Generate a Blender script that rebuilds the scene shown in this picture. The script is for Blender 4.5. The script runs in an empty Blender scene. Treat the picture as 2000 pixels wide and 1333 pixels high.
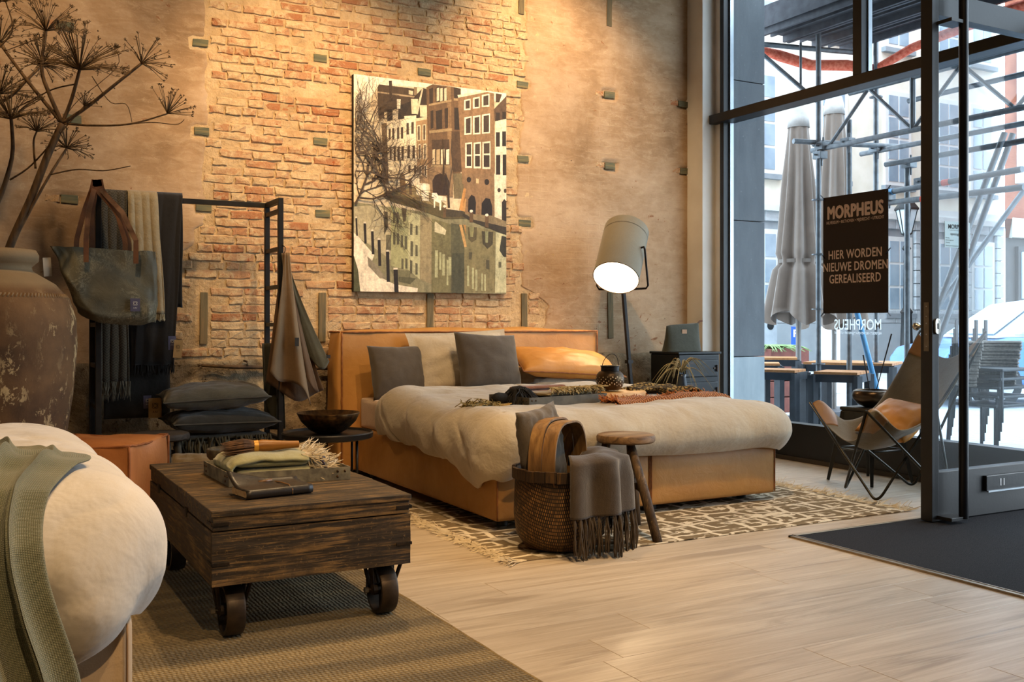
import bpy, bmesh, math, random
import numpy as np
from mathutils import Vector, Matrix, Euler, noise as mnoise

# ------------------------------------------------------------------ camera, world, lights, exposure
SC = bpy.context.scene
COL = SC.collection
R = math.radians
cam_data = bpy.data.cameras.new('camera'); cam = bpy.data.objects.new('camera', cam_data); COL.objects.link(cam)
cam.location = (0, 0, 1.0); cam.rotation_euler = (R(90), 0, R(-28.7))
cam_data.sensor_width = 36; cam_data.lens = 35.0; cam_data.shift_y = -0.01725; cam_data.clip_start = 0.05; cam_data.clip_end = 200
SC.camera = cam
vs = SC.view_settings
vs.view_transform = 'Standard'; vs.look = 'None'; vs.gamma = 1; vs.use_curve_mapping = False; vs.exposure = 0.0

world = bpy.data.worlds.new('overcast_sky'); SC.world = world; world.use_nodes = True
bg = world.node_tree.nodes['Background']
bg.inputs['Color'].default_value = (0.80, 0.91, 1.0, 1); bg.inputs['Strength'].default_value = 7.2   # even overcast sky

WARM = (1.0, 0.67, 0.345)
def spot(name, loc, target, power, size=70, blend=0.6, radius=0.05, color=WARM):
    l = bpy.data.lights.new(name, 'SPOT'); l.energy = power; l.color = color; l.spot_size = R(size); l.spot_blend = blend; l.shadow_soft_size = radius
    o = bpy.data.objects.new(name, l); COL.objects.link(o); o.location = loc
    o.rotation_euler = (Vector(target) - Vector(loc)).to_track_quat('-Z', 'Y').to_euler()
    return o
# ceiling track spots of the shop (above the frame)
spot('ceiling_spot', (1.75, 4.75, 3.95), (2.0, 6.45, 2.2), 400, 62, 0.9)
spot('ceiling_spot', (3.55, 5.1, 3.95), (3.85, 6.45, 2.6), 330, 75, 0.9)
spot('ceiling_spot', (2.6, 3.6, 3.95), (2.85, 6.45, 1.7), 330, 52, 0.8)
spot('ceiling_spot', (0.2, 4.3, 3.95), (0.5, 6.45, 1.7), 230, 85, 0.9)
spot('ceiling_spot', (2.2, 2.4, 3.95), (3.0, 4.4, 0.3), 420, 55, 0.7)
spot('ceiling_spot', (1.9, 4.3, 3.95), (0.9, 3.3, 0.2), 330, 62, 0.7)
spot('ceiling_spot', (0.4, -0.9, 3.9), (0.0, 2.5, 0.4), 430, 50, 0.8)
spot('ceiling_spot', (1.6, 1.2, 3.95), (1.5, 2.4, 0.0), 380, 80, 0.9)
spot('ceiling_spot', (3.2, 2.2, 3.95), (4.3, 4.0, 0.5), 110, 55, 0.7)
# guide for sampling the daylight that comes through the shop window (emits nothing itself)
pl = bpy.data.lights.new('window_portal', 'AREA'); pl.shape = 'RECTANGLE'; pl.size = 5.6; pl.size_y = 3.8; pl.cycles.is_portal = True
po = bpy.data.objects.new('window_portal', pl); COL.objects.link(po); po.location = (5.27, 3.5, 2.0); po.rotation_euler = (R(90), 0, R(90))

# ------------------------------------------------------------------ helpers: colours and materials
def L(h):
    h = h.lstrip('#'); out = []
    for i in (0, 2, 4):
        c = int(h[i:i+2], 16) / 255
        out.append(c / 12.92 if c <= 0.04045 else ((c + 0.055) / 1.055) ** 2.4)
    return (*out, 1.0)

class NT:
    def __init__(s, name):
        s.m = bpy.data.materials.new(name); s.m.use_nodes = True; s.t = s.m.node_tree
        s.b = s.t.nodes['Principled BSDF']; s.out = s.t.nodes['Material Output']
    def n(s, ty, props=None, **inp):
        x = s.t.nodes.new(ty)
        for k, v in (props or {}).items(): setattr(x, k, v)
        for k, v in inp.items():
            k2 = int(k[1:]) if k[0] == '_' and k[1:].isdigit() else k.replace('_', ' ')
            s.set(x.inputs[k2], v)
        return x
    def set(s, sock, v):
        if isinstance(v, bpy.types.NodeSocket): s.t.links.new(v, sock)
        elif isinstance(v, bpy.types.Node): s.t.links.new(v.outputs[0], sock)
        else: sock.default_value = v
    def coord(s, kind='Object', scale=(1, 1, 1), rnd=0, rot=(0, 0, 0)):
        tc = s.n('ShaderNodeTexCoord'); v = tc.outputs[kind]
        if rnd:
            oi = s.n('ShaderNodeObjectInfo'); a = s.n('ShaderNodeVectorMath', {'operation': 'SCALE'}, _0=(17.3, 9.1, 5.7)); s.set(a.inputs['Scale'], oi.outputs['Random'])
            b = s.n('ShaderNodeVectorMath', {'operation': 'ADD'}, _0=v, _1=a.outputs[0]); v = b.outputs[0]
        return s.n('ShaderNodeMapping', Vector=v, Scale=scale, Rotation=rot).outputs[0]
    def noise(s, vec, scale=5, detail=4, rough=0.55, dist=0):
        return s.n('ShaderNodeTexNoise', Vector=vec, Scale=scale, Detail=detail, Roughness=rough, Distortion=dist).outputs['Fac']
    def ramp(s, fac, stops):
        r = s.n('ShaderNodeValToRGB', Fac=fac); cr = r.color_ramp
        while len(cr.elements) < len(stops): cr.elements.new(0.5)
        for e, (p, c) in zip(cr.elements, stops): e.position = p; e.color = c if len(c) == 4 else (*c, 1)
        return r.outputs['Color']
    def rng(s, v, a, b, c=0, d=1):
        return s.n('ShaderNodeMapRange', Value=v, From_Min=a, From_Max=b, To_Min=c, To_Max=d).outputs[0]
    def mix(s, f, a, b, mode='MIX'):
        m = s.n('ShaderNodeMix', {'data_type': 'RGBA', 'blend_type': mode})
        s.set(m.inputs[0], f); s.set(m.inputs[6], a); s.set(m.inputs[7], b); return m.outputs[2]
    def math(s, op, a, b=0.0, c=0.0):
        return s.n('ShaderNodeMath', {'operation': op}, _0=a, _1=b, _2=c).outputs[0]
    def bump(s, h, strength=0.3, dist=0.01, normal=None):
        b = s.n('ShaderNodeBump', Strength=strength, Distance=dist, Height=h)
        if normal: s.set(b.inputs['Normal'], normal)
        return b.outputs[0]
    def fin(s, color=None, rough=0.6, metal=0.0, normal=None, spec=0.4, sheen=0):
        i = s.b.inputs
        if color is not None: s.set(i['Base Color'], color)
        s.set(i['Roughness'], rough); s.set(i['Metallic'], metal); i['Specular IOR Level'].default_value = spec
        if sheen: i['Sheen Weight'].default_value = sheen; i['Sheen Roughness'].default_value = 0.5
        if normal is not None: s.set(i['Normal'], normal)
        return s.m

MATS = {}
def simple(name, c1, c2=None, scale=6, rough=0.6, metal=0.0, bump=0.15, bscale=40, stretch=(1, 1, 1), lo=0.35, hi=0.65, rnd=0, spec=0.4, bdist=0.004, sheen=0, detail=4):
    if name in MATS: return MATS[name]
    t = NT(name); v = t.coord('Object', stretch, rnd); n = t.noise(v, scale, detail)
    col = t.ramp(n, [(lo, L(c1)), (hi, L(c2 or c1))])
    nb = t.noise(v, bscale, 3)
    MATS[name] = t.fin(col, rough, metal, t.bump(nb, bump, bdist) if bump else None, spec, sheen)
    return MATS[name]
def fabric(name, c1, c2, weave=500, big=4, rough=0.9, bump=0.35, cross=True, wr=0.4, wrs=9):
    """woven cloth: thread pattern, slubs and soft creases"""
    if name in MATS: return MATS[name]
    t = NT(name); v = t.coord('Object')
    n1 = t.noise(v, big, 3); w1 = t.noise(t.coord('Object', (1, 0.06, 1)), weave, 2); w2 = t.noise(t.coord('Object', (0.06, 1, 0.06)), weave, 2)
    w = t.math('ADD', w1, w2); f = t.math('ADD', t.math('MULTIPLY', n1, 0.5), t.math('MULTIPLY', w, 0.25))
    col = t.ramp(f, [(0.36, L(c1)), (0.64, L(c2))])
    cre = t.noise(v, wrs, 4, 0.55, 0.25)
    nb = t.bump(cre, wr, 0.03); nb = t.bump(w, bump, 0.0015, nb)
    MATS[name] = t.fin(col, rough, 0, nb, 0.25, 0.25)
    return MATS[name]
def leather(name, c1, c2, c3, scale=2.2, rough=0.5, wr=0.25):
    if name in MATS: return MATS[name]
    t = NT(name); v = t.coord('Object'); n = t.noise(v, scale, 5, 0.6, 0.4)
    col = t.ramp(n, [(0.3, L(c1)), (0.52, L(c2)), (0.72, L(c3))])
    vo = t.n('ShaderNodeTexVoronoi', Vector=v, Scale=260).outputs['Distance']; cr = t.noise(v, 12, 4, 0.6, 0.8)
    nb = t.bump(cr, wr, 0.012); nb = t.bump(vo, 0.12, 0.001, nb)
    MATS[name] = t.fin(col, t.rng(n, 0.3, 0.7, rough + 0.1, rough - 0.08), 0, nb, 0.4)
    return MATS[name]
def wood(name, c1, c2, c3=None, axis='x', scale=3, rough=0.65, bump=0.4, wear=None, rnd=1, spec=0.3):
    if name in MATS: return MATS[name]
    st = {'x': (0.12, 1.6, 1.6), 'y': (1.6, 0.12, 1.6), 'z': (1.6, 1.6, 0.12)}[axis]
    t = NT(name); v = t.coord('Object', st, rnd)
    g = t.noise(v, scale * 6, 6, 0.65, 1.2); g2 = t.noise(v, scale * 30, 3, 0.6)
    col = t.ramp(g, [(0.3, L(c1)), (0.5, L(c2)), (0.72, L(c3 or c2))])
    if wear:
        wn = t.noise(v, scale * 9, 6, 0.7, 1.5); col = t.mix(t.rng(wn, 0.56, 0.66), col, L(wear))
    h = t.math('ADD', t.math('MULTIPLY', g, 0.7), t.math('MULTIPLY', g2, 0.3))
    MATS[name] = t.fin(col, rough, 0, t.bump(h, bump, 0.004), spec)
    return MATS[name]
def glassmat(name, tint=(0.93, 0.97, 1.0), refl=0.06):
    if name in MATS: return MATS[name]
    t = NT(name); t.t.nodes.remove(t.b)
    tr = t.n('ShaderNodeBsdfTransparent', Color=(*tint, 1)); gl = t.n('ShaderNodeBsdfGlossy', Roughness=0.0, Color=(1, 1, 1, 1))
    lw = t.n('ShaderNodeLayerWeight', Blend=0.5).outputs['Facing']; f = t.math('ADD', 0.010, t.math('MULTIPLY', t.math('POWER', lw, 5.0), 0.45))
    mx = t.n('ShaderNodeMixShader', _0=f, _1=tr.outputs[0], _2=gl.outputs[0])
    t.t.links.new(mx.outputs[0], t.out.inputs[0]); MATS[name] = t.m
    return t.m

# ------------------------------------------------------------------ helpers: meshes
def nz(x, y=0.0, z=0.0): return mnoise.noise(Vector((x, y, z)))
class MB:
    def __init__(s): s.v = []; s.f = []; s.uv = None; s.mi = []
    def add(s, vs_, fs, mi=0):
        o = len(s.v); s.v += [tuple(p) for p in vs_]; s.f += [tuple(i + o for i in f) for f in fs]; s.mi += [mi] * len(fs); return s
    def box(s, x0, x1, y0, y1, z0, z1, mi=0):
        return s.add([(x0,y0,z0),(x1,y0,z0),(x1,y1,z0),(x0,y1,z0),(x0,y0,z1),(x1,y0,z1),(x1,y1,z1),(x0,y1,z1)],
                     [(0,3,2,1),(4,5,6,7),(0,1,5,4),(1,2,6,5),(2,3,7,6),(3,0,4,7)], mi)
    def beam(s, p0, p1, w, h=None, up=(0, 0, 1), mi=0):
        h = h or w; p0 = Vector(p0); p1 = Vector(p1); d = (p1 - p0).normalized(); u = Vector(up)
        if abs(d.dot(u)) > 0.98: u = Vector((1, 0, 0))
        a = d.cross(u).normalized() * w / 2; b = a.cross(d).normalized() * h / 2
        q = []
        for p in (p0, p1): q += [p - a - b, p + a - b, p + a + b, p - a + b]
        return s.add(q, [(0,3,2,1),(4,5,6,7),(0,1,5,4),(1,2,6,5),(2,3,7,6),(3,0,4,7)], mi)
    def tube(s, pts, r, seg=8, cap=True, mi=0):
        pts = [Vector(p) for p in pts]; n = len(pts); rs = r if isinstance(r, (list, tuple)) else [r] * n
        ref = None; vs_ = []
        for i, p in enumerate(pts):
            d = (pts[min(i + 1, n - 1)] - pts[max(i - 1, 0)])
            d = d.normalized() if d.length > 1e-9 else Vector((0, 0, 1))
            if ref is None: ref = Vector((0, 0, 1)) if abs(d.z) < 0.9 else Vector((1, 0, 0))
            a = (ref - d * ref.dot(d)).normalized(); b = d.cross(a); ref = a
            for k in range(seg):
                t = 2 * math.pi * k / seg; vs_.append(p + (a * math.cos(t) + b * math.sin(t)) * rs[i])
        fs = [(i*seg+k, i*seg+(k+1)%seg, (i+1)*seg+(k+1)%seg, (i+1)*seg+k) for i in range(n-1) for k in range(seg)]
        if cap: fs += [tuple(range(seg-1, -1, -1)), tuple(range((n-1)*seg, n*seg))]
        return s.add(vs_, fs, mi)
    def lathe(s, prof, seg=32, c=(0, 0, 0), mi=0, wob=0.0, cap=False):
        vs_ = []; n = len(prof)
        for i, (r, z) in enumerate(prof):
            for k in range(seg):
                t = 2 * math.pi * k / seg; rr = r * (1 + wob * nz(math.cos(t) * 1.3 + c[0], math.sin(t) * 1.3 + c[1], z * 3))
                vs_.append((c[0] + rr * math.cos(t), c[1] + rr * math.sin(t), c[2] + z))
        fs = [(i*seg+k, i*seg+(k+1)%seg, (i+1)*seg+(k+1)%seg, (i+1)*seg+k) for i in range(n-1) for k in range(seg)]
        if cap: fs += [tuple(range(seg-1, -1, -1)), tuple(range((n-1)*seg, n*seg))]
        return s.add(vs_, fs, mi)
    def grid(s, nu, nv, fn, mi=0, closed=False):
        vs_ = [fn(i / (nu if closed else nu - 1), j / (nv - 1)) for j in range(nv) for i in range(nu)]
        m = nu if closed else nu - 1
        return s.add(vs_, [(j*nu+i, j*nu+(i+1)%nu, (j+1)*nu+(i+1)%nu, (j+1)*nu+i) for j in range(nv-1) for i in range(m)], mi)
    def prism(s, poly, fn0, fn1, mi=0):
        """polygon extruded between two maps (a,b)->point"""
        n = len(poly); q = [fn0(*p) for p in poly] + [fn1(*p) for p in poly]
        return s.add(q, [tuple(range(n-1, -1, -1)), tuple(range(n, 2*n))] + [(i, (i+1) % n, n+(i+1) % n, n+i) for i in range(n)], mi)
    def ribbon(s, pts, w, th=0.003, up=(0, 0, 1), mi=0, side=None):
        """flat strap along pts, width direction = up x tangent"""
        pts = [Vector(p) for p in pts]; n = len(pts); q = []
        for i, p in enumerate(pts):
            d = (pts[min(i+1, n-1)] - pts[max(i-1, 0)]).normalized(); a = Vector(side) if side else Vector(up).cross(d)
            if a.length < 1e-4: a = Vector((1, 0, 0))
            a = a.normalized() * w / 2; b = d.cross(a).normalized() * th / 2
            q += [p - a - b, p + a - b, p + a + b, p - a + b]
        fs = [(i*4+k, i*4+(k+1) % 4, (i+1)*4+(k+1) % 4, (i+1)*4+k) for i in range(n-1) for k in range(4)] + [(3, 2, 1, 0), tuple(range(n*4-4, n*4))]
        return s.add(q, fs, mi)
    def ellipsoid(s, c, r, nu=12, nv=8, mi=0):
        return s.add([(c[0]+r[0]*math.sin(math.pi*j/nv)*math.cos(2*math.pi*i/nu), c[1]+r[1]*math.sin(math.pi*j/nv)*math.sin(2*math.pi*i/nu), c[2]+r[2]*math.cos(math.pi*j/nv)) for j in range(nv+1) for i in range(nu)],
                     [(j*nu+i, (j+1)*nu+i, (j+1)*nu+(i+1) % nu, j*nu+(i+1) % nu) for j in range(nv) for i in range(nu)], mi)
    def xf(s, rot=(0, 0, 0), loc=(0, 0, 0), scale=(1, 1, 1)):
        m = Matrix.Translation(loc) @ Euler(rot).to_matrix().to_4x4() @ Matrix.Diagonal((*scale, 1))
        s.v = [tuple(m @ Vector(p)) for p in s.v]; return s
    def jit(s, a, f=3.0, seed=0.0):
        s.v = [(x + a*nz(x*f+seed, y*f, z*f), y + a*nz(x*f, y*f+7+seed, z*f), z + a*nz(x*f, y*f, z*f+13+seed)) for x, y, z in s.v]; return s

def obj(name, mb, mats, parent=None, smooth=False, bevel=0, bseg=2, sub=0, solid=0, kind=None, label=None, weld=False, solid_off=-1):
    """links one mesh object; points are given in world space and stored relative to the parent's base"""
    me = bpy.data.meshes.new(name)
    off = Vector((0, 0, 0)); p = parent
    while p is not None: off += Vector(p.location); p = p.parent
    vs_ = mb.v if off.length == 0 else [(x - off.x, y - off.y, z - off.z) for x, y, z in mb.v]
    me.from_pydata(vs_, [], mb.f)
    if not isinstance(mats, (list, tuple)): mats = [mats]
    for m in mats: me.materials.append(m)
    if len(mats) > 1: me.polygons.foreach_set('material_index', mb.mi)
    if bevel or weld:
        bm = bmesh.new(); bm.from_mesh(me); bmesh.ops.remove_doubles(bm, verts=bm.verts, dist=1e-5)
        if bevel:
            es = [e for e in bm.edges if len(e.link_faces) == 2 and e.calc_face_angle(0) > 0.5]
            bmesh.ops.bevel(bm, geom=es, offset=bevel, segments=bseg, affect='EDGES', profile=0.6, clamp_overlap=True)
        bmesh.ops.recalc_face_normals(bm, faces=bm.faces); bm.to_mesh(me); bm.free()
    if smooth:
        me.polygons.foreach_set('use_smooth', [True] * len(me.polygons))
    me.update()
    o = bpy.data.objects.new(name, me); COL.objects.link(o)
    if parent is not None: o.parent = parent
    if solid: md = o.modifiers.new('solid', 'SOLIDIFY'); md.thickness = solid; md.offset = solid_off
    if sub: md = o.modifiers.new('sub', 'SUBSURF'); md.levels = sub; md.render_levels = sub
    if smooth == 'auto': 
        for e in me.edges: pass
        me.set_sharp_from_angle(angle=R(38))
    if kind: o['kind'] = kind
    if label: o['label'] = label
    return o
def tag(o, label, cat, group=None, kind=None):
    o['label'] = label; o['category'] = cat
    if group: o['group'] = group
    if kind: o['kind'] = kind
    return o
def thing(name, label, cat, loc, group=None):
    o = bpy.data.objects.new(name, None); COL.objects.link(o); o.location = loc; o.empty_display_size = 0.05
    return tag(o, label, cat, group)
def struct(name, mb, mats, label, cat=None, **k):
    o = obj(name, mb, mats, **k); o['kind'] = 'structure'; o['label'] = label; o['category'] = cat or name.split('_')[0]; return o
def copy_tree(o, loc=None, label=None, parent=None):
    c = o.copy(); COL.objects.link(c); c.parent = parent
    if loc is not None: c.location = loc
    if label: c['label'] = label
    for ch in o.children: copy_tree(ch, parent=c)
    return c
def text_mb(txt, size, place, align='CENTER', bold=0.0, spacing=1.0, sx=1.0):
    """lettering as a flat mesh; place(a, b) maps text plane to world"""
    cu = bpy.data.curves.new('lettering', 'FONT'); cu.body = txt; cu.size = size; cu.align_x = align; cu.offset = bold * size; cu.space_character = spacing; cu.resolution_u = 3
    o = bpy.data.objects.new('lettering', cu); COL.objects.link(o)
    dg = bpy.context.evaluated_depsgraph_get(); me = o.evaluated_get(dg).to_mesh()
    mb = MB().add([place(v.co.x * sx, v.co.y) for v in me.vertices], [tuple(p.vertices) for p in me.polygons])
    o.evaluated_get(dg).to_mesh_clear(); bpy.data.objects.remove(o); bpy.data.curves.remove(cu)
    return mb
def heavy_text(txt, size, place, sx, k):
    """bold lettering: the same glyphs laid down with small shifts"""
    mb = MB()
    for i, (da, db) in enumerate(((0, 0), (k, 0), (-k, 0), (0, k), (0, -k), (k*.7, k*.7), (-k*.7, k*.7), (k*.7, -k*.7), (-k*.7, -k*.7))):
        m = text_mb(txt, size, lambda a, b: place(a+da, b+db), 'CENTER', 0.0, 1.06, sx); mb.add([(x - i*6e-5, y, z) for x, y, z in m.v], m.f)
    return mb
def pillow(w, h, t, seed=0, pinch=0.10, n=26, wr=0.01, flange=0.0, power=0.42):
    """stuffed cushion standing in the xz plane, thickness along y, centred"""
    mb = MB()
    def side(sg):
        def fn(a, b):
            u = 2*a-1; v = 2*b-1; uu = max(-1, min(1, u*(1+flange))); vv = max(-1, min(1, v*(1+flange)))
            x = w/2*u*(1 - pinch*(1-v*v)*u*u); z = h/2*v*(1 - pinch*(1-u*u)*v*v)
            th = max(0.0, (1-uu*uu)*(1-vv*vv)) ** power
            k = 1 + 0.10*nz(u*1.7+seed, v*1.7, sg*3.1)
            e = min(1.0, th*2.2)
            ang = math.atan2(v, u)
            y = sg*(t/2*th*k + e*wr*nz(u*4+seed*3, v*4+sg*5, 2.0) + e*wr*0.9*abs(nz(ang*5+seed, (u*u+v*v)*1.3, sg))*(u*u+v*v))
            return (x + 0.006*nz(u*2, v*2, seed+9), y, z + 0.006*nz(u*2+4, v*2, seed))
        return fn
    mb.grid(n, n, side(-1)); m2 = MB().grid(n, n, side(1)); mb.add(m2.v, [f[::-1] for f in m2.f])
    return mb
def puff_duvet(path, spine, ztop, zbot, bulge, fold, nu=240, nin=44, nout=30, inset=0.13):
    """stuffed bed cover: path = list of (x, y, nx, ny) around its free border, spine(x, y) = inner end of each rib,
    ztop(x, y) height of the top, zbot(t) height of the hem, bulge(t) how far it swells out, fold(t, q, x, y, z) crease depth"""
    L_ = [0.0]
    for i in range(1, len(path)): L_.append(L_[-1] + math.hypot(path[i][0]-path[i-1][0], path[i][1]-path[i-1][1]))
    A = np.array(path); P = np.zeros((nin+nout, nu, 3))
    for i in range(nu):
        t = i/(nu-1); l_ = t*L_[-1]; x, y, nx, ny = (float(np.interp(l_, L_, A[:, k])) for k in range(4)); m = math.hypot(nx, ny); nx /= m; ny /= m
        ex, ey = x - nx*inset, y - ny*inset; sx, sy = spine(ex, ey); zb = zbot(t); bu = bulge(t); zt = ztop(ex, ey); zm = zb + (zt-zb)*0.42
        for j in range(nin+nout):
            if j < nin:
                q = (j/(nin-1)); q = q**0.8; px_, py_ = sx + (ex-sx)*q, sy + (ey-sy)*q; z = ztop(px_, py_); P[j, i] = (px_, py_, z + fold(t, 0.0, px_, py_, z)); continue
            q = (j-nin+1)/nout
            if q < 0.5: th_ = q/0.5*math.pi/2; o = -inset + (inset+bu)*math.sin(th_)**0.9; z = zm + (zt-zm)*math.cos(th_)**0.85
            else: r_ = (q-0.5)/0.5; o = bu - (bu*0.75 + 0.012)*r_**2.2; z = zm + (zb-zm)*r_
            f = fold(t, q, x + nx*o, y + ny*o, z); P[j, i] = (x + nx*(o + f*min(1, q*2)), y + ny*(o + f*min(1, q*2)), z + f*(1-min(1, q*2)))
    return P
def u_path(pts, r, n=10):
    """open polyline with rounded corners, outward normals to the right of travel reversed as needed"""
    out = []
    for i in range(len(pts)-1):
        (x0, y0), (x1, y1) = pts[i], pts[i+1]; d = math.hypot(x1-x0, y1-y0); ux, uy = (x1-x0)/d, (y1-y0)/d; nx, ny = uy*-1*-1, -ux
        a = r if i > 0 else 0; b = d - (r if i < len(pts)-2 else 0); k = max(4, int((b-a)/0.03))
        for q in range(k+1): s_ = a + (b-a)*q/k; out.append((x0+ux*s_, y0+uy*s_, nx, ny))
        if i < len(pts)-2:
            (x2, y2) = pts[i+2]; d2 = math.hypot(x2-x1, y2-y1); vx, vy = (x2-x1)/d2, (y2-y1)/d2; mx, my = vy, -vx; cx, cy = x1-ux*r - nx*r, y1-uy*r - ny*r
            for q in range(1, n):
                f = q/n*math.pi/2; ax, ay = nx*math.cos(f)+mx*math.sin(f), ny*math.cos(f)+my*math.sin(f); out.append((cx+ax*r, cy+ay*r, ax, ay))
    return out
def cloth_mb(P):
    ny, nx, _ = P.shape
    return MB().add([tuple(p) for p in P.reshape(-1, 3).tolist()], [(j*nx+i, j*nx+i+1, (j+1)*nx+i+1, (j+1)*nx+i) for j in range(ny-1) for i in range(nx-1)])
def fringe_mb(starts, length, r=0.0022, seed=0, d0=(0, 0, -1), curl=0.3, n=5, seg=3, strands=1, spread=0.006, floor=None):
    rnd = random.Random(seed); mb = MB()
    for st in starts:
        for k in range(strands):
            p = Vector(st) + Vector((rnd.uniform(-1, 1), rnd.uniform(-1, 1), 0))*spread; d = Vector(d0).normalized(); pts = [p.copy()]; ln = length*rnd.uniform(0.7, 1.1)
            for i in range(n):
                d = (d + Vector((rnd.uniform(-1, 1), rnd.uniform(-1, 1), rnd.uniform(-0.5, 0.5)))*curl).normalized()
                if d0[2] < -0.5: d = (d + Vector((0, 0, -0.35))).normalized()
                p = p + d*ln/n
                if floor is not None and p.z < floor: p.z = floor + rnd.uniform(0, 0.003)
                pts.append(p.copy())
            mb.tube(pts, [r]*n + [r*0.4], seg, False)
    return mb
# ------------------------------------------------------------------ the room
M_steel = simple('black_steel', '#0d0d0f', '#141416', 8, 0.45, 0.0, 0.08, 60, spec=0.5)
M_white = simple('white_paint', '#d9d4cb', '#e2ded6', 4, 0.7, 0, 0.05, 60)
M_ceil = simple('ceiling_paint', '#6e6355', '#7a6e5f', 4, 0.9, 0, 0.05, 60)

def wall_parts(t):
    """stains, smears and chips that run over plaster, mortar and bricks alike"""
    v = t.n('ShaderNodeNewGeometry').outputs['Position']; mp = lambda sc: t.n('ShaderNodeMapping', Vector=v, Scale=sc).outputs[0]
    return v, mp, t.n('ShaderNodeSeparateXYZ', Vector=v).outputs['Z']
def plaster_mat():
    t = NT('old_plaster'); v, mp, z = wall_parts(t)
    n1 = t.noise(v, 1.5, 6, 0.62, 0.4); n2 = t.noise(mp((1, 1, 2.6)), 8, 7, 0.68, 0.6); n3 = t.noise(v, 48, 5, 0.65)
    c = t.ramp(n1, [(0.28, L('#80664b')), (0.48, L('#a08364')), (0.62, L('#b2977a')), (0.78, L('#c2aa8e'))])
    c = t.mix(t.rng(n2, 0.45, 0.66, 0, 0.45), c, L('#bda486')); c = t.mix(t.rng(n2, 0.44, 0.30, 0, 0.3), c, L('#82684a'))
    c = t.mix(t.rng(n3, 0.6, 0.75, 0, 0.35), c, L('#c9b390'))
    bk = t.n('ShaderNodeTexBrick', Vector=t.n('ShaderNodeMapping', Vector=v, Rotation=(R(90), 0, 0)).outputs[0], Scale=1.0); [setattr(bk.inputs[k], 'default_value', q) for k, q in (('Mortar Size', 0.004), ('Mortar Smooth', 1.0), ('Brick Width', 0.21), ('Row Height', 0.0553))]
    gh = t.math('MULTIPLY', bk.outputs['Fac'], t.rng(t.noise(v, 2.2, 3), 0.5, 0.65)); c = t.mix(t.math('MULTIPLY', gh, 0.25), c, L('#c9b591'))
    low = t.rng(z, 1.5, 1.0, 0.0, 0.045); ch = t.noise(mp((1, 1, 1.5)), 11, 6, 0.68, 1.0)
    chips = t.rng(t.math('ADD', ch, low), 0.66, 0.685); c = t.mix(t.math('MULTIPLY', chips, 0.85), c, t.ramp(n3, [(0.35, L('#6b3f26')), (0.6, L('#9a6b4a'))]))
    vo = t.n('ShaderNodeTexVoronoi', Vector=v, Scale=5.5).outputs['Distance']; spots = t.math('MULTIPLY', t.rng(vo, 0.035, 0.02), t.rng(n2, 0.42, 0.5)); c = t.mix(spots, c, L('#33251a'))
    sc_ = t.math('ABSOLUTE', t.math('SUBTRACT', t.noise(mp((1, 1, 1.7)), 6, 6, 0.6, 1.0), 0.5)); c = t.mix(t.math('MULTIPLY', t.rng(sc_, 0.006, 0.0), t.rng(n2, 0.5, 0.6, 0, 0.6)), c, L('#cdbb98'))
    h = t.math('ADD', t.math('MULTIPLY', n2, 0.8), t.math('MULTIPLY', n3, 0.3))
    nb = t.bump(h, 0.35, 0.012); nb = t.bump(chips, -0.7, 0.012, nb); nb = t.bump(gh, 0.2, 0.006, nb)
    return t.fin(c, 0.93, 0, nb, 0.2)
def mortar_mat():
    t = NT('lime_mortar'); v, mp, z = wall_parts(t); n1 = t.noise(v, 6, 6, 0.65); n2 = t.noise(v, 40, 5, 0.7)
    c = t.ramp(n1, [(0.3, L('#a08562')), (0.55, L('#bda27c')), (0.75, L('#cab391'))]); c = t.mix(t.rng(n2, 0.64, 0.72, 0, 0.8), c, L('#6d4c34'))
    return t.fin(c, 0.95, 0, t.bump(t.math('ADD', n1, t.math('MULTIPLY', n2, 0.6)), 0.8, 0.02), 0.15)
def brick_mat():
    t = NT('worn_brick'); v = t.coord('Object', rnd=1); oi = t.n('ShaderNodeObjectInfo').outputs['Random']; w, mp, z = wall_parts(t)
    n1 = t.noise(w, 13, 6, 0.68, 0.7); n2 = t.noise(w, 55, 5, 0.7); n3 = t.noise(w, 1.1, 3); n4 = t.noise(mp((1, 1, 2)), 5, 4, 0.6)
    own = t.ramp(oi, [(0.0, L('#ad9069')), (0.35, L('#ae8a66')), (0.65, L('#a97f5e')), (0.88, L('#a06e4d')), (1.0, L('#935736'))])
    own = t.mix(t.rng(n2, 0.42, 0.66, 0, 0.5), own, L('#8e6343'))
    sm = t.math('ADD', t.math('MULTIPLY', n1, 0.75), t.math('ADD', t.math('MULTIPLY', n3, 0.35), t.math('MULTIPLY', n4, 0.25))); sm = t.math('SUBTRACT', sm, t.math('MULTIPLY', oi, 0.08))
    c = t.mix(t.rng(sm, 0.58, 0.70, 0.12, 0.95), own, t.ramp(n2, [(0.3, L('#b0946e')), (0.7, L('#cab390'))]))
    st = t.math('MULTIPLY', t.rng(t.noise(t.n('ShaderNodeMapping', Vector=w, Scale=(1, 1, 1), Rotation=(0, R(55), 0)).outputs[0], 22, 4, 0.6, 1.5), 0.62, 0.66), t.rng(oi, 0.35, 0.6)); c = t.mix(t.math('MULTIPLY', st, 0.8), c, L('#8c4422'))
    return t.fin(c, 0.93, 0, t.bump(t.math('ADD', n1, t.math('MULTIPLY', n2, 0.6)), 0.7, 0.014), 0.15)
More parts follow.
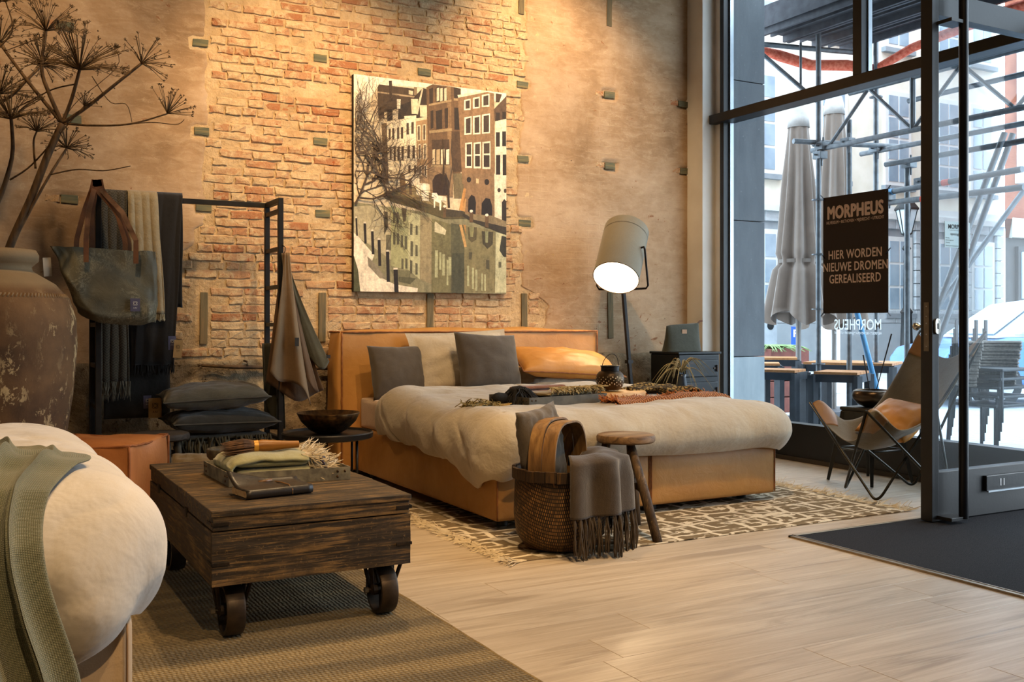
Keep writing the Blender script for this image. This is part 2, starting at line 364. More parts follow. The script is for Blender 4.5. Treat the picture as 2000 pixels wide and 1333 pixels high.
def rubble_mat():
    t = NT('rough_rubble'); v = t.coord('Object'); n1 = t.noise(v, 4, 7, 0.7, 0.5); n2 = t.noise(v, 26, 6, 0.7)
    c = t.ramp(n1, [(0.3, L('#5a4936')), (0.5, L('#8d7a60')), (0.7, L('#b0a083'))]); c = t.mix(t.rng(n2, 0.58, 0.66), c, L('#4a3a2b'))
    return t.fin(c, 0.95, 0, t.bump(t.math('ADD', n1, t.math('MULTIPLY', n2, 0.5)), 0.9, 0.04), 0.1)
M_plaster = plaster_mat(); M_mortar = mortar_mat(); M_brick = brick_mat(); M_rubble = rubble_mat()
M_block = wood('grey_wood_block', '#454a40', '#5f5f4c', '#86744c', 'x', 4, 0.9, 0.5)
M_strip = wood('grey_wood_strip', '#4b4637', '#655b44', '#80694a', 'z', 4, 0.9, 0.5)

WY = 6.45
wb = MB().box(-3.2, 5.3, WY + 0.022, WY + 0.4, -0.1, 4.2)
wb.grid(230, 220, lambda a, b: (1.0 + 3.0*a, WY + 0.0085 + 0.004*nz(a*45, b*45, 2) + 0.003*nz(a*150, b*150, 5) if 0.001 < a < 0.999 else WY + 0.03, 0.72 + 3.2*b))
wall = struct('wall_back', wb, M_mortar, 'old brick and plaster wall behind the leather bed', 'wall')

def e_left(z):     # ragged border of the left plaster field
    b = 1.345 + 0.028*nz(z*7.0, 1.3) + 0.014*nz(z*21, 4.0)
    if z < 1.62: b -= 0.20*min(1, (1.62-z)/0.25) + 0.07*nz(z*9, 8.1)
    return b
def e_right(z):    # ragged border of the right plaster field
    b = 3.60 + 0.03*nz(z*8.0, 11.3) + 0.015*nz(z*25, 3.0) + (0.035 if z > 2.75 else 0) - 0.05*math.exp(-((z-2.0)/0.3)**2)
    if z < 1.28: b += 0.22*min(1, (1.28-z)/0.15) + 0.1*nz(z*9, 2.1)
    return b
BLK = [(0.511,2.768),(1.293,2.771),(2.072,2.773),(2.83,2.772),(3.622,2.775),(4.402,2.787),(5.126,2.788),(0.551,2.218),(1.299,2.212),(2.072,2.218),(3.627,2.222),(4.407,2.23),(5.147,2.242),(0.533,1.737),(1.316,1.733),(2.09,1.737),(3.644,1.745)]
STR = [(1.318,0.864,1.194),(2.086,0.877,1.206),(2.871,0.86,1.21),(3.635,0.87,1.225),(4.411,0.888,1.248),(4.397,3.318,3.75),(3.614,3.301,3.75)]

def plaster_field(name, x0f, x1f, z0, z1, nx, nzv, y, left_back, right_back, mat, amp=0.004, label=None):
    def fn(a, b):
        z = z0 + (z1-z0)*b; xa = x0f(z); xb = x1f(z); x = xa + (xb-xa)*a
        yy = y + amp*nz(x*2.3, z*2.3, 1) + amp*0.6*nz(x*7, z*9, 4)
        if right_back and a > 0.999: yy = WY + 0.03
        if left_back and a < 0.001: yy = WY + 0.03
        # leave the sockets of the wooden blocks open
        for bx, bz in BLK:
            if abs(x-bx) < 0.062 and abs(z-bz) < 0.034: yy = WY + 0.024
        return (x, yy, z)
    return obj(name, MB().grid(nx, nzv, fn), mat, wall, smooth=True, label=label)
plaster_field('plaster_field', lambda z: -3.2, e_left, 0.76, 4.2, 150, 180, WY + 0.004, False, True, M_plaster, label='tan plaster left of the bare bricks')
plaster_field('plaster_field', e_right, lambda z: 5.3, 0.76, 4.2, 90, 180, WY + 0.004, True, False, M_plaster, label='tan plaster right of the bare bricks')
def rub(a, b):
    x = -3.2 + 8.5*a; z = 0 + 0.80*b; top = 0.77 + 0.03*nz(x*4, 2)
    z = min(z, top); k = 1 if b < 0.97 else 0.0
    return (x, WY + 0.012 - k*(0.028 + 0.028*nz(x*3.1, z*4, 3) + 0.018*nz(x*11, z*13, 5)) + (0.02 if b > 0.99 else 0), z)
obj('rubble_footing', MB().grid(260, 40, rub), M_rubble, wall, smooth=True, label='crumbling rough footing of the wall')

rng = random.Random(7)
def brick_mesh(l, h, seed):
    r_ = random.Random(seed); mb = MB(); nxv, nzv = 4, 3; d = 0.03; bev = 0.005
    def p(i, k, y, ins): 
        x = -l/2 + l*i/(nxv-1); z = -h/2 + h*k/(nzv-1)
        x += ins*(1 if i == 0 else -1 if i == nxv-1 else 0); z += ins*(1 if k == 0 else -1 if k == nzv-1 else 0)
        return (x + r_.uniform(-1, 1)*0.0055, y + r_.uniform(-1, 1)*0.003, z + r_.uniform(-1, 1)*0.0045)
    front = [p(i, k, -d/2, bev) for k in range(nzv) for i in range(nxv)]
    ring = [(i, 0) for i in range(nxv)] + [(nxv-1, k) for k in range(1, nzv)] + [(i, nzv-1) for i in range(nxv-2, -1, -1)] + [(0, k) for k in range(nzv-2, 0, -1)]
    mid = [p(i, k, -d/2+0.008, 0) for i, k in ring]; back = [(-l/2 + l*i/(nxv-1), d/2, -h/2 + h*k/(nzv-1)) for i, k in ring]
    fs = [(k*nxv+i, k*nxv+i+1, (k+1)*nxv+i+1, (k+1)*nxv+i) for k in range(nzv-1) for i in range(nxv-1)]
    o1 = len(front); m = len(ring); idx = [k*nxv+i for i, k in ring]
    for q in range(m):
        q2 = (q+1) % m; fs += [(idx[q2], idx[q], o1+q, o1+q2), (o1+q2, o1+q, o1+m+q, o1+m+q2)]
    mb.add(front+mid+back, fs); me = bpy.data.meshes.new('brick'); me.from_pydata(mb.v, [], mb.f); me.materials.append(M_brick); me.update(); return me, mb
LONG = [brick_mesh(0.196, 0.049, 100+i) for i in range(6)]; SHORT = [brick_mesh(0.094, 0.049, 200+i) for i in range(5)]
bricks = []
PITCH = 0.0553; z = 0.815; row = 0
while z < 3.75:
    x = e_left(z) - 0.02 + rng.uniform(0, 0.05) + (0.05 if row % 2 else 0); xr = e_right(z); heads = row % 2 == 0
    while x < xr - 0.05:
        long = rng.random() < (0.25 if heads else 0.75); l = (0.196 if long else 0.094)*rng.uniform(0.93, 1.05)
        if x + l > xr + 0.03: l = 0.094; long = False
        cx = x + l/2; ok = True
        for bx, bz in BLK:
            if abs(cx-bx) < l/2 + 0.055 and abs(z-bz) < 0.04: ok = False; x = bx + 0.062; break
        if ok:
            for sx, sa, sb in STR:
                if abs(cx-sx) < l/2 + 0.035 and sa-0.02 < z < sb+0.02: ok = False; x = sx + 0.04; break
        if not ok: continue
        if not (rng.random() < 0.06): bricks.append((cx, z + rng.uniform(-1, 1)*0.003, l/(0.196 if long else 0.094), long, rng.uniform(-0.02, 0.02), rng.uniform(-0.004, 0.004) + (0.008 if rng.random() < 0.06 else 0)))
        x += l + rng.uniform(0.008, 0.016)
    z += PITCH; row += 1
def hidden(b):
    cx, bz = b[0], b[1]
    return (2.30 < cx < 3.44 and 1.24 < bz < 2.66) or (2.12 < cx < 4.2 and bz < 0.93) or bz > 3.3
vis = [b for b in bricks if not hidden(b)]; vis.sort(key=lambda b: -(b[2]*(0.196 if b[3] else 0.094))/(0.4802*b[0]+0.8771*WY))
own = set(map(id, vis[:300])); rest = MB()
for i, b in enumerate(bricks):
    me, mb0 = rng.choice(LONG if b[3] else SHORT)
    if id(b) in own:
        o = bpy.data.objects.new('brick', me); COL.objects.link(o); o.parent = wall; o.location = (b[0], WY + 0.0155 + b[5], b[1]); o.scale = (b[2], 1, 1); o.rotation_euler = (0, b[4], 0)
    else:
        m = MB().add(mb0.v, mb0.f); m.xf((0, b[4], 0), (b[0], WY + 0.0155 + b[5], b[1]), (b[2], 1, 1)); rest.add(m.v, m.f)
obj('brick_field', rest, M_brick, wall, kind='stuff')
for bx, bz in BLK:
    m = MB().box(bx-0.048, bx+0.048, WY - 0.001, WY + 0.03, bz-0.024, bz+0.024).jit(0.008, 9, bx*7+bz)
    obj('wood_block', m, M_block, wall, bevel=0.003)
    if bx < 1.0 or bx > 3.7:
        o = bpy.data.objects.new('brick', SHORT[0][0]); COL.objects.link(o); o.parent = wall; o.location = (bx-0.092, WY + 0.0165, bz + 0.002); o.scale = (0.8, 1, 0.9)
for sx, sa, sb in STR:
    m = MB()
    m.grid(2, 8, lambda a, b: (0, 0, 0)); m = MB(); k = 7
    for i in range(k): 
        z0 = sa + (sb-sa)*i/k; z1 = sa + (sb-sa)*(i+1)/k
    m.box(sx-0.024, sx+0.024, WY - 0.004, WY + 0.03, sa, sb).jit(0.010, 4, sx*3)
    obj('wood_strip', m, M_strip, wall, bevel=0.003)
# rusty pipe along the footing
pm = MB().tube([(1.29, WY-0.045, 0.735), (1.5, WY-0.05, 0.722), (1.8, WY-0.048, 0.712), (2.16, WY-0.05, 0.70)], [0.008, 0.013, 0.013, 0.013], 8)
pipe = thing('wall_pipe', 'thin rusty horizontal pipe low on the wall behind the rack', 'pipe', (1.29, WY, 0.69))
M_rust = simple('rusty_pipe', '#3f3226', '#6b543c', 20, 0.8, 0.2, 0.3, 60)
obj('tube', pm, M_rust, pipe, smooth=True)
for x in (1.56, 1.78):
    obj('bracket', MB().tube([(x, WY-0.02, 0.76), (x+0.01, WY-0.055, 0.755), (x+0.012, WY-0.06, 0.735), (x, WY-0.03, 0.728)], 0.007, 6), M_rust, pipe, smooth=True)

struct('wall_left', MB().box(-3.4, -3.2, -4.2, 6.9, -0.1, 4.2), M_plaster, 'plaster side wall of the shop on the left', 'wall')
struct('wall_right', MB().box(5.28, 5.40, -4.2, 0.9, -0.1, 4.2), M_plaster, 'plaster wall beyond the shop front to the right of the door', 'wall')
struct('wall_front', MB().box(-3.4, 5.8, -4.4, -4.2, -0.1, 4.2), M_plaster, 'plaster wall behind the viewer', 'wall')
struct('ceiling', MB().box(-3.4, 5.8, -4.4, 6.9, 4.2, 4.4), M_ceil, 'plain shop ceiling', 'ceiling')
struct('trim_1', MB().box(5.168, 5.30, 6.262, WY+0.03, 0, 4.2), M_white, 'white boxed pilaster in the corner beside the window', 'pilaster', bevel=0.004)
struct('trim_2', MB().box(5.30, 5.40, 6.19, WY+0.4, 0, 4.2), M_white, 'white window jamb at the brick wall', 'jamb')

# floor of oak planks
def plank_mat():
    t = NT('grey_oak_planks'); v = t.coord('Object', (0.16, 1.5, 1), 1); oi = t.n('ShaderNodeObjectInfo').outputs['Random']
    g = t.noise(v, 7, 6, 0.62, 1.6); g2 = t.noise(t.coord('Object', (0.05, 2.2, 1), 1), 26, 4, 0.6, 0.4); kn = t.noise(v, 2.6, 3, 0.5, 2.2)
    c = t.ramp(g, [(0.28, L('#8d7d6a')), (0.45, L('#ab9b86')), (0.6, L('#baab97')), (0.8, L('#c4b7a4'))])
    c = t.mix(t.rng(kn, 0.62, 0.72, 0, 0.55), c, L('#6d5c4c')); c = t.mix(t.rng(g2, 0.5, 0.7, 0, 0.35), c, L('#86735e'))
    c = t.mix(t.rng(oi, 0, 1, 0, 0.45), c, L('#a2927e'))
    ln_ = t.noise(t.coord('Object', (0.035, 3.0, 1), 1), 40, 4, 0.7, 0.8); c = t.mix(t.rng(ln_, 0.56, 0.66, 0, 0.4), c, L('#cfc4b2')); c = t.mix(t.rng(ln_, 0.42, 0.34, 0, 0.35), c, L('#7b6a57'))
    return t.fin(c, t.rng(g, 0.3, 0.7, 0.42, 0.34), 0, t.bump(t.math('ADD', g, g2), 0.10, 0.002), 0.45)
M_plank = plank_mat()
floor = struct('floor', MB().box(-3.4, 5.40, -4.4, 6.8, -0.14, -0.003), simple('floor_gap', '#6f5f4e', '#6f5f4e', 5, 0.8), 'grey oak plank floor of the shop', 'floor')
def plank_mesh(l, w):
    b = 0.0012; m = MB(); x, y = l/2, w/2
    m.add([(-x,-y,-.01),(x,-y,-.01),(x,y,-.01),(-x,y,-.01),(-x,-y,-b),(x,-y,-b),(x,y,-b),(-x,y,-b),(-x+b,-y+b,0),(x-b,-y+b,0),(x-b,y-b,0),(-x+b,y-b,0)],
          [(8,9,10,11)] + [(4+i,4+(i+1)%4,8+(i+1)%4,8+i) for i in range(4)] + [(i,(i+1)%4,4+(i+1)%4,4+i) for i in range(4)])
    me = bpy.data.meshes.new('plank'); me.from_pydata(m.v, [], m.f); me.materials.append(M_plank); me.update(); return me
PW = 0.192; PL = 1.38; pmesh = plank_mesh(PL, PW - 0.0006); y = 1.3; r_ = random.Random(3)
while y < 6.44:
    x = -2.4 - r_.uniform(0, PL)
    while x < 5.28:
        x2 = min(x + PL, 5.30); l = x2 - x
        if l > 0.12:
            o = bpy.data.objects.new('plank', pmesh); COL.objects.link(o); o.parent = floor; o.location = ((x+x2)/2, y + PW/2, 0); o.scale = ((l-0.001)/PL, 1, 1)
        x += PL
    y += PW
struct('trim_3', MB().box(5.262, 5.285, 3.44, 6.262, 0, 0.03), simple('skirting_strip', '#2b241d', '#3a3128', 5, 0.5), 'dark floor edging strip under the window plinth', 'floor edging')

# shop window
win = thing('window_1', 'tall black steel shop window with transom overlooking the street', 'window', (5.28, 4.8, 0)); win['kind'] = 'structure'
X0, X1 = 5.285, 5.385
obj('plinth', MB().box(X0, X1, 3.40, 6.19, 0, 0.272), M_steel, win, bevel=0.003, label='black steel plinth under the glass')
obj('plinth', MB().box(X0, X1, 0.9, 2.22, 0, 0.272), M_steel, win, bevel=0.003)
obj('transom', MB().box(5.235, X1, 3.38, 6.262, 2.60, 2.672), M_steel, win, bevel=0.004, label='black horizontal transom bar')
obj('transom', MB().box(5.235, X1, 0.9, 3.38, 2.60, 2.672), M_steel, win, bevel=0.004)
obj('stile', MB().box(X0, X1, 6.145, 6.19, 0.272, 4.2), M_steel, win, bevel=0.003)
obj('mullion', MB().box(X0, X1, 4.752, 4.828, 2.672, 4.2), M_steel, win, bevel=0.003)
obj('mullion', MB().box(X0, X1, 3.37, 3.45, 0, 4.2), M_steel, win, bevel=0.003)
obj('mullion', MB().box(X0, X1, 2.16, 2.23, 0, 4.2), M_steel, win, bevel=0.003)
M_alu = simple('bare_aluminium', '#9aa4ac', '#a8b1b8', 8, 0.35, 0.8, 0.03, 60)
obj('glazing_bead', MB().box(5.34, 5.375, 6.128, 6.145, 0.272, 4.2), M_alu, win); obj('glazing_bead', MB().box(5.34, 5.375, 4.74, 4.752, 2.672, 4.2), M_alu, win)
M_glass = glassmat('window_glass')
for y0, y1, z0, z1 in ((3.45, 6.145, 0.272, 2.60), (4.828, 6.145, 2.672, 4.2), (3.45, 4.752, 2.672, 4.2), (0.9, 2.16, 0.272, 2.60), (0.9, 3.37, 2.672, 4.2)):
    obj('pane', MB().box(5.352, 5.358, y0, y1, z0, z1), M_glass, win)

# open glass door standing at a right angle into the shop
door = thing('door_1', 'open black framed glass door with long vertical pull bar', 'door', (5.28, 3.37, 0)); door['kind'] = 'structure'
DY0, DY1 = 3.335, 3.403; DX = 4.205
obj('stile', MB().box(DX, DX+0.05, DY0, DY1, 0.012, 2.66), M_steel, door, bevel=0.002)
obj('stile', MB().box(5.17, 5.225, DY0, DY1, 0.012, 2.66), M_steel, door, bevel=0.002)
obj('bottom_rail', MB().box(DX+0.05, 5.17, DY0+0.004, DY1-0.004, 0.012, 0.255), M_steel, door, bevel=0.002)
obj('top_rail', MB().box(DX+0.05, 5.17, DY0, DY1, 2.54, 2.66), M_steel, door, bevel=0.002)
obj('pane', MB().box(DX+0.05, 5.17, 3.366, 3.372, 0.255, 2.54), M_glass, door)
pb = obj('pull_bar', MB().tube([(4.345, 3.262, 0.03), (4.345, 3.262, 2.66)], 0.023, 14), simple('bar_black', '#0d0d10', '#15151a', 8, 0.3, 0.2, 0.03), door, smooth='auto')
for zz in (0.035, 2.5):
    obj('bar_bracket', MB().box(4.24, 4.36, 3.25, DY0+0.004, zz-0.012, zz+0.006), M_steel, pb, bevel=0.002)
M_latch = simple('brushed_latch', '#6d675e', '#7a746a', 30, 0.4, 0.7, 0.05)
fp = obj('latch_plate', MB().box(DX-0.002, DX+0.001, 3.353, 3.383, 0.86, 1.105), M_latch, door, label='brushed latch plate on the door edge')
for zz in (0.885, 0.945, 1.0, 1.035, 1.085):
    obj('screw', MB().tube([(DX-0.003, 3.368, zz), (DX-0.001, 3.368, zz)], 0.0032, 8), M_alu, fp)
M_chrome = simple('satin_chrome', '#b8b4ac', '#c4c0b8', 8, 0.25, 1.0, 0.02)
ov = [(0.018*math.cos(t)*(1 if abs(math.sin(t)) < 0.99 else 1), (0.036 if math.sin(t) > 0 else -0.036) * 0.55 + 0.02*math.sin(t)) for t in [2*math.pi*i/20 for i in range(20)]]
lk = obj('lock_rose', MB().prism(ov, lambda a, b: (4.233+a, DY0, 0.985+b), lambda a, b: (4.233+a, DY0-0.012, 0.985+b)), M_chrome, door, bevel=0.002, label='oval chrome lock plate')
obj('keyhole', MB().box(4.229, 4.237, DY0-0.0135, DY0-0.011, 0.972, 1.0), M_steel, lk)
kn = obj('door_knob', MB().lathe([(0.0, 0.0), (0.009, 0.0), (0.009, 0.03), (0.018, 0.035), (0.022, 0.045), (0.018, 0.058), (0.0, 0.06)], 16).xf((R(-90), 0, 0), (4.232, DY1, 0.985)), M_chrome, door, smooth=True)
ns = obj('letter_slot', MB().box(4.60, 4.96, DY0-0.016, DY0+0.004, 0.135, 0.215), simple('slot_black', '#0b0c0f', '#111216', 8, 0.3), door, bevel=0.004, label='black letter slot flap with house number')
obj('slot_edge', MB().box(4.605, 4.96, DY0-0.024, DY0-0.014, 0.13, 0.138), M_alu, ns)
obj('house_number', text_mb('11', 0.052, lambda a, b: (4.725+a, DY0-0.0175, 0.158+b), bold=0.01), simple('number_white', '#e8e8ea', '#e8e8ea', 4, 0.5, 0, 0), ns)
# opening hours sheet on the door glass
sh = thing('notice_sheet', 'small pale opening hours notice taped on the door glass behind the bar', 'notice', (4.42, 3.36, 1.38))
obj('sheet', MB().box(4.335, 4.53, 3.3635, 3.3655, 1.385, 1.518), simple('notice_paper', '#bcd4da', '#c6dbe0', 4, 0.8, 0, 0), sh)
M_ink = simple('ink_dark', '#20262b', '#20262b', 4, 0.7, 0, 0)
pz = lambda x, z: (lambda a, b: (x+a, 3.3628, z+b))
tx = MB()
for s_, sz, x, z_, al, bo in (('MORPHEUS', 0.030, 4.437, 1.482, 'CENTER', 0.03), ('HILVERSUM \u2022 BILTHOVEN \u2022 MIJDRECHT \u2022 UTRECHT', 0.0058, 4.437, 1.472, 'CENTER', 0), ('openingstijden:', 0.02, 4.437, 1.449, 'CENTER', 0), ('Dinsdag', 0.0085, 4.342, 1.432, 'LEFT', 0), ('09.30 - 18.00 uur', 0.0085, 4.524, 1.432, 'RIGHT', 0), ('Donderdagavond', 0.0085, 4.342, 1.42, 'LEFT', 0), ('19.00 - 21.00 uur', 0.0085, 4.524, 1.42, 'RIGHT', 0), ('Zaterdag', 0.0085, 4.342, 1.408, 'LEFT', 0), ('09.30 - 17.00 uur', 0.0085, 4.524, 1.408, 'RIGHT', 0), ('Maandag en zondag gesloten', 0.0085, 4.342, 1.392, 'LEFT', 0)):
    m = text_mb(s_, sz, pz(x, z_), al, bo); tx.add(m.v, m.f)
obj('print', tx, M_ink, sh)

# dark entrance mat with metal edging
def mat_mat():
    t = NT('entrance_mat'); v = t.coord('Object'); n = t.noise(v, 260, 3, 0.7); n2 = t.noise(v, 3, 3)
    c = t.ramp(n, [(0.3, L('#16171a')), (0.6, L('#2b2c30')), (0.8, L('#45454a'))])
    return t.fin(c, 0.95, 0, t.bump(n, 0.8, 0.004), 0.1)
mt = thing('entrance_mat', 'black ribbed entrance mat set into the floor at the door', 'door mat', (4.3, 2.9, 0))
obj('pile', MB().box(3.40, 5.26, 0.6, 3.445, 0.0005, 0.007), mat_mat(), mt)
M_brass = simple('edging_metal', '#8a7a63', '#a3937b', 20, 0.35, 0.8, 0.05)
obj('edging', MB().box(3.365, 3.402, 0.6, 3.46, 0.0005, 0.009).box(3.388, 3.396, 0.6, 3.46, 0.009, 0.011), M_brass, mt, bevel=0.001)
obj('edging', MB().box(3.365, 5.26, 3.445, 3.458, 0.0005, 0.009), M_brass, mt, bevel=0.001)
# ------------------------------------------------------------------ kelim under the bed, jute rug under the trunk
def kelim_mat():
    t = NT('kelim_weave'); v = t.coord('Object'); w = t.noise(v, 30, 2)
    vd = t.n('ShaderNodeVectorMath', {'operation': 'ADD'}, _0=v, _1=t.n('ShaderNodeVectorMath', {'operation': 'SCALE'}, _0=t.n('ShaderNodeTexNoise', Vector=v, Scale=14).outputs['Color'], Scale=0.03).outputs[0]).outputs[0]
    mp = t.n('ShaderNodeMapping', Vector=vd, Scale=(1.0, 1.35, 0)).outputs[0]
    e = t.n('ShaderNodeTexVoronoi', {'feature': 'DISTANCE_TO_EDGE', 'voronoi_dimensions': '2D'}, Vector=mp, Scale=4.2, Randomness=0.35).outputs['Distance']
    f1 = t.n('ShaderNodeTexVoronoi', {'voronoi_dimensions': '2D', 'distance': 'CHEBYCHEV'}, Vector=mp, Scale=4.2, Randomness=0.35).outputs['Distance']
    lines = t.rng(e, 0.05, 0.075, 1, 0); ring = t.math('SUBTRACT', 0.052, t.math('ABSOLUTE', t.math('SUBTRACT', f1, 0.2))); ring = t.rng(ring, 0.0, 0.02)
    gap = t.rng(t.noise(v, 6, 2), 0.42, 0.48); ring = t.math('MULTIPLY', ring, gap); ink = t.math('MAXIMUM', t.math('MULTIPLY', lines, t.rng(t.noise(v, 9, 3), 0.36, 0.44)), ring); ink = t.math('MAXIMUM', ink, t.rng(t.noise(t.coord('Object', (1.0, 2.2, 1)), 7, 3, 0.6, 0.8), 0.585, 0.60))
    brown = t.ramp(t.noise(t.coord('Object', (6, 60, 1)), 3, 3), [(0.3, L('#62533f')), (0.7, L('#857459'))])
    c = t.mix(ink, brown, L('#d3c6ae'))
    rib = t.n('ShaderNodeTexWave', {'bands_direction': 'Y'}, Vector=v, Scale=70, Distortion=1.5, Detail=2).outputs['Fac']
    return t.fin(c, 0.95, 0, t.bump(t.math('ADD', t.math('MULTIPLY', rib, 0.6), t.math('MULTIPLY', w, 0.4)), 0.5, 0.004), 0.1)
KX0, KX1, KY0, KY1 = 2.02, 4.36, 3.63, 5.10
kel = thing('kelim_rug', 'brown and cream patterned flat woven rug under the leather bed', 'rug', (3.2, 4.3, 0))
obj('weave', MB().grid(120, 50, lambda a, b: (KX0 + (KX1-KX0)*a + 0.006*nz(b*9, 3), KY0 + (KY1-KY0)*b + 0.012*nz(a*16, 1), 0.006 + 0.006*max(0, nz(a*30, b*3, 2))*(1 if b < 0.05 else 0.15))), kelim_mat(), kel, smooth=True, solid=0.005)
M_cream_yarn = simple('cream_yarn', '#b5a384', '#cdbd9f', 30, 0.95, 0, 0.2, 90)
obj('fringe', fringe_mb([(KX0+0.003, KY0 + 1.44*i/44 + 0.01*math.sin(i*3.7), 0.006) for i in range(45)], 0.10, 0.0022, 5, (-1, -0.15, 0), 0.42, 5, 3, 9, 0.007, 0.004), M_cream_yarn, kel)
obj('fringe', fringe_mb([(KX1-0.003, KY0 + 1.44*i/44 + 0.01*math.sin(i*2.9), 0.006) for i in range(45)], 0.10, 0.0022, 6, (1, 0.1, 0), 0.42, 5, 3, 9, 0.007, 0.004), M_cream_yarn, kel)

def jute_mat():
    t = NT('jute_braid'); v = t.coord('Object'); n1 = t.noise(t.coord('Object', (0.5, 3, 1)), 2.2, 4, 0.6); n2 = t.noise(v, 120, 3, 0.7)
    w1 = t.n('ShaderNodeTexWave', {'bands_direction': 'Y'}, Vector=v, Scale=20, Distortion=1.6, Detail=2, Detail_Scale=3).outputs['Fac']
    w2 = t.n('ShaderNodeTexWave', {'bands_direction': 'X'}, Vector=v, Scale=22, Distortion=3.0, Detail=2, Detail_Scale=2).outputs['Fac']
    f = t.math('ADD', t.math('MULTIPLY', n1, 0.5), t.math('MULTIPLY', n2, 0.5))
    c = t.ramp(f, [(0.3, L('#5a5244')), (0.47, L('#84755c')), (0.6, L('#a3906d')), (0.75, L('#bda67c'))])
    cc = t.ramp(t.noise(t.coord('Object', (0.3, 4, 1)), 1.4, 2), [(0.45, L('#5b5448')), (0.62, L('#a08a63'))])
    c = t.mix(0.4, c, cc); c = t.mix(t.math('MULTIPLY', t.math('SUBTRACT', 1.0, w1), 0.5), c, L('#3a3023'))
    h = t.math('ADD', t.math('MULTIPLY', w1, 0.6), t.math('ADD', t.math('MULTIPLY', w2, 0.4), t.math('MULTIPLY', n2, 0.4)))
    return t.fin(c, 0.95, 0, t.bump(h, 0.9, 0.008), 0.1)
ju = thing('jute_rug', 'coarse braided jute rug under the wheeled trunk', 'rug', (0.6, 3.0, 0))
obj('braid', MB().box(-1.2, 1.385, 1.2, 4.45, 0.0005, 0.011), jute_mat(), ju)
obj('border', MB().tube([(1.388 + 0.003*nz(y_*9), y_, 0.007) for y_ in [1.2 + 3.25*i/200 for i in range(201)]], 0.0065, 6), simple('jute_edge', '#8a7650', '#6f5d40', 40, 0.95, 0, 0.4, 120), ju, smooth=True)

# ------------------------------------------------------------------ the cognac leather bed
M_cog = leather('cognac_leather', '#92632d', '#a5763b', '#b28448')
M_seam = simple('leather_seam', '#8a5426', '#6f411c', 30, 0.7, 0, 0.2, 90)
BX0, BX1, BY0, BY1 = 2.215, 3.985, 4.20, 6.17
bed = thing('leather_bed', 'wide cognac leather bed with low base and thick headboard', 'bed', (3.1, 5.2, 0))
def puffy(x0, x1, y0, y1, z0, z1, bul=0.012, bev=0.03, n=14):
    """upholstered block: soft bulging faces"""
    mb = MB(); cx, cy, cz = (x0+x1)/2, (y0+y1)/2, (z0+z1)/2; hx, hy, hz = (x1-x0)/2, (y1-y0)/2, (z1-z0)/2
    def face(ax, sg):
        o_ = [i for i in range(3) if i != ax]
        def fn(a, b):
            u = [0, 0, 0]; u[ax] = sg; u[o_[0]] = 2*a-1; u[o_[1]] = 2*b-1
            p = [cx+hx*u[0], cy+hy*u[1], cz+hz*u[2]]; q = (1-u[o_[0]]**4)*(1-u[o_[1]]**4)
            p[ax] += sg*bul*q*(1+0.5*nz(p[0]*3, p[1]*3, p[2]*3))
            e = [abs(u[o_[0]]) > 0.999, abs(u[o_[1]]) > 0.999]
            return tuple(p)
        flip = (sg > 0) == (ax == 1)
        m = MB().grid(n, n, fn); mb.add(m.v, [f[::-1] if flip else f for f in m.f])
    for ax in range(3):
        for sg in (-1, 1): face(ax, sg)
    return mb
def piping(mb, pts, r=0.004): mb.tube(pts, r, 6); return mb
mid = 3.12
for x0, x1, lab in ((BX0, mid-0.002, 'left leather base half'), (mid+0.002, BX1, 'right leather base half')):
    b_ = obj('base_box', puffy(x0, x1, BY0, BY1, 0.05, 0.322, 0.010), M_cog, bed, smooth='auto', bevel=0.016, bseg=3, label=lab)
    for (px_, py_) in ((x0+0.004, BY0+0.002), (x1-0.004, BY0+0.002)):
        obj('corner_seam', MB().tube([(px_ + (0.004 if px_ < (x0+x1)/2 else -0.004)*0, py_ - 0.004, 0.058 + 0.258*i/10) for i in range(11)], 0.0042, 6), M_seam, b_, smooth=True)
    obj('top_seam', MB().tube([(x0+0.01 + (x1-x0-0.02)*i/20, BY0-0.003, 0.318 + 0.003*nz(i*0.9, x0)) for i in range(21)], 0.0042, 6), M_seam, b_, smooth=True)
M_foot = simple('foot_black', '#101010', '#171717', 8, 0.5)
for fx, fy in ((2.30, 4.30), (3.03, 4.30), (3.20, 4.30), (3.86, 4.34), (2.30, 6.05), (3.9, 6.05)):
    obj('foot', MB().tube([(fx, fy, 0.012), (fx, fy, 0.06)], 0.028, 16), M_foot, bed, smooth='auto')
hb = obj('headboard', puffy(2.105, 4.115, 6.175, 6.37, 0.05, 0.945, 0.022, n=22).jit(0.012, 3.0, 4), M_cog, bed, smooth='auto', bevel=0.022, bseg=3, label='padded cognac leather headboard')
sm = MB()
rp = lambda x, y, z, i: (x + 0.003*nz(i*0.8, 1), y + 0.003*nz(i*0.9, 2), z + 0.004*nz(i*0.7, 3))
sm.tube([rp(2.125, 6.170, 0.06 + 0.88*i/24, i) for i in range(25)], 0.006, 6)
sm.tube([rp(2.12 + 1.985*i/40, 6.172, 0.942, i) for i in range(41)], 0.006, 6)
sm.tube([rp(2.108, 6.17 + 0.2*i/8, 0.945, i) for i in range(9)], 0.006, 6)
sm.tube([rp(4.098, 6.170, 0.06 + 0.88*i/24, i+50) for i in range(25)], 0.006, 6)
obj('raised_seam', sm, M_seam, hb, smooth=True)
M_sheet = fabric('pink_sheet', '#a89078', '#b59c84', 700, wr=0.2)
mtr = tag(obj('mattress', puffy(2.25, 3.95, 4.24, 6.16, 0.325, 0.515, 0.012), M_sheet, smooth='auto', bevel=0.04, bseg=4), 'mattress in a pale fitted sheet lying on the leather base', 'mattress')

# linen duvet
M_duvet = fabric('beige_linen', '#a39682', '#b4a893', 600, 5, bump=0.06, wr=0.5, wrs=7)
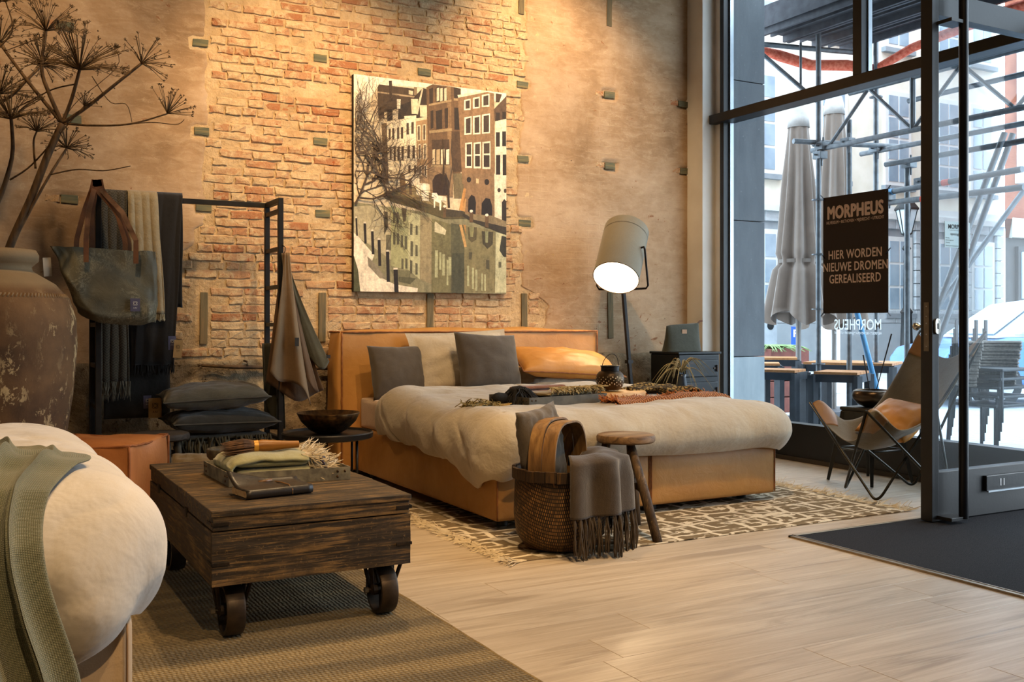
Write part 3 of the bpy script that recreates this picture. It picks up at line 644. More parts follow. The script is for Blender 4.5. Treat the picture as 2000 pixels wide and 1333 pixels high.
# border runs head-left -> foot-left -> foot-right -> head-right (outward normals point away from the bed)
DPATH = u_path([(2.195, 5.66), (2.195, 4.165), (4.0, 4.165), (4.0, 5.74)], 0.10)
DLEN = 1.495 + 1.805 + 1.575
def d_ztop(x, y):
    z = 0.548 + 0.018*nz(x*2.6, y*2.6, 1) + 0.012*nz(x*5.5+y*2, y*7, 3) + 0.05*max(0, min(1, (y-4.95)/0.6))*(0.65+0.5*nz(x*1.7, y*3.2, 6))
    z += 0.006*abs(nz(x*9 + y*4, y*12, 2)) - 0.014*math.exp(-((x-2.85)/0.65)**2-((y-4.72)/0.32)**2)
    return z - 0.03*max(0, min(1, (y-5.62)/0.12))
def d_zbot(t):
    l_ = t*DLEN
    if l_ < 1.495: y = 5.66 - l_; z = 0.338 - 0.055*max(0, (5.5-y)/1.3) + 0.012*math.sin(y*14) - 0.085*math.exp(-((y-4.36)/0.17)**2); return z
    if l_ < 3.30: x = 2.195 + (l_-1.495); z = 0.332 + 0.008*math.sin(x*5) - 0.075*math.exp(-((x-2.19)/0.13)**2); return z - 0.03*math.exp(-((x-4.0)/0.1)**2)
    return 0.31 + 0.01*math.sin(l_*9)
def d_bulge(t):
    l_ = t*DLEN; k = max(0, min(1, (l_-1.35)/0.35)); return 0.028 + 0.045*k + 0.012*nz(l_*2.2, 5)
def d_fold(t, q, x, y, z):
    l_ = t*DLEN; side = max(0, min(1, (1.75-l_)/0.3)); end = max(0, (l_-3.2)/0.2)
    f = 0.005*nz(x*11, y*11, z*11) + 0.008*nz(x*5, y*5+2, z*7) + 0.005*abs(nz(x*8+y*5, y*16, z*6))
    f += side*q*(0.020*math.sin(l_*17 + z*9 + 2*nz(l_*2, 3)) + 0.014*abs(nz(l_*7, z*4, 2))) + min(1, end)*q*0.014*math.sin(l_*30 + z*8)
    ph = l_*3.1 + z*4.2; f -= side*min(1, q*2.2)*0.02*max(0, 1-abs(((ph % 1.0)-0.5)/0.11))*(0.5+nz(l_*2.1, z*2))
    return f
P = puff_duvet(DPATH, lambda x, y: (3.09 + 0.25*(x-3.09)/0.9 * 0, max(y, 4.95) + (0 if y > 4.95 else 0.0)), d_ztop, d_zbot, d_bulge, d_fold)
DUV = P
def duvet_z(x, y):
    d = (DUV[..., 0]-x)**2 + (DUV[..., 1]-y)**2 + 10*(DUV[..., 2] < 0.46); return float(DUV.reshape(-1, 3)[d.argmin(), 2])
duvet = tag(obj('duvet', cloth_mb(P), M_duvet, smooth=True, solid=0.022, sub=1), 'crumpled beige linen duvet spread over the leather bed', 'duvet')

# ------------------------------------------------------------------ pillows at the headboard
M_char = fabric('charcoal_linen', '#3b332a', '#483f34', 420, wr=0.12)
M_sham = fabric('sham_linen', '#978c7a', '#a79c8a', 600, wr=0.6, wrs=8)
def cushion(name, w, h, t, rot, loc, mat, label, cat='pillow', seed=0, pinch=0.1, flange=0, wr=0.012, piping=None, group=None, power=0.42):
    base = (loc[0], loc[1], loc[2])
    m = pillow(w, h, t, seed, pinch, 28, wr, flange, power).xf(rot, loc)
    if piping is None:
        return tag(obj(name, m, mat, smooth=True, weld=True), label, cat, group)
    th = thing(name, label, cat, (loc[0], loc[1], loc[2]-h/2*abs(math.cos(rot[0]))), group)
    obj('cover', m, mat, th, smooth=True, weld=True)
    e = MB(); pts = []
    for k in range(4):
        for i in range(16):
            s_ = 2*i/16-1; u, v = [(s_, -1), (1, s_), (-s_, 1), (-1, -s_)][k]
            pts.append((w/2*u*(1-pinch*(1-v*v)*u*u) + 0.003*nz(i, k), 0.003*nz(i*1.3, k+5), h/2*v*(1-pinch*(1-u*u)*v*v) + 0.003*nz(i, k+9)))
    pts.append(pts[0]); e.tube(pts, 0.005, 5, False); e.xf(rot, loc)
    obj('raw_edge', e, piping, th, smooth=True)
    return th
cushion('throw_pillow', 0.40, 0.36, 0.15, (R(-16), 0, R(6)), (2.44, 5.99, 0.685), M_char, 'small charcoal linen pillow at the left end of the headboard', 'pillow', 1, 0.07, wr=0.005)
cushion('sham_pillow', 0.76, 0.46, 0.20, (R(-22), R(-2), R(2)), (2.92, 6.02, 0.735), M_sham, 'beige linen pillow with flat border behind the charcoal square one', 'pillow', 2, 0.05, 0.14, 0.02)
cushion('throw_pillow', 0.47, 0.40, 0.17, (R(-20), R(3), R(4)), (3.0, 5.80, 0.745), M_char, 'charcoal square pillow leaning in front of the bordered beige pillow', 'pillow', 3, 0.06, wr=0.005)
cushion('bed_pillow', 0.76, 0.44, 0.17, (R(-74), R(2), R(-4)), (3.66, 5.92, 0.605), M_sham, 'beige linen pillow lying flat under the cognac leather cushion', 'pillow', 4, 0.05, 0.12, 0.015)
M_cog2 = leather('amber_leather', '#a66e2c', '#b97f38', '#c38c45', 3)
cushion('leather_cushion', 0.78, 0.40, 0.16, (R(-70), R(4), R(-5)), (3.62, 5.86, 0.725), M_cog2, 'amber leather cushion with raw edges on top of the bed pillow', 'cushion', 5, 0.07, 0, 0.012, M_seam)

# ------------------------------------------------------------------ the pale bed in the left foreground
M_creamlea = leather('cream_leather', '#a58e72', '#b39c80', '#bda88d', 2, 0.6)
WX0, WX1, WY0, WY1 = -1.35, 0.300, 2.17, 4.05
b2 = thing('pale_bed', 'pale leather box bed cut off at the left edge', 'bed', (-0.5, 3.1, 0))
bb = obj('base_box', puffy(WX0, WX1, WY0, WY1, 0.05, 0.40, 0.010), M_creamlea, b2, smooth='auto', bevel=0.02, bseg=3)
obj('corner_seam', MB().tube([(WX1-0.012, WY0-0.004, 0.055 + 0.33*i/10) for i in range(11)], 0.0025, 6), simple('cream_seam', '#8f7355', '#8f7355', 9, 0.7), bb, smooth=True)
obj('bottom_seam', MB().tube([(WX0 + (WX1-WX0)*i/10, WY0-0.008, 0.12) for i in range(11)], 0.002, 6), MATS['cream_seam'], bb, smooth=True)
for fx, fy in ((0.25, 2.27), (0.25, 3.95), (-1.25, 2.27), (-1.25, 3.95)): obj('foot', MB().tube([(fx, fy, 0.012), (fx, fy, 0.06)], 0.03, 14), M_foot, b2, smooth='auto')
tag(obj('mattress', puffy(WX0+0.03, WX1-0.02, WY0+0.03, WY1-0.02, 0.402, 0.545, 0.008), M_sheet, smooth='auto', bevel=0.04, bseg=4), 'mattress hidden under the white duvet of the pale bed', 'mattress')
M_wduv = fabric('white_linen', '#b9b1a6', '#cac2b8', 550, 5, bump=0.04, wr=0.45, wrs=6)
WPATH = u_path([(-1.3, 2.15), (0.318, 2.15), (0.318, 4.12), (-1.3, 4.12)], 0.15)
WLEN = 1.605 + 1.97 + 1.605
def w_ztop(x, y): return 0.682 + 0.016*nz(x*2.4, y*2.4, 8) + 0.008*nz(x*6, y*5, 3) + 0.012*nz(x*1.2, y*1.5, 5) - 0.036*(y-2.3) - 0.02*max(0, (y-3.7)/0.4)
def w_zbot(t):
    l_ = t*WLEN; return 0.345 + 0.02*math.sin(l_*11 + 1) - 0.03*math.exp(-((l_-1.42)/0.08)**2) + 0.05*math.exp(-((l_-1.62)/0.10)**2)
def w_fold(t, q, x, y, z):
    l_ = t*WLEN; f = 0.004*nz(x*12, y*12, z*12) + 0.009*nz(x*4, y*4+2, z*5) - 0.008*max(0, 1-abs(nz(x*3.5+y*2, y*5, z*4))/0.09); foot = math.exp(-((l_-1.40)/0.28)**2)
    f += q*foot*(0.026*math.sin(l_*26 + z*14 + 2*nz(l_*4, z*3)) - 0.045*max(0, 1-abs(z-0.45-0.12*(l_-1.4))/0.035)*max(0, 1-abs(l_-1.36)/0.17))
    return f
P = puff_duvet(WPATH, lambda x, y: (-0.5 if x > -0.5 else x, min(max(y, 2.95), 3.3)), w_ztop, w_zbot, lambda t: 0.055 + 0.01*nz(t*9, 4), w_fold, 300, 46, 40, 0.15)
WDUV = P
tag(obj('duvet', cloth_mb(P), M_wduv, smooth=True, solid=0.02, sub=1), 'plump white linen duvet on the pale bed in the foreground', 'duvet')
# green woven throw dragged over the white duvet
def throw_mat():
    t = NT('green_waffle_throw'); v = t.coord('UV'); ov = t.coord('Object')
    a = t.n('ShaderNodeTexChecker', Vector=v, Scale=1.0)
    w1 = t.n('ShaderNodeTexWave', {'bands_direction': 'X', 'wave_profile': 'SIN'}, Vector=v, Scale=95, Distortion=0.6).outputs['Fac']; w2 = t.n('ShaderNodeTexWave', {'bands_direction': 'Y'}, Vector=v, Scale=95, Distortion=0.6).outputs['Fac']
    w = t.math('MULTIPLY', w1, w2); n = t.noise(ov, 6, 4); f = t.math('ADD', t.math('MULTIPLY', n, 0.55), t.math('MULTIPLY', w, 0.45))
    c = t.ramp(f, [(0.2, L('#565c4c')), (0.45, L('#7c7a5f')), (0.75, L('#97927a'))])
    return t.fin(c, 0.95, 0, t.bump(w, 0.7, 0.003), 0.15, 0.3)
TPR = [(2.04, 0.10), (2.04, 0.22), (2.03, 0.36), (2.035, 0.48), (2.06, 0.58), (2.13, 0.67), (2.25, 0.712), (2.45, 0.716), (2.8, 0.705), (3.2, 0.688)]
def throw():
    nx, ny = 110, 130; P = np.zeros((ny, nx, 3)); ys_ = np.array(TPR); seg = np.r_[0, np.cumsum(np.hypot(*np.diff(ys_, axis=0).T))]
    for j in range(ny):
        s_ = seg[-1]*j/(ny-1); y = np.interp(s_, seg, ys_[:, 0]); z = np.interp(s_, seg, ys_[:, 1]); e = 0.02
        ty = np.interp(s_+e, seg, ys_[:, 0]) - np.interp(s_-e, seg, ys_[:, 0]); tz_ = np.interp(s_+e, seg, ys_[:, 1]) - np.interp(s_-e, seg, ys_[:, 1]); l_ = math.hypot(ty, tz_) + 1e-9; ny_, nz_ = -tz_/l_, ty/l_
        hang = max(0, min(1, (0.62-s_)/0.25))
        for i in range(nx):
            a = i/(nx-1); w = a*12 + 0.8*nz(a*2.5, s_*1.8, 4) + 0.5*s_*(1-a)
            f = 0.5 + 0.5*math.sin(w*2*math.pi); f = f**1.5; bun = math.exp(-((s_-0.80)/0.13)**2)*max(0, (a-0.35)/0.65)
            d = 0.014 + 0.070*f*(0.7+0.3*hang)*(0.6+0.8*abs(nz(a*4, 3))) + bun*0.03*abs(math.sin(s_*30 + a*5)) + 0.008*nz(a*9, s_*7, 2); d = 0.006 + (d-0.006)*(1-a**(7 + 40*hang)) - 0.03*max(0, s_-0.55)
            xr = 0.15 + 0.02*math.sin(s_*9) + 0.05*bun + 0.03*nz(s_*3, 1.0) - 0.10*max(0, s_-0.95); x = -0.62 + (xr+0.62)*a + 0.010*math.cos(w*2*math.pi)
            P[j, i] = (x, y + ny_*d, max(0.015, z + nz_*d + 0.05*hang*(1-hang)*0))
    return P
P = throw()
M_throw = throw_mat(); th = thing('woven_throw', 'sage green waffle throw draped in folds over the white duvet', 'throw', (-0.2, 2.1, 0.0))
ob = obj('cloth', cloth_mb(P), M_throw, th, smooth=True, solid=0.008, sub=1)
uvl = ob.data.uv_layers.new(name='UVMap'); ny_, nx_ = P.shape[:2]; li = np.zeros(len(ob.data.loops), np.int32); ob.data.loops.foreach_get('vertex_index', li)
uvl.data.foreach_set('uv', np.stack([(li % nx_)/(nx_-1)*1.15, (li // nx_)/(ny_-1)*1.9], -1).astype(np.float32).ravel())
obj('fringe', fringe_mb([tuple(P[0, i]) for i in range(nx_)], 0.05, 0.0022, 3, (0, 0, -1), 0.25, 4, 3, 3, 0.006, 0.005), simple('sage_yarn', '#6d7059', '#8a8a72', 30, 0.95), th)
# ------------------------------------------------------------------ trunk on wheels
def trunk_mat(name, axis):
    t = NT(name); st = {'x': (0.05, 1, 1), 'y': (1, 0.05, 1)}[axis]; v = t.coord('Object', st, 1); v2 = t.coord('Object', rnd=1)
    g = t.noise(v, 60, 6, 0.7, 0.6); g2 = t.noise(v, 160, 4, 0.7); big = t.noise(v2, 7, 5, 0.65, 0.5); fl = t.noise(v2, 90, 4, 0.7)
    c = t.ramp(g, [(0.3, L('#1c160f')), (0.55, L('#2f2519')), (0.75, L('#43361f'))])
    w = t.math('MULTIPLY', t.rng(t.math('ADD', t.math('MULTIPLY', g, 0.6), t.math('MULTIPLY', g2, 0.4)), 0.47, 0.58), t.rng(big, 0.38, 0.6, 0.15, 1.0)); w = t.math('ADD', w, t.math('MULTIPLY', t.rng(fl, 0.6, 0.68), 0.5))
    c = t.mix(w, c, L('#7d6039'))
    return t.fin(c, t.rng(g, 0.3, 0.7, 0.5, 0.7), 0, t.bump(t.math('ADD', g, t.math('MULTIPLY', g2, 0.5)), 0.5, 0.004), 0.35)
M_trunk = trunk_mat('dark_worn_trunk', 'x'); M_trunky = trunk_mat('dark_worn_trunk_side', 'y')
M_iron = simple('old_iron', '#1b1714', '#3a2e22', 25, 0.55, 0.6, 0.25, 70)
TX0, TX1, TY0, TY1 = 0.655, 1.308, 3.10, 4.271; TZ0, TZ1, TZC = 0.194, 0.426, 0.363
tr = thing('wheeled_trunk', 'low dark wooden trunk on four iron wheels used as coffee table', 'trunk', (0.98, 3.68, 0))
body = obj('body', MB().box(TX0+0.004, TX1-0.004, TY0+0.02, TY1-0.01, TZ0, TZC-0.004), M_trunk, tr, bevel=0.003)
obj('front_board', MB().grid(30, 10, lambda a, b: (TX0 + (TX1-TX0)*a, TY0 + 0.003*nz(a*5, b*3), TZ0 + (TZC-0.004-TZ0)*b)).box(TX0, TX1, TY0+0.004, TY0+0.022, TZ0, TZC-0.004), M_trunk, body)
obj('side_board', MB().box(TX0, TX0+0.02, TY0+0.022, TY1, TZ0, TZC-0.004), M_trunky, body, bevel=0.003)
obj('side_board', MB().box(TX1-0.02, TX1, TY0+0.022, TY1, TZ0, TZC-0.004), M_trunky, body, bevel=0.003)
lid = obj('lid', MB().box(TX0+0.003, TX1-0.003, TY0+0.003, TY1-0.003, TZC, TZ1-0.02), M_trunk, tr, bevel=0.003)
ys = [TY0-0.004, 3.30, 3.46, 3.66, 3.93, TY1]
for i in range(5):
    obj('lid_plank', MB().box(TX0-0.002, TX1+0.002, ys[i]+0.001, ys[i+1]-0.001, TZ1-0.02, TZ1).jit(0.003, 5, i), M_trunk, lid, bevel=0.003)
for zc in (0.385, 0.262):
    for xs, sg in ((TX0, 1), (TX1, -1)):
        obj('corner_strap', MB().box(min(xs-0.003*sg, xs+0.052*sg), max(xs-0.003*sg, xs+0.052*sg), TY0-0.005, TY0-0.001, zc-0.005, zc+0.005).box(min(xs-0.004*sg, xs), max(xs-0.004*sg, xs), TY0-0.005, TY0+0.06, zc-0.005, zc+0.005), M_iron, tr, bevel=0.001)
for yy_ in (3.5, 4.05):
    obj('side_clasp', MB().box(TX0-0.006, TX0, yy_-0.012, yy_+0.012, TZC-0.02, TZC+0.012), M_iron, tr, bevel=0.001)
def wheel(cx, cy, lean):
    w = 0.036; r = 0.083
    c = obj('caster', MB().tube([(cx-0.052, cy-0.03, TZ0), (cx-0.034, cy, r)], 0.007, 6).tube([(cx+0.052, cy+0.03, TZ0), (cx+0.034, cy, r)], 0.007, 6).tube([(cx-0.052, cy+0.05, TZ0), (cx-0.036, cy+0.005, r)], 0.007, 6).tube([(cx+0.052, cy-0.05, TZ0), (cx+0.036, cy+0.005, r)], 0.007, 6).box(cx-0.06, cx+0.06, cy-0.055, cy+0.055, TZ0-0.008, TZ0), M_iron, tr)
    prof = [(r*0.8, -w*0.7), (r, -w*0.75), (r*1.0, w*0.75), (r*0.8, w*0.7), (r*0.8, -w*0.7)]
    tire = MB().lathe([(r-0.014, -w*0.8), (r-0.003, -w*0.8), (r, -w*0.6), (r, w*0.6), (r-0.003, w*0.8), (r-0.014, w*0.8), (r-0.014, -w*0.8)], 36).xf((0, R(90), 0), (cx, cy, r+0.0115))
    tw = obj('wheel', tire, simple('wheel_iron', '#2a221b', '#46382a', 14, 0.45, 0.5, 0.15, 60), c, smooth='auto')
    sp = MB()
    for k in range(5):
        t = 2*math.pi*k/5 + lean; sp.beam((cx, cy, r+0.0115), (cx, cy+(r-0.01)*math.cos(t), r+0.0115+(r-0.01)*math.sin(t)), 0.02, 0.016)
    sp.tube([(cx-w, cy, r+0.0115), (cx+w, cy, r+0.0115)], 0.02, 12).tube([(cx-w*1.5, cy, r+0.0115), (cx+w*1.5, cy, r+0.0115)], 0.007, 8)
    obj('hub', sp, M_iron, c)
    obj('axle_nut', MB().tube([(cx-w*1.75, cy, r+0.0115), (cx-w*1.4, cy, r+0.0115)], 0.011, 6), M_latch, c)
for cx, cy, ln in ((0.735, 3.20, 0.3), (1.245, 3.20, 0.9), (0.735, 4.16, 0.1), (1.245, 4.16, 0.5)): wheel(cx, cy, ln)

# ------------------------------------------------------------------ things on the trunk
M_zinc = simple('weathered_zinc', '#5d574a', '#857d68', 22, 0.6, 0.25, 0.12, 60, lo=0.4, hi=0.62)
M_rivet = simple('rivet_brown', '#5b432c', '#3e2e20', 40, 0.5, 0.6, 0.1)
def tray(name, label, corners, z0, h, mat, rivs=True, th=0.004):
    """open metal tray on four ground corners (fl, fr, br, bl)"""
    c = [Vector((x, y, 0)) for x, y in corners]; ctr = sum(c, Vector())/4
    t = thing(name, label, 'tray', (ctr.x, ctr.y, z0))
    obj('bottom', MB().prism([(p.x, p.y) for p in c], lambda a, b: (a, b, z0+0.001), lambda a, b: (a, b, z0+0.004)), mat, t)
    for i in range(4):
        a, b = c[i], c[(i+1) % 4]; sd = obj('side', MB().beam((a.x, a.y, z0+h/2), (b.x, b.y, z0+h/2), th, h), mat, t)
        if rivs:
            d = (b-a).normalized(); nrm = Vector((d.y, -d.x, 0))
            for q, zz_ in ((0.018, 0.7), (0.045, 0.7), (0.045, 0.3)):
                for e in (a + d*q, b - d*q):
                    p = Vector((e.x, e.y, z0 + h*zz_)); obj('rivet', MB().ellipsoid(p + nrm*(th/2), (0.005, 0.005, 0.005), 8, 5), M_rivet, sd, smooth=True)
    return t
ZT = TZ1 + 0.0015
tray('zinc_tray', 'riveted zinc tray on the trunk holding the green throw', [(0.805, 3.53), (1.232, 3.49), (1.225, 3.87), (0.795, 3.90)], ZT, 0.047, M_zinc)
M_sage = fabric('sage_cloth', '#8a865f', '#a09a72', 420, wr=0.35)
# folded throw: stacked rounded layers
ft = thing('folded_throw', 'folded sage green throw with cream fringe lying in the zinc tray', 'throw', (0.98, 3.70, ZT+0.005))
def folded(cx, cy, ang, l, w, z0, layers, th, mat, parent, seed, over=0.0):
    for k in range(layers):
        z = z0 + k*th
        def fn(a, b, z=z, k=k):
            t = 2*math.pi*a; u = math.cos(t); v = math.sin(t); s_ = 0.5
            x = l/2*math.copysign(abs(u)**0.22, u); yz = b*2-1
            y = w/2*yz; zz_ = th/2*math.copysign(abs(v)**0.45, v)*max(0.05, 1 - abs(yz)**6)**0.5; x *= 1 - 0.05*abs(yz)**6
            x *= 1 + 0.03*nz(k*3+seed, yz*2) - 0.05*(k % 2)
            x += 0.008*nz(yz*2+k, seed); zz_ += 0.008*nz(x*6, y*6, seed+k)*(1 if v > 0 else 0.4)
            return (x, y, z + th/2 + zz_)
        m = MB().grid(28, 22, fn, closed=True).xf((0, 0, ang), (cx, cy, 0))
        n_ = 28
        m.f += [tuple(range(n_-1, -1, -1)), tuple(range(21*n_, 22*n_))]; m.mi += [0, 0]
        obj('fold', m, mat, parent, smooth='auto')
folded(0.985, 3.70, R(-4), 0.27, 0.25, ZT+0.016, 2, 0.033, M_sage, ft, 3)
WR = [(0.15, 0.006), (0.0, 0.004), (-0.10, 0.006), (-0.135, 0.014), (-0.16, 0.035), (-0.162, 0.058), (-0.145, 0.082), (-0.11, 0.094), (-0.05, 0.097), (0.02, 0.094), (0.08, 0.095), (0.13, 0.088)]
def wrap(a, b):
    t = a*(len(WR)-1); k = min(int(t), len(WR)-2); f = t-k; x = WR[k][0]*(1-f)+WR[k+1][0]*f; z = WR[k][1]*(1-f)+WR[k+1][1]*f; yy_ = 2*b-1
    z *= 1 - 0.22*abs(yy_)**5*(a > 0.45); y = 0.14*yy_ + 0.008*nz(x*9, 2); return (0.975 + x*(1-0.03*abs(yy_)**4) + 0.006*nz(yy_*3, 5), 3.70 + y - 0.05*x, ZT + 0.006 + z + 0.006*nz(x*14, yy_*3, 4)*(a > 0.5))
obj('wrap', MB().grid(44, 26, wrap), M_sage, ft, smooth=True, solid=0.009)
st = [(1.135 + 0.05*math.sin(i*2.1) - 0.10*i/60, 3.66 + 0.26*i/60 - 0.04, ZT + 0.078 - 0.0*i) for i in range(60)]
obj('fringe', fringe_mb([(1.09 + 0.02*i/70, 3.58 + 0.25*i/70, ZT+0.092) for i in range(70)], 0.11, 0.0017, 12, (0.8, 0.05, -0.25), 0.55, 7, 3, 5, 0.012, ZT+0.01), M_cream_yarn, ft)
obj('fringe', fringe_mb([(1.12, 3.58 + 0.22*i/50, ZT+0.045) for i in range(50)], 0.13, 0.0017, 13, (0.9, 0.0, -0.14), 0.5, 7, 3, 5, 0.012, ZT+0.01), M_cream_yarn, ft)
# calligraphy brush
br = thing('bamboo_brush', 'large bamboo handled brush with brown bristles on the folded throw', 'brush', (0.95, 3.70, ZT+0.08))
bz = ZT+0.120; bdir = Vector((0.99, -0.05, 0.0)).normalized(); b0 = Vector((0.825, 3.67, bz)); b1 = b0 + bdir*0.11; b2_ = b1 + bdir*0.155
obj('handle', MB().tube([b1, b1+bdir*0.02, b1+bdir*0.06, b1+bdir*0.11, b2_], [0.021, 0.024, 0.020, 0.015, 0.013], 16), wood('bamboo', '#6e4418', '#94601f', '#5a3212', 'x', 2, 0.4, 0.1), br, smooth='auto')
obj('ferrule', MB().tube([b1-bdir*0.012, b1+bdir*0.004], [0.0225, 0.0235], 16), simple('ferrule_gold', '#b5812f', '#c48f3a', 9, 0.4, 0.3), br, smooth='auto')
rb = random.Random(5); bm_ = MB()
for i in range(260):
    t = rb.uniform(0, 6.283); q = math.sqrt(rb.random()); side = Vector((-bdir.y, bdir.x, 0)); u = side*math.cos(t) + Vector((0, 0, 1))*math.sin(t)
    s0 = b1 + u*0.019*q; s1 = b1 - bdir*0.05 + u*0.030*q; s2 = b0 - bdir*rb.uniform(-0.02, 0.02) + u*(0.026*q) + Vector((0, 0, -0.006))
    bm_.tube([s0, s1, s2], [0.0018, 0.0018, 0.0005], 3, False)
obj('bristles', bm_, simple('bristle_brown', '#3a2310', '#6b4520', 40, 0.7), br)
# bead bracelet
bc = thing('bead_bracelet', 'dark bead bracelet around the cream fringe in the tray', 'bracelet', (1.165, 3.60, ZT+0.005))
for k in range(16):
    t = 2*math.pi*k/16
    obj('bead', MB().ellipsoid((1.165 + 0.012*math.sin(t*2), 3.60 + 0.036*math.cos(t), ZT + 0.042 + 0.03*math.sin(t)), (0.0075,)*3, 10, 6), simple('bead_red', '#8e2416', '#8e2416', 9, 0.3) if k == 9 else simple('bead_dark', '#241a22', '#3a2c33', 30, 0.3), bc, smooth=True)
# leather notebook
nb_ = thing('leather_notebook', 'black leather wrapped notebook with cord at the front of the trunk', 'notebook', (0.95, 3.31, ZT))
M_blk = leather('black_leather', '#17130f', '#1f1914', '#2a211a', 3, 0.4)
na, nl, nw = R(9), 0.235, 0.15
def NB(x, y, z): return (0.897 + x*math.cos(na) - y*math.sin(na), 3.325 + x*math.sin(na) + y*math.cos(na), ZT + z)
obj('page_block', MB().add([NB(*p) for p in [(-.112,-.066,.004),(.11,-.066,.004),(.11,.062,.004),(-.112,.062,.004),(-.112,-.066,.026),(.11,-.066,.026),(.11,.062,.024),(-.112,.062,.024)]], [(0,3,2,1),(4,5,6,7),(0,1,5,4),(1,2,6,5),(2,3,7,6),(3,0,4,7)]), simple('old_paper', '#b58f5d', '#c9a570', 60, 0.9, 0, 0.3, 200), nb_)
cv = [(-0.075, 0.062, 0.002), ]
prof = [(.074, .0015), (.0, .0015), (-.062, .0015), (-.072, .006), (-.074, .015), (-.071, .024), (-.062, .029), (-.02, .030), (.02, .031), (.05, .036), (.068, .046)]
def cover(a, b):
    i = a*(len(prof)-1); k = min(int(i), len(prof)-2); f = i-k; y = prof[k][0]*(1-f)+prof[k+1][0]*f; z = prof[k][1]*(1-f)+prof[k+1][1]*f
    lift = max(0, y)*0.5*max(0, 0.5-b)*2 if a > 0.6 else 0
    return NB(-nl/2 + nl*b - (0.012 if a > 0.6 and b < 0.3 else 0)*a, y*(1 - 0.15*b*(a > 0.8)), z*(1 - 0.12*b*(a > 0.6)) + lift)
obj('cover', MB().grid(34, 14, cover), M_blk, nb_, smooth=True, solid=0.0025)
obj('cord', MB().tube([NB(.03, .045, .033), NB(.035, .0, .035), NB(.04, -.05, .033), NB(.043, -.075, .020), NB(.043, -.074, .004)], 0.0022, 6), simple('cord_tan', '#6d4a24', '#8a6233', 30, 0.6), nb_, smooth=True)
obj('toggle', MB().tube([NB(-.03, .035, .037), NB(.02, .04, .038)], [0.004, 0.006], 8), simple('toggle_horn', '#5a3d20', '#7a5730', 30, 0.4), nb_, smooth=True)

# ------------------------------------------------------------------ orange leather pouf behind the trunk
M_org = leather('orange_leather', '#96582b', '#ad6c38', '#b97a44', 2.5, 0.5, 0.3)
pf = thing('leather_pouf', 'orange leather cube pouf between the white bed and the trunk', 'pouf', (0.575, 5.29, 0))
pa = R(60); pc = (0.575, 5.29)
def PT(x, y, z): return (pc[0] + x*math.cos(pa) - y*math.sin(pa), pc[1] + x*math.sin(pa) + y*math.cos(pa), z)
m = puffy(-0.245, 0.245, -0.245, 0.245, 0.004, 0.42, 0.016, n=16).jit(0.02, 5, 3); m.v = [PT(*p) for p in m.v]
obj('body', m, M_org, pf, smooth='auto', bevel=0.012)
e = MB()
cs = [(-.247, -.247), (.247, -.247), (.247, .247), (-.247, .247)]
for i in range(4):
    (xa, ya), (xb, yb) = cs[i], cs[(i+1) % 4]
    e.tube([PT(xa+(xb-xa)*k/14, ya+(yb-ya)*k/14, 0.424 + 0.006*nz(k*0.7, i) - 0.012*math.sin(math.pi*k/14)) for k in range(15)], 0.006, 6)
    e.tube([PT(xa*1.01, ya*1.01, 0.01 + 0.41*k/10) for k in range(11)], 0.006, 6)
obj('raw_seam', e, simple('orange_seam', '#9a5c30', '#80481f', 20, 0.7), pf, smooth=True)

# ------------------------------------------------------------------ big clay jar with dried hogweed
def jar_mat():
    t = NT('flaking_clay'); v = t.coord('Object'); n1 = t.noise(v, 3, 5, 0.6); n2 = t.noise(t.coord('Object', (1, 1, 0.6)), 14, 8, 0.78, 0.3)
    c = t.ramp(n1, [(0.3, L('#3d2b1c')), (0.5, L('#5f4429')), (0.7, L('#7a5a38'))]); n4 = t.noise(t.coord('Object', (1, 1, 0.5)), 2.2, 3)
    fl = t.math('MULTIPLY', t.rng(n2, 0.55, 0.58), t.rng(n4, 0.44, 0.58)); c = t.mix(fl, c, L('#b89d70'))
    sep = t.n('ShaderNodeSeparateXYZ', Vector=v); ht = t.rng(sep.outputs['Z'], 1.16, 1.20); c = t.mix(t.math('MULTIPLY', ht, 0.75), c, L('#8a7556'))
    return t.fin(c, 0.8, 0, t.bump(t.math('ADD', t.math('MULTIPLY', fl, 0.5), n2), 0.4, 0.008), 0.3)
JX, JY = 0.11, 5.63
jar = thing('clay_jar', 'huge brown clay jar with flaking glaze at the left edge', 'jar', (JX, JY, 0))
prof = [(0.0, 0.0), (0.25, 0.0), (0.27, 0.03), (0.33, 0.35), (0.375, 0.65), (0.395, 0.88), (0.39, 1.02), (0.36, 1.12), (0.29, 1.20), (0.215, 1.245), (0.185, 1.265), (0.18, 1.285), (0.195, 1.30), (0.212, 1.315), (0.214, 1.345), (0.20, 1.37), (0.18, 1.372), (0.165, 1.35), (0.16, 1.28), (0.2, 1.2), (0.3, 1.05)]
obj('body', MB().lathe(prof, 56, (JX, JY, 0), wob=0.012), jar_mat(), jar, smooth=True)
rp_ = MB()
for k in range(120):
    t = 2*math.pi*k/120; r0, r1 = 0.352, 0.338
    rp_.tube([(JX+r0*math.cos(t), JY+r0*math.sin(t), 1.125), (JX+r1*math.cos(t+0.04), JY+r1*math.sin(t+0.04), 1.145)], 0.0055, 4)
obj('rope_band', rp_, MATS.get('x') or simple('jar_band', '#6b5236', '#8a6f4c', 20, 0.85), jar, smooth=True)
hg = thing('dried_hogweed', 'tall dried hogweed stems with umbels standing in the clay jar', 'dried plant', (JX, JY, 1.2))
M_stem = simple('dry_stem', '#3f2d1a', '#5d4427', 14, 0.85, 0, 0.4, 60, (4, 4, 0.5)); M_umb = simple('dry_umbel', '#3d2c18', '#5a4425', 20, 0.9)
rg = random.Random(21)
HF = (0.4802, 0.8771); HR = (0.8771, -0.4802)
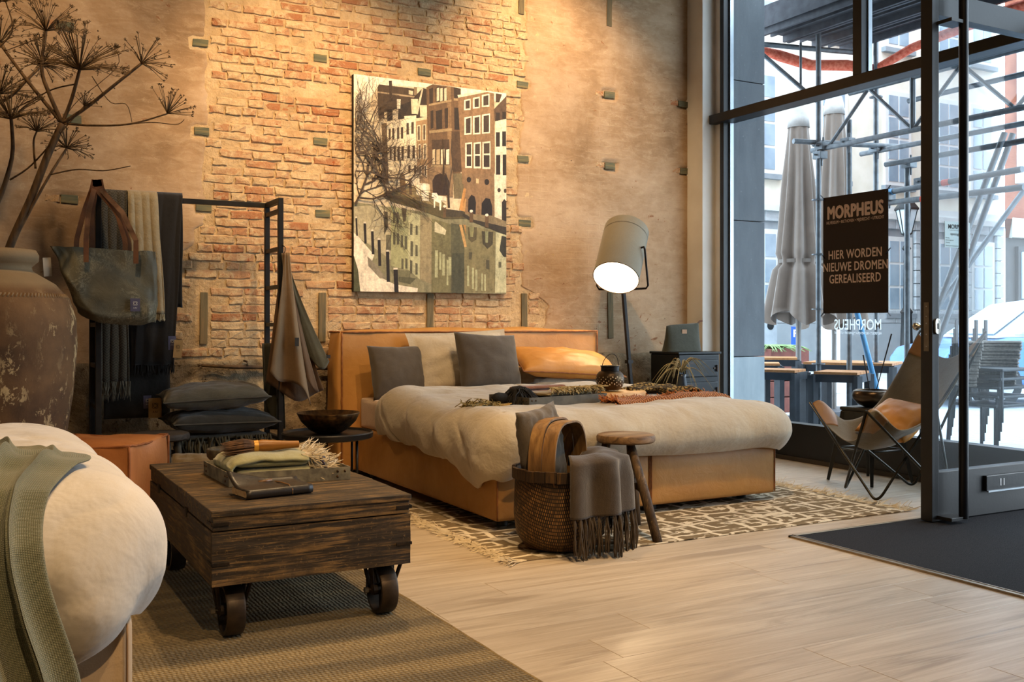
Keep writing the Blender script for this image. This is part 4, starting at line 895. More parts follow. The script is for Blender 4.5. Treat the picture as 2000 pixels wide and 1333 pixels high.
def HP(px_, py_, dd=0.0):   # a point of the plant, in metres across and up, depth dd
    lat, up = px_, py_
    return Vector((JX + HR[0]*lat + HF[0]*dd, JY + HR[1]*lat + HF[1]*dd, up))
def stem(pts, r0, r1, n=14):
    pts = [Vector(p) for p in pts]; out = []
    for i in range(n+1):
        t = i/n*(len(pts)-1); k = min(int(t), len(pts)-2); f = t-k
        p0, p1, p2, p3 = pts[max(k-1, 0)], pts[k], pts[k+1], pts[min(k+2, len(pts)-1)]
        out.append(0.5*((2*p1) + (p2-p0)*f + (2*p0-5*p1+4*p2-p3)*f*f + (3*p1-p0-3*p2+p3)*f*f*f))
    return MB().tube(out, [r0+(r1-r0)*i/n for i in range(n+1)], 7), out
def umbel(c, axis, n, rad, spread, seed):
    rad *= 1.22; n = int(n*1.35)
    mb = MB(); r_ = random.Random(seed); axis = Vector(axis).normalized(); a = axis.orthogonal().normalized(); b = axis.cross(a)
    for i in range(n):
        t = 2*math.pi*i/n*2.4 + r_.uniform(0, 0.5); ph = spread*math.sqrt((i+0.5)/n)*r_.uniform(0.9, 1.05)
        d = (axis*math.cos(ph) + (a*math.cos(t)+b*math.sin(t))*math.sin(ph)).normalized(); ln = rad*r_.uniform(0.8, 1.08); e = Vector(c) + d*ln + Vector((0, 0, -0.15*rad*(ph/spread)**2 if spread > 1.2 else 0))
        mb.tube([c, Vector(c)+d*ln*0.5+Vector((0, 0, 0.02*rad)), e], [0.0021, 0.0017, 0.0013], 3, False)
        for k in range(5):
            dd_ = (d + Vector((r_.uniform(-1, 1), r_.uniform(-1, 1), r_.uniform(-1, 1)))*0.8).normalized(); mb.tube([e, e+dd_*rad*0.10], [0.001, 0.0016], 3, False)
    return mb
# metres sideways from the jar's axis / height, read along the stalks
def S(pts, r0, r1, um=None):
    m, out = stem([HP(*p) for p in pts], r0, r1); o = obj('stalk', m, M_stem, hg, smooth=True)
    if um:
        n, rad, spr, seed, tilt = um; ax = (out[-1]-out[-3]).normalized()*0.7 + Vector((0, 0, tilt))
        obj('umbel', umbel(out[-1], ax, n, rad, spr, seed), M_umb, o)
    return o
def U(px_, py_, dd=0.0, d=5.0): return ((px_+15)/1944*d, 1 + (632-py_)/1944*d, dd)
S([U(-5, 560), U(20, 480), U(60, 390), U(95, 300), U(122, 242)], 0.022, 0.017)                                  # main trunk
S([U(122, 242), U(95, 180), U(82, 135), U(90, 62)], 0.011, 0.008, (42, 0.14, 1.35, 1, 0.5))
S([U(122, 242), U(140, 195), U(164, 143, -0.05)], 0.010, 0.008, (90, 0.185, 1.5, 2, 0.6))
S([U(122, 242), U(170, 210), U(220, 170), U(272, 122, 0.03)], 0.010, 0.007, (26, 0.12, 1.5, 3, 0.0))
S([U(122, 242), U(180, 246), U(255, 243), U(320, 219, 0.05)], 0.006, 0.004, (22, 0.11, 1.15, 4, 0.7))
S([U(122, 242), U(75, 185), U(40, 140), U(-10, 80, 0.05)], 0.010, 0.007, (40, 0.14, 1.3, 5, 0.5))
S([U(-5, 560), U(-12, 430), U(10, 360), U(25, 300), U(42, 242, -0.1)], 0.016, 0.008, (80, 0.15, 1.45, 6, 0.7))
S([U(5, 560), U(25, 480), U(60, 410), U(98, 342), U(122, 287, 0.05)], 0.009, 0.006, (40, 0.10, 1.6, 7, 0.3))
S([U(-30, 215), U(20, 190), U(50, 160), U(68, 120, 0.08)], 0.009, 0.007, (70, 0.12, 1.5, 8, 0.6))
S([U(-40, 230), U(-10, 205), U(0, 185, 0.0)], 0.008, 0.006, (60, 0.13, 1.4, 9, 0.6))
S([U(98, 342), U(150, 332), U(205, 334), U(255, 325)], 0.004, 0.0025)
S([U(20, 352), U(60, 325), U(110, 270), U(165, 208)], 0.005, 0.003, (14, 0.06, 1.2, 10, 0.4))
S([U(70, 330), U(66, 280), U(72, 258)], 0.006, 0.004, (34, 0.09, 1.4, 11, 0.7))
S([U(-20, 190), U(-10, 110), U(25, 60), U(12, 5)], 0.006, 0.003, (36, 0.12, 1.3, 12, 0.6))
S([U(150, 165), U(105, 175), U(55, 200), U(-20, 235)], 0.004, 0.003); S([U(92, 70), U(60, 82), U(12, 100)], 0.003, 0.002)
S([U(180, 150), U(215, 200), U(247, 205), U(258, 240)], 0.0025, 0.0015); S([U(255, 243), U(300, 240), U(345, 244), U(360, 234)], 0.003, 0.0015)
S([U(122, 242), U(150, 200), U(230, 130), U(218, 85)], 0.002, 0.0015)

# ------------------------------------------------------------------ ladder rack of dark steel
M_rack = simple('rack_steel', '#1f1d1b', '#2b2825', 12, 0.5, 0.5, 0.1, 60)
RX0, RX1, RYF, RYB, RZ = 0.634, 1.648, 5.90, 6.205, 1.752
rk = thing('ladder_rack', 'dark steel garment rack with ladder sides against the brick wall', 'rack', ((RX0+RX1)/2, 6.05, 0))
for x in (RX0, RX1):
    for y in (RYF, RYB): obj('post', MB().box(x-0.015, x+0.015, y-0.015, y+0.015, 0, RZ), M_rack, rk, bevel=0.002)
    for k in range(8):
        zz_ = 0.08 + k*0.228
        if zz_ < RZ-0.05: obj('rung', MB().box(x-0.012, x+0.012, RYF+0.015, RYB-0.015, zz_-0.012, zz_+0.012), M_rack, rk)
    obj('top_bar', MB().box(x-0.015, x+0.015, RYF+0.015, RYB-0.015, RZ-0.03, RZ), M_rack, rk)
obj('rail', MB().box(RX0+0.015, RX1-0.015, RYB-0.015, RYB+0.015, RZ-0.03, RZ), M_rack, rk, bevel=0.002)

# scarves over the rail
def scarf(name, label, xs, xw, lf, lb, amp, nf, mat, seed, fr=None, frm=None, drift=0.0, thick=0.03, frl=0.06, yoff=0.0):
    zt = RZ + 0.012; n1, n2 = 40, 60; yb = RYB
    def fn(a, b):
        s_ = -lb + (lf+lb)*b            # >0 on the front side
        e = 0.5 + 0.5*min(1, abs(s_)/0.35)
        x = xs + xw*(a-0.5)*(0.92 + 0.1*e) + drift*max(0, s_) + 0.012*nz(s_*2+seed, a*3)
        f = amp*e*(math.sin(a*math.pi*2*nf + seed + 0.8*nz(s_*1.5, seed)) + 0.5*nz(a*7, s_*1.5, seed))
        if abs(s_) < 0.03: y, z = yb - s_/0.03*thick*0.7, zt + 0.014*math.cos(s_/0.03*math.pi/2)
        else: y, z = yb - math.copysign(thick*0.7 + abs(f)*0.9 + (0.02*min(1, abs(s_))), s_), zt - (abs(s_)-0.03)
        return (x, y - yoff*min(1, max(0, s_)*3), z + 0.008*nz(a*5, seed)*abs(s_))
    if fr:
        t = thing(name, label, 'scarf', (xs, yb, zt-lf))
        obj('cloth', MB().grid(n1, n2, fn), mat, t, smooth=True, solid=0.006)
        obj('fringe', fringe_mb([fn(i/fr, 1.0) for i in range(fr+1)], frl, 0.0024, seed, (0, 0, -1), 0.22, 5, 3, 3, 0.006), frm, t)
        return t
    return tag(obj(name, MB().grid(n1, n2, fn), mat, smooth=True, solid=0.006), label, 'scarf')
def herr_mat():
    t = NT('herringbone_wool'); v = t.coord('Object', (1, 1, 1)); w = t.n('ShaderNodeTexWave', {'bands_direction': 'Z', 'wave_profile': 'SAW'}, Vector=v, Scale=40, Distortion=0).outputs['Fac']
    s_ = t.n('ShaderNodeSeparateXYZ', Vector=v); zig = t.math('PINGPONG', t.math('MULTIPLY', s_.outputs['X'], 60.0), 1.0); f = t.math('FRACT', t.math('ADD', t.math('MULTIPLY', s_.outputs['Z'], 110.0), zig))
    c = t.ramp(f, [(0.45, L('#2c2822')), (0.55, L('#5d5546'))]); return t.fin(c, 0.95, 0, t.bump(f, 0.3, 0.002), 0.1, 0.2)
M_herr = herr_mat(); M_gauze = fabric('beige_gauze', '#85765a', '#9b8b6d', 260, 8, bump=0.6, wr=0.5, wrs=14); M_blackw = fabric('black_wool', '#15120f', '#1e1a17', 500, wr=0.2)
scarf('wool_scarf', 'herringbone grey wool scarf hanging beside the tote on the rack', 0.74, 0.17, 1.13, 0.6, 0.012, 2, M_herr, 1.2, 26, simple('grey_yarn', '#4d4638', '#6a6150', 20, 0.95), -0.0, 0.03, 0.11)
scarf('gauze_scarf', 'pale beige crinkled gauze scarf on the rack', 0.90, 0.17, 0.74, 0.5, 0.014, 2, M_gauze, 3.4, 34, simple('gauze_yarn', '#8d8266', '#a5997c', 20, 0.95), 0.05, 0.036, 0.04, 0.02)
scarf('black_scarf', 'long black wool scarf on the rack with paper tags', 1.03, 0.22, 1.04, 0.7, 0.010, 1.3, M_blackw, 5.0, 40, simple('black_yarn', '#14110f', '#1d1916', 20, 0.95), -0.06, 0.03, 0.06)
tag(obj('hanging_cloth', MB().grid(30, 20, lambda a, b: (0.70 + 0.37*a, 6.23 + 0.006*nz(a*4, b*3), 0.44 + 0.55*b)), fabric('dark_cloth', '#1f1d1a', '#2a2724', 400, wr=0.3), smooth=True, solid=0.006), 'dark grey cloth hanging lowest behind the herringbone scarf', 'cloth')
M_kraft = simple('kraft_tag', '#8a6a3c', '#9b7948', 20, 0.8, 0, 0.1); M_purple = simple('purple_tag', '#4a4658', '#565167', 20, 0.8, 0, 0.1); M_tagink = simple('tag_ink', '#2d2419', '#2d2419', 4, 0.8, 0, 0)
def knot(cx, y, cz, r, mat, parent, txt=True):
    mb = MB()
    for k in range(2):
        a = R(45+90*k); mb.tube([(cx + r*(math.cos(t)*math.cos(a) - 0.52*math.sin(t)*math.sin(a)), y, cz + r*(math.cos(t)*math.sin(a) + 0.52*math.sin(t)*math.cos(a))) for t in [2*math.pi*i/28 for i in range(29)]], r*0.055, 4, False)
    if txt:
        m_ = text_mb('AAI', r*0.8, lambda a_, b_: (cx+a_, y, cz-r*2.1+b_), spacing=1.3); mb.add(m_.v, m_.f)
    obj('print', mb, mat, parent)
def hangtag(label, x, y, z, w, h, tilt, mat, ink, logo=True):
    t = thing('paper_tag', label, 'tag', (x, y, z-h/2))
    o = obj('card', MB().box(-w/2, w/2, -0.001, 0.001, -h/2, h/2).xf((0, R(tilt), R(8)), (x, y, z)), mat, t)
    if logo: knot(x, y-0.005, z+h*0.12, w*0.26, ink, t)
    return t
hangtag('small purple tag half behind the kraft tag on the black scarf', 1.055, 6.075, 0.885, 0.045, 0.08, 0, M_purple, M_white); hangtag('kraft paper tag on the black scarf', 1.085, 6.06, 0.85, 0.05, 0.105, 5, M_kraft, M_tagink)
hangtag('purple tag beside the big kraft tag low on the rack', 0.915, 6.06, 0.545, 0.045, 0.075, 0, M_purple, M_white); hangtag('large kraft tag low on the rack above the dark stool', 0.955, 6.045, 0.51, 0.075, 0.115, 0, M_kraft, M_tagink)

# waxed canvas tote hanging on the front post
def tote_mat():
    t = NT('waxed_canvas'); v = t.coord('Object'); n = t.noise(v, 5, 4); cr = t.noise(v, 11, 7, 0.7, 2.2); ln = t.math('ABSOLUTE', t.math('SUBTRACT', cr, 0.5))
    c = t.ramp(n, [(0.3, L('#464131')), (0.6, L('#5e5844'))]); c = t.mix(t.math('MULTIPLY', t.rng(ln, 0.03, 0.0), t.rng(t.noise(v, 6, 2), 0.45, 0.65, 0, 0.8)), c, L('#989076'))
    return t.fin(c, 0.6, 0, t.bump(t.math('ADD', cr, n), 0.35, 0.008), 0.35)
tb = thing('canvas_tote', 'olive waxed canvas tote with brown straps hanging on the rack post', 'bag', (0.66, 5.80, 1.0))
def tote(a, b):
    t = 2*math.pi*a; u = math.cos(t); v = math.sin(t); z = 1.405 - 0.40*b
    xl = 0.385 + 0.135*b**0.8 + 0.01*nz(b*4, 1); xr = 0.918 + 0.012*math.sin(b*3); zb = -0.03*max(0, b-0.75)*4*(1 if u < 0 else 0)
    cx = (xl+xr)/2; hw = (xr-xl)/2; dp = 0.012 + 0.055*math.sin(min(1, b*1.15)*math.pi*0.5) * (1 if b < 0.9 else (1-b)*10*0.9+0.1)
    x = cx + hw*math.copysign(abs(u)**0.35, u); y = 5.80 + dp*math.copysign(abs(v)**0.8, v)
    z += 0.075*max(0, b-0.5)*max(0, -u)*1.5 + 0.02*nz(u*2, b*3, 7) - 0.006*u*(1-b) - 0.012*math.exp(-((u)/0.5)**2)*b
    return (x + 0.008*nz(b*6, u*2), y + 0.012*nz(u*3, b*4, v), z)
obj('body', MB().grid(60, 30, tote, closed=True), tote_mat(), tb, smooth=True)
M_strap = leather('strap_leather', '#50301a', '#6b4122', '#7c4f2a', 6, 0.5)
pt = Vector((0.634, 5.872, 1.772))
for x_, s_, yy_ in ((0.555, 0.0, 5.725), (0.805, 0.012, 5.725), (0.52, -0.01, 5.86), (0.79, 0.02, 5.87), (0.60, 0.008, 5.86), (0.76, -0.008, 5.80)):
    p0 = Vector((x_, yy_, 1.40)); mid_ = p0.lerp(pt, 0.5) + Vector((-0.02 if x_ < 0.65 else 0.025, -0.01, 0.02)); up_ = pt + Vector((-0.016 + s_, -0.02, 0.0))*1
    pts = [p0 + Vector((0, 0, -0.075)), p0 + Vector((0, 0, -0.02)), p0 + Vector((0, 0, 0.05)), mid_, up_ + Vector((0.01 if x_ > 0.65 else -0.01, 0, -0.04)), up_ + Vector((0, 0, 0.006 + abs(s_)*0.5))]
    if yy_ > 5.73: pts = pts[1:]
    q = []
    for i in range(16):
        t = i/15*(len(pts)-1); k = min(int(t), len(pts)-2); f = t-k; q.append(pts[k].lerp(pts[k+1], f))
    obj('strap', MB().ribbon(q, 0.026, 0.004, (0, 1, 0)), M_strap, tb)
lb_ = obj('brand_patch', MB().box(0.775, 0.825, 5.716, 5.719, 1.065, 1.135), M_purple, tb); knot(0.80, 5.7145, 1.108, 0.013, M_white, lb_)
hangtag('blank white card behind the tote beside the clay jar', 0.375, 5.83, 1.30, 0.04, 0.10, -4, simple('card_white', '#c8bfae', '#d2c9b8', 9, 0.8), M_tagink, False)

# tan cloth hanging from a hook on the right post
ch = thing('tan_cloth', 'tan and brown suede cloths gathered on a hook of the rack', 'cloth', (1.70, 5.85, 0.5))
obj('hook', MB().tube([(1.655, 5.885, 1.47), (1.668, 5.87, 1.455), (1.665, 5.862, 1.43), (1.658, 5.862, 1.415)], 0.003, 6), M_rack, ch, smooth=True)
def drop(name, x0, x1, zb0, zb1, y0, amp, nf, seed, mat, xt=1.665, zt=1.42, pw=1.25):
    def fn(a, b):
        k = b**pw; xa = x0 + (x1-x0)*a; z = zt - (zt - (zb0+(zb1-zb0)*a + 0.05*math.sin(a*5+seed)))*b
        x = xt + (a-0.5)*0.03 + (xa-xt)*k; y = y0 + amp*k*math.sin(a*math.pi*2*nf+seed) + 0.008*nz(a*4, b*3, seed)
        return (x, y, z)
    return obj(name, MB().grid(40, 40, fn), mat, ch, smooth=True, solid=0.003)
drop('back_cloth', 1.58, 1.90, 0.60, 0.56, 5.90, 0.03, 1.2, 2.0, fabric('suede_brown', '#4a3420', '#5c4229', 300, wr=0.15, bump=0.15)); drop('middle_cloth', 1.69, 1.86, 0.78, 0.62, 5.865, 0.02, 1.0, 0.4, MATS['suede_brown'])
drop('front_cloth', 1.57, 1.80, 0.76, 0.50, 5.82, 0.035, 1.5, 4.2, fabric('suede_tan', '#6a5237', '#7d6344', 300, wr=0.15, bump=0.15)); drop('olive_cloth', 1.80, 1.93, 0.74, 0.78, 5.885, 0.012, 0.8, 1.0, fabric('suede_olive', '#3f3a29', '#4f4934', 300, wr=0.15))
for x, z, h in ((1.712, 0.89, 0.05), (1.905, 0.80, 0.02)): obj('cloth_label', MB().box(x-0.012, x+0.012, 5.775, 5.778, z-h/2, z+h/2), simple('label_dark', '#26211b', '#332d25', 20, 0.7), ch)
tag(obj('hanging_cloth', MB().grid(30, 24, lambda a, b: (1.575 + 0.12*a - 0.02*b, 5.955 + 0.02*math.sin(a*9) , 0.36 + 0.52*b)), fabric('moss_cloth', '#26241b', '#35321f', 300, wr=0.3), smooth=True, solid=0.004), 'dark moss cloth hanging inside the right side of the rack', 'cloth')

# ------------------------------------------------------------------ things piled inside the rack
M_bench = wood('dark_bench', '#241f19', '#332b22', '#41382c', 'x', 3, 0.7, 0.4)
bn = thing('low_bench', 'low dark bench inside the rack carrying cushions and a tasselled blanket', 'bench', (1.3, 6.02, 0))
obj('top', MB().box(1.02, 1.60, 5.86, 6.19, 0.215, 0.245), M_bench, bn, bevel=0.004)
for x in (1.05, 1.57):
    for y in (5.89, 6.16): obj('leg', MB().box(x-0.018, x+0.018, y-0.018, y+0.018, 0, 0.215), M_bench, bn)
M_tass = simple('olive_tassel', '#39352a', '#4c4738', 20, 0.95, 0, 0.3, 90); 
fb = thing('tasselled_blanket', 'folded olive blanket with thick tassels under the cushions', 'blanket', (1.3, 6.0, 0.247))
folded(1.32, 6.02, 0, 0.50, 0.30, 0.248, 3, 0.036, fabric('olive_wool', '#3a372c', '#4a4538', 300), fb, 8)
obj('tassels', fringe_mb([(1.06 + 0.5*i/48, 5.855 + 0.01*math.sin(i*1.7), 0.345 - 0.02*(i % 3)) for i in range(49)], 0.10, 0.006, 31, (0, -0.35, -0.75), 0.45, 5, 5, 2, 0.012), M_tass, fb, smooth=True)
M_dkv = fabric('dark_velvet', '#23211c', '#35322b', 400, wr=0.2)
cushion('velvet_cushion', 0.62, 0.36, 0.145, (R(-88), R(1), R(4)), (1.31, 5.985, 0.43), M_dkv, 'lower of two dark velvet cushions stacked inside the rack', 'cushion', 11, 0.06, piping=simple('dark_piping', '#3f3b33', '#4b463c', 9, 0.8))
cushion('velvet_cushion', 0.60, 0.36, 0.155, (R(-86), R(-2), R(-3)), (1.27, 5.975, 0.575), fabric('olive_velvet', '#3a372e', '#5a5546', 400, wr=0.25), 'upper olive grey velvet cushion on the stack inside the rack', 'cushion', 12, 0.06, piping=MATS['dark_piping'])
def round_stool(name, label, cx, cy, zt, r, th, legs, mat, lmat, rleg=0.018, stretch=None):
    t = thing(name, label, 'stool', (cx, cy, 0))
    obj('seat', MB().lathe([(0, zt-th), (r*0.93, zt-th), (r, zt-th*0.8), (r*1.005, zt-th*0.35), (r*0.97, zt-0.004), (r*0.9, zt), (0, zt)], 40, (cx, cy, 0), wob=0.02), mat, t, smooth='auto')
    for (tx_, ty_, bx_, by_) in legs:
        obj('leg', MB().tube([(bx_, by_, 0.0), ((tx_+bx_)/2+0.002, (ty_+by_)/2, (zt-th)/2), (tx_, ty_, zt-th+0.003)], [rleg*1.05, rleg*1.1, rleg*0.95], 10).jit(0.004, 14, bx_), lmat, t, smooth=True)
    if stretch:
        for a, b, w, h in stretch: obj('stretcher', MB().beam(a, b, w, h), lmat, t, bevel=0.003)
    return t
M_dkstool = wood('dark_stool', '#262019', '#39312a', '#4a4135', 'x', 3, 0.7, 0.4); M_dkleg = wood('grey_leg', '#3a342a', '#4f483c', '#5f5748', 'z', 3, 0.8, 0.4)
round_stool('wooden_stool', 'small dark round stool behind the orange pouf', 0.93, 5.72, 0.40, 0.155, 0.04, [(0.86, 5.68, 0.83, 5.64), (1.01, 5.67, 1.035, 5.62), (0.98, 5.80, 1.0, 5.84), (0.86, 5.78, 0.84, 5.82)], M_dkstool, M_dkleg)
M_stone = simple('mottled_stone', '#2e2821', '#57503f', 26, 0.6, 0.1, 0.3, 60)
us = thing('stone_urn', 'dark round stone urn standing behind the trunk', 'urn', (1.13, 4.98, 0))
obj('body', MB().lathe([(0, 0), (0.10, 0), (0.15, 0.08), (0.165, 0.18), (0.14, 0.265), (0.09, 0.30), (0, 0.30)], 32, (1.13, 4.98, 0)), M_stone, us, smooth=True)
sb = thing('stone_bowl', 'mottled dark bowl resting on the urn behind the trunk', 'bowl', (1.13, 4.98, 0.3))
obj('shell', MB().lathe([(0, 0.302), (0.055, 0.302), (0.075, 0.315), (0.10, 0.345), (0.105, 0.38), (0.098, 0.385), (0.088, 0.37), (0.06, 0.335), (0, 0.325)], 32, (1.13, 4.98, 0)), M_stone, sb, smooth=True)
cushion('linen_cushion', 0.36, 0.24, 0.12, (R(-48), R(4), R(-12)), (1.12, 5.50, 0.20), fabric('natural_linen', '#7d6b4e', '#8e7b5c', 500, wr=0.3), 'natural linen cushion lying behind the dark bowl', 'cushion', 13, 0.06)

# ------------------------------------------------------------------ black round side table with a metal bowl
stb = thing('side_table', 'black round metal side table between the rack and the bed', 'table', (1.667, 5.066, 0))
M_blkm = simple('table_black', '#121110', '#1d1a17', 10, 0.45, 0.3, 0.1, 60)
obj('top', MB().lathe([(0, 0.395), (0.222, 0.395), (0.236, 0.402), (0.238, 0.425), (0.232, 0.431), (0.226, 0.425), (0.220, 0.419), (0, 0.419)], 56, (1.667, 5.066, 0)), M_blkm, stb, smooth='auto')
for x, y in ((1.78, 4.93), (1.82, 5.12), (1.53, 4.98), (1.62, 5.22)): obj('leg', MB().tube([(x, y, 0.012), (x, y, 0.396)], 0.007, 8), M_blkm, stb, smooth=True)
obj('base_ring', MB().tube([(1.667+0.19*math.cos(2*math.pi*i/40), 5.066+0.19*math.sin(2*math.pi*i/40), 0.008) for i in range(41)], 0.007, 6), M_blkm, stb, smooth=True)
bw = thing('metal_bowl', 'hammered dark bronze bowl on the black side table', 'bowl', (1.69, 5.08, 0.42))
obj('shell', MB().lathe([(0, 0.4195), (0.06, 0.4195), (0.10, 0.440), (0.145, 0.485), (0.166, 0.527), (0.164, 0.530), (0.14, 0.487), (0.095, 0.447), (0.05, 0.43), (0, 0.428)], 48, (1.675, 5.08, 0), wob=0.03), simple('bronze_hammered', '#2a1d12', '#5e4526', 30, 0.35, 0.85, 0.35, 60), bw, smooth=True)
# ------------------------------------------------------------------ basket with cushion and throw
def basket_mat():
    t = NT('woven_willow'); tc = t.n('ShaderNodeTexCoord').outputs['Object']; s_ = t.n('ShaderNodeSeparateXYZ', Vector=tc)
    ang = t.math('MULTIPLY', t.math('ARCTAN2', s_.outputs['Y'], s_.outputs['X']), 0.2); z = s_.outputs['Z']
    uv = t.n('ShaderNodeCombineXYZ', X=ang, Y=t.math('ADD', z, t.math('MULTIPLY', t.math('SINE', t.math('MULTIPLY', ang, 11.0)), 0.03)))
    bk = t.n('ShaderNodeTexBrick', {'offset': 0.5}, Vector=uv.outputs[0], Color1=(1, 1, 1, 1), Color2=(0.25, 0.25, 0.25, 1), Mortar=(0, 0, 0, 1), Scale=1.0)
    for k, v in (('Mortar Size', 0.0026), ('Mortar Smooth', 0.2), ('Brick Width', 0.0088), ('Row Height', 0.0155)): bk.inputs[k].default_value = v
    n = t.noise(tc, 9, 3); f = t.math('MULTIPLY', bk.outputs['Color'], t.rng(n, 0.35, 0.6, 0.45, 1)); lowz = t.rng(z, 0.34, 0.26)
    f = t.math('MULTIPLY', f, lowz)
    c = t.mix(f, L('#1d150e'), L('#a97a3f'))
    return t.fin(c, 0.6, 0, t.bump(bk.outputs['Fac'], -0.6, 0.004), 0.3)
KX, KY = 2.315, 3.785
bs = thing('willow_basket', 'dark woven basket with broad bentwood handle in front of the bed', 'basket', (KX, KY, 0))
bp = [(0, 0.009), (0.13, 0.009), (0.165, 0.02), (0.20, 0.07), (0.212, 0.16), (0.208, 0.26), (0.203, 0.345), (0.198, 0.36), (0.19, 0.345), (0.196, 0.16), (0.18, 0.07), (0.12, 0.03), (0, 0.03)]
obj('body', MB().lathe([(r*0.97, z) for r, z in bp], 64, (KX, KY, 0), wob=0.02), basket_mat(), bs, smooth=True)
M_bent = wood('bentwood', '#4d3720', '#7a5a35', '#987648', 'z', 2, 0.5, 0.3)
rim = MB()
for k in range(26):
    t0, t1 = 2*math.pi*k/26, 2*math.pi*(k+1)/26-0.01; q = []
    for t in (t0, t1):
        for r, z in ((0.199, 0.318), (0.214, 0.318), (0.214, 0.366), (0.199, 0.366)): q.append((KX+r*math.cos(t), KY+r*math.sin(t), z + 0.002*math.sin(k*2.1)))
    rim.add(q, [(0,1,5,4),(1,2,6,5),(2,3,7,6),(3,0,4,7),(0,3,2,1),(4,5,6,7)])
obj('rim', rim, wood('rim_wood', '#1f160d', '#33241500'[:7], '#5f431f', 'z', 5, 0.6, 0.4), bs, bevel=0.002)
hd = R(33); hx, hy = math.cos(hd), math.sin(hd)
def hoop(off, w, zt=0.565):
    pts = []
    for i in range(33):
        t = math.pi*i/32; r = 0.165 if math.sin(t) > 0.3 else 0.165 + 0.03*(1-math.sin(t)/0.3)
        x = -0.155*math.copysign(abs(math.cos(t))**0.6, math.cos(t)) + (0.0); z = 0.30 + (zt-0.30)*math.sin(t)**0.7
        pts.append((KX - 0.01 + x*hx*1.1 - off*hy, KY - 0.01 + x*hy*1.1 + off*hx, z + (0.012 if off > 0 else 0)))
    return pts
# handle: two broad steamed strips, one behind the other
for off, lab in ((-0.03, 'front bentwood strip'), (0.035, 'rear bentwood strip')):
    obj('handle', MB().ribbon([(x - 0.0, y, z) for x, y, z in hoop(off, 0.07)], 0.062, 0.008, side=(-hy, hx, 0)), M_bent, bs, smooth='auto', label=lab)
cushion('grey_cushion', 0.29, 0.36, 0.12, (R(-6), R(-7), R(24)), (2.245, 3.83, 0.452), fabric('slate_wool', '#4a4136', '#5b5144', 360, wr=0.2), 'slate grey square cushion stuffed in the basket', 'cushion', 21, 0.07)
M_cthrow = fabric('charcoal_throw', '#352b20', '#44382b', 260, wr=0.2, bump=0.6)
bt = thing('fringed_throw', 'charcoal brown throw with long tassels hanging over the basket rim', 'throw', (2.49, 3.70, 0.1))
def bthrow(a, b):
    ang = R(-118) + R(140)*a; s_ = b*0.43; r = 0.222 + 0.026*math.sin(a*math.pi*7+1) * min(1, b*2) + 0.016*b
    if s_ < 0.10: rr = 0.08 + (r-0.08)*(s_/0.10); z = 0.375 + 0.05*math.sin(s_/0.10*math.pi*0.75)
    else: rr = r + 0.028; z = 0.375 + 0.035 - (s_-0.10)*0.70
    return (KX + 0.035 + rr*math.cos(ang)*1.03, KY + rr*math.sin(ang), z + 0.012*nz(a*5, 2))
obj('cloth', MB().grid(50, 30, bthrow), M_cthrow, bt, smooth=True, solid=0.008)
M_ctass = simple('charcoal_yarn', '#362b1f', '#4c3f30', 20, 0.95, 0, 0.3, 120)
tas = MB(); r_ = random.Random(8)
for i in range(26):
    p = Vector(bthrow((i+0.5)/26, 1.0)); c0 = Vector((KX, KY, 0)); od = Vector((p.x-KX, p.y-KY, 0)).normalized(); ln = r_.uniform(0.14, 0.19)
    for k in range(7):
        q = p + Vector((r_.uniform(-1, 1), r_.uniform(-1, 1), 0))*0.004; pts = [q]; 
        for j in range(5):
            q = q + Vector((r_.uniform(-1, 1)*0.006, r_.uniform(-1, 1)*0.006, -ln/5)) + od*(0.003 if j < 2 else -0.001); pts.append(q)
        tas.tube(pts, [0.0035, 0.005, 0.0033, 0.0042, 0.0036, 0.002], 4, False)
obj('tassels', tas, M_ctass, bt, smooth=True)

# ------------------------------------------------------------------ three-legged wooden stool
M_stool = wood('rustic_elm', '#3a2817', '#6e5335', '#8d6f49', 'x', 2.5, 0.6, 0.6); M_sleg = wood('rustic_elm_leg', '#241a11', '#4a3825', '#6b543a', 'z', 3, 0.7, 0.7, '#8a6d48')
round_stool('milking_stool', 'rustic three legged wooden stool beside the basket', 2.775, 3.93, 0.47, 0.140, 0.04, [(2.755, 3.865, 2.757, 3.652), (2.84, 3.985, 2.90, 4.02), (2.69, 3.97, 2.62, 4.02)], M_stool, M_sleg, 0.022,
            [((2.77, 3.78, 0.225), (2.865, 4.00, 0.225), 0.03, 0.035), ((2.80, 3.88, 0.225), (2.655, 4.0, 0.225), 0.03, 0.035)])

# ------------------------------------------------------------------ things laid out on the duvet
ZD = lambda x, y: duvet_z(x, y) + 0.006
tz = max(ZD(2.65, 4.62), ZD(3.1, 4.7), ZD(2.9, 4.8)) + 0.002
M_slatew = simple('grey_tray_wood', '#4a453c', '#5d574b', 18, 0.7, 0.2, 0.15)
tray('display_tray', 'narrow grey metal tray lying on the bed with fringed cloths', [(2.60, 4.56), (3.16, 4.66), (3.10, 5.0), (2.54, 4.90)], tz, 0.055, M_slatew)
fc = thing('fringed_cloth', 'folded beige cloth with thick fringe in the tray on the bed', 'cloth', (2.95, 4.78, tz))
folded(2.93, 4.78, R(10), 0.40, 0.22, tz+0.006, 3, 0.022, fabric('ecru_cloth', '#83724f', '#957f5c', 300), fc, 4)
obj('fringe', fringe_mb([(2.80 + 0.34*i/90, 4.66 + 0.055*i/90 + 0.012*math.sin(i), tz+0.098) for i in range(91)], 0.065, 0.0034, 44, (0.1, -0.55, -0.22), 0.5, 5, 4, 3, 0.014, tz+0.045), simple('ecru_yarn', '#93825c', '#b3a27c', 30, 0.95), fc)
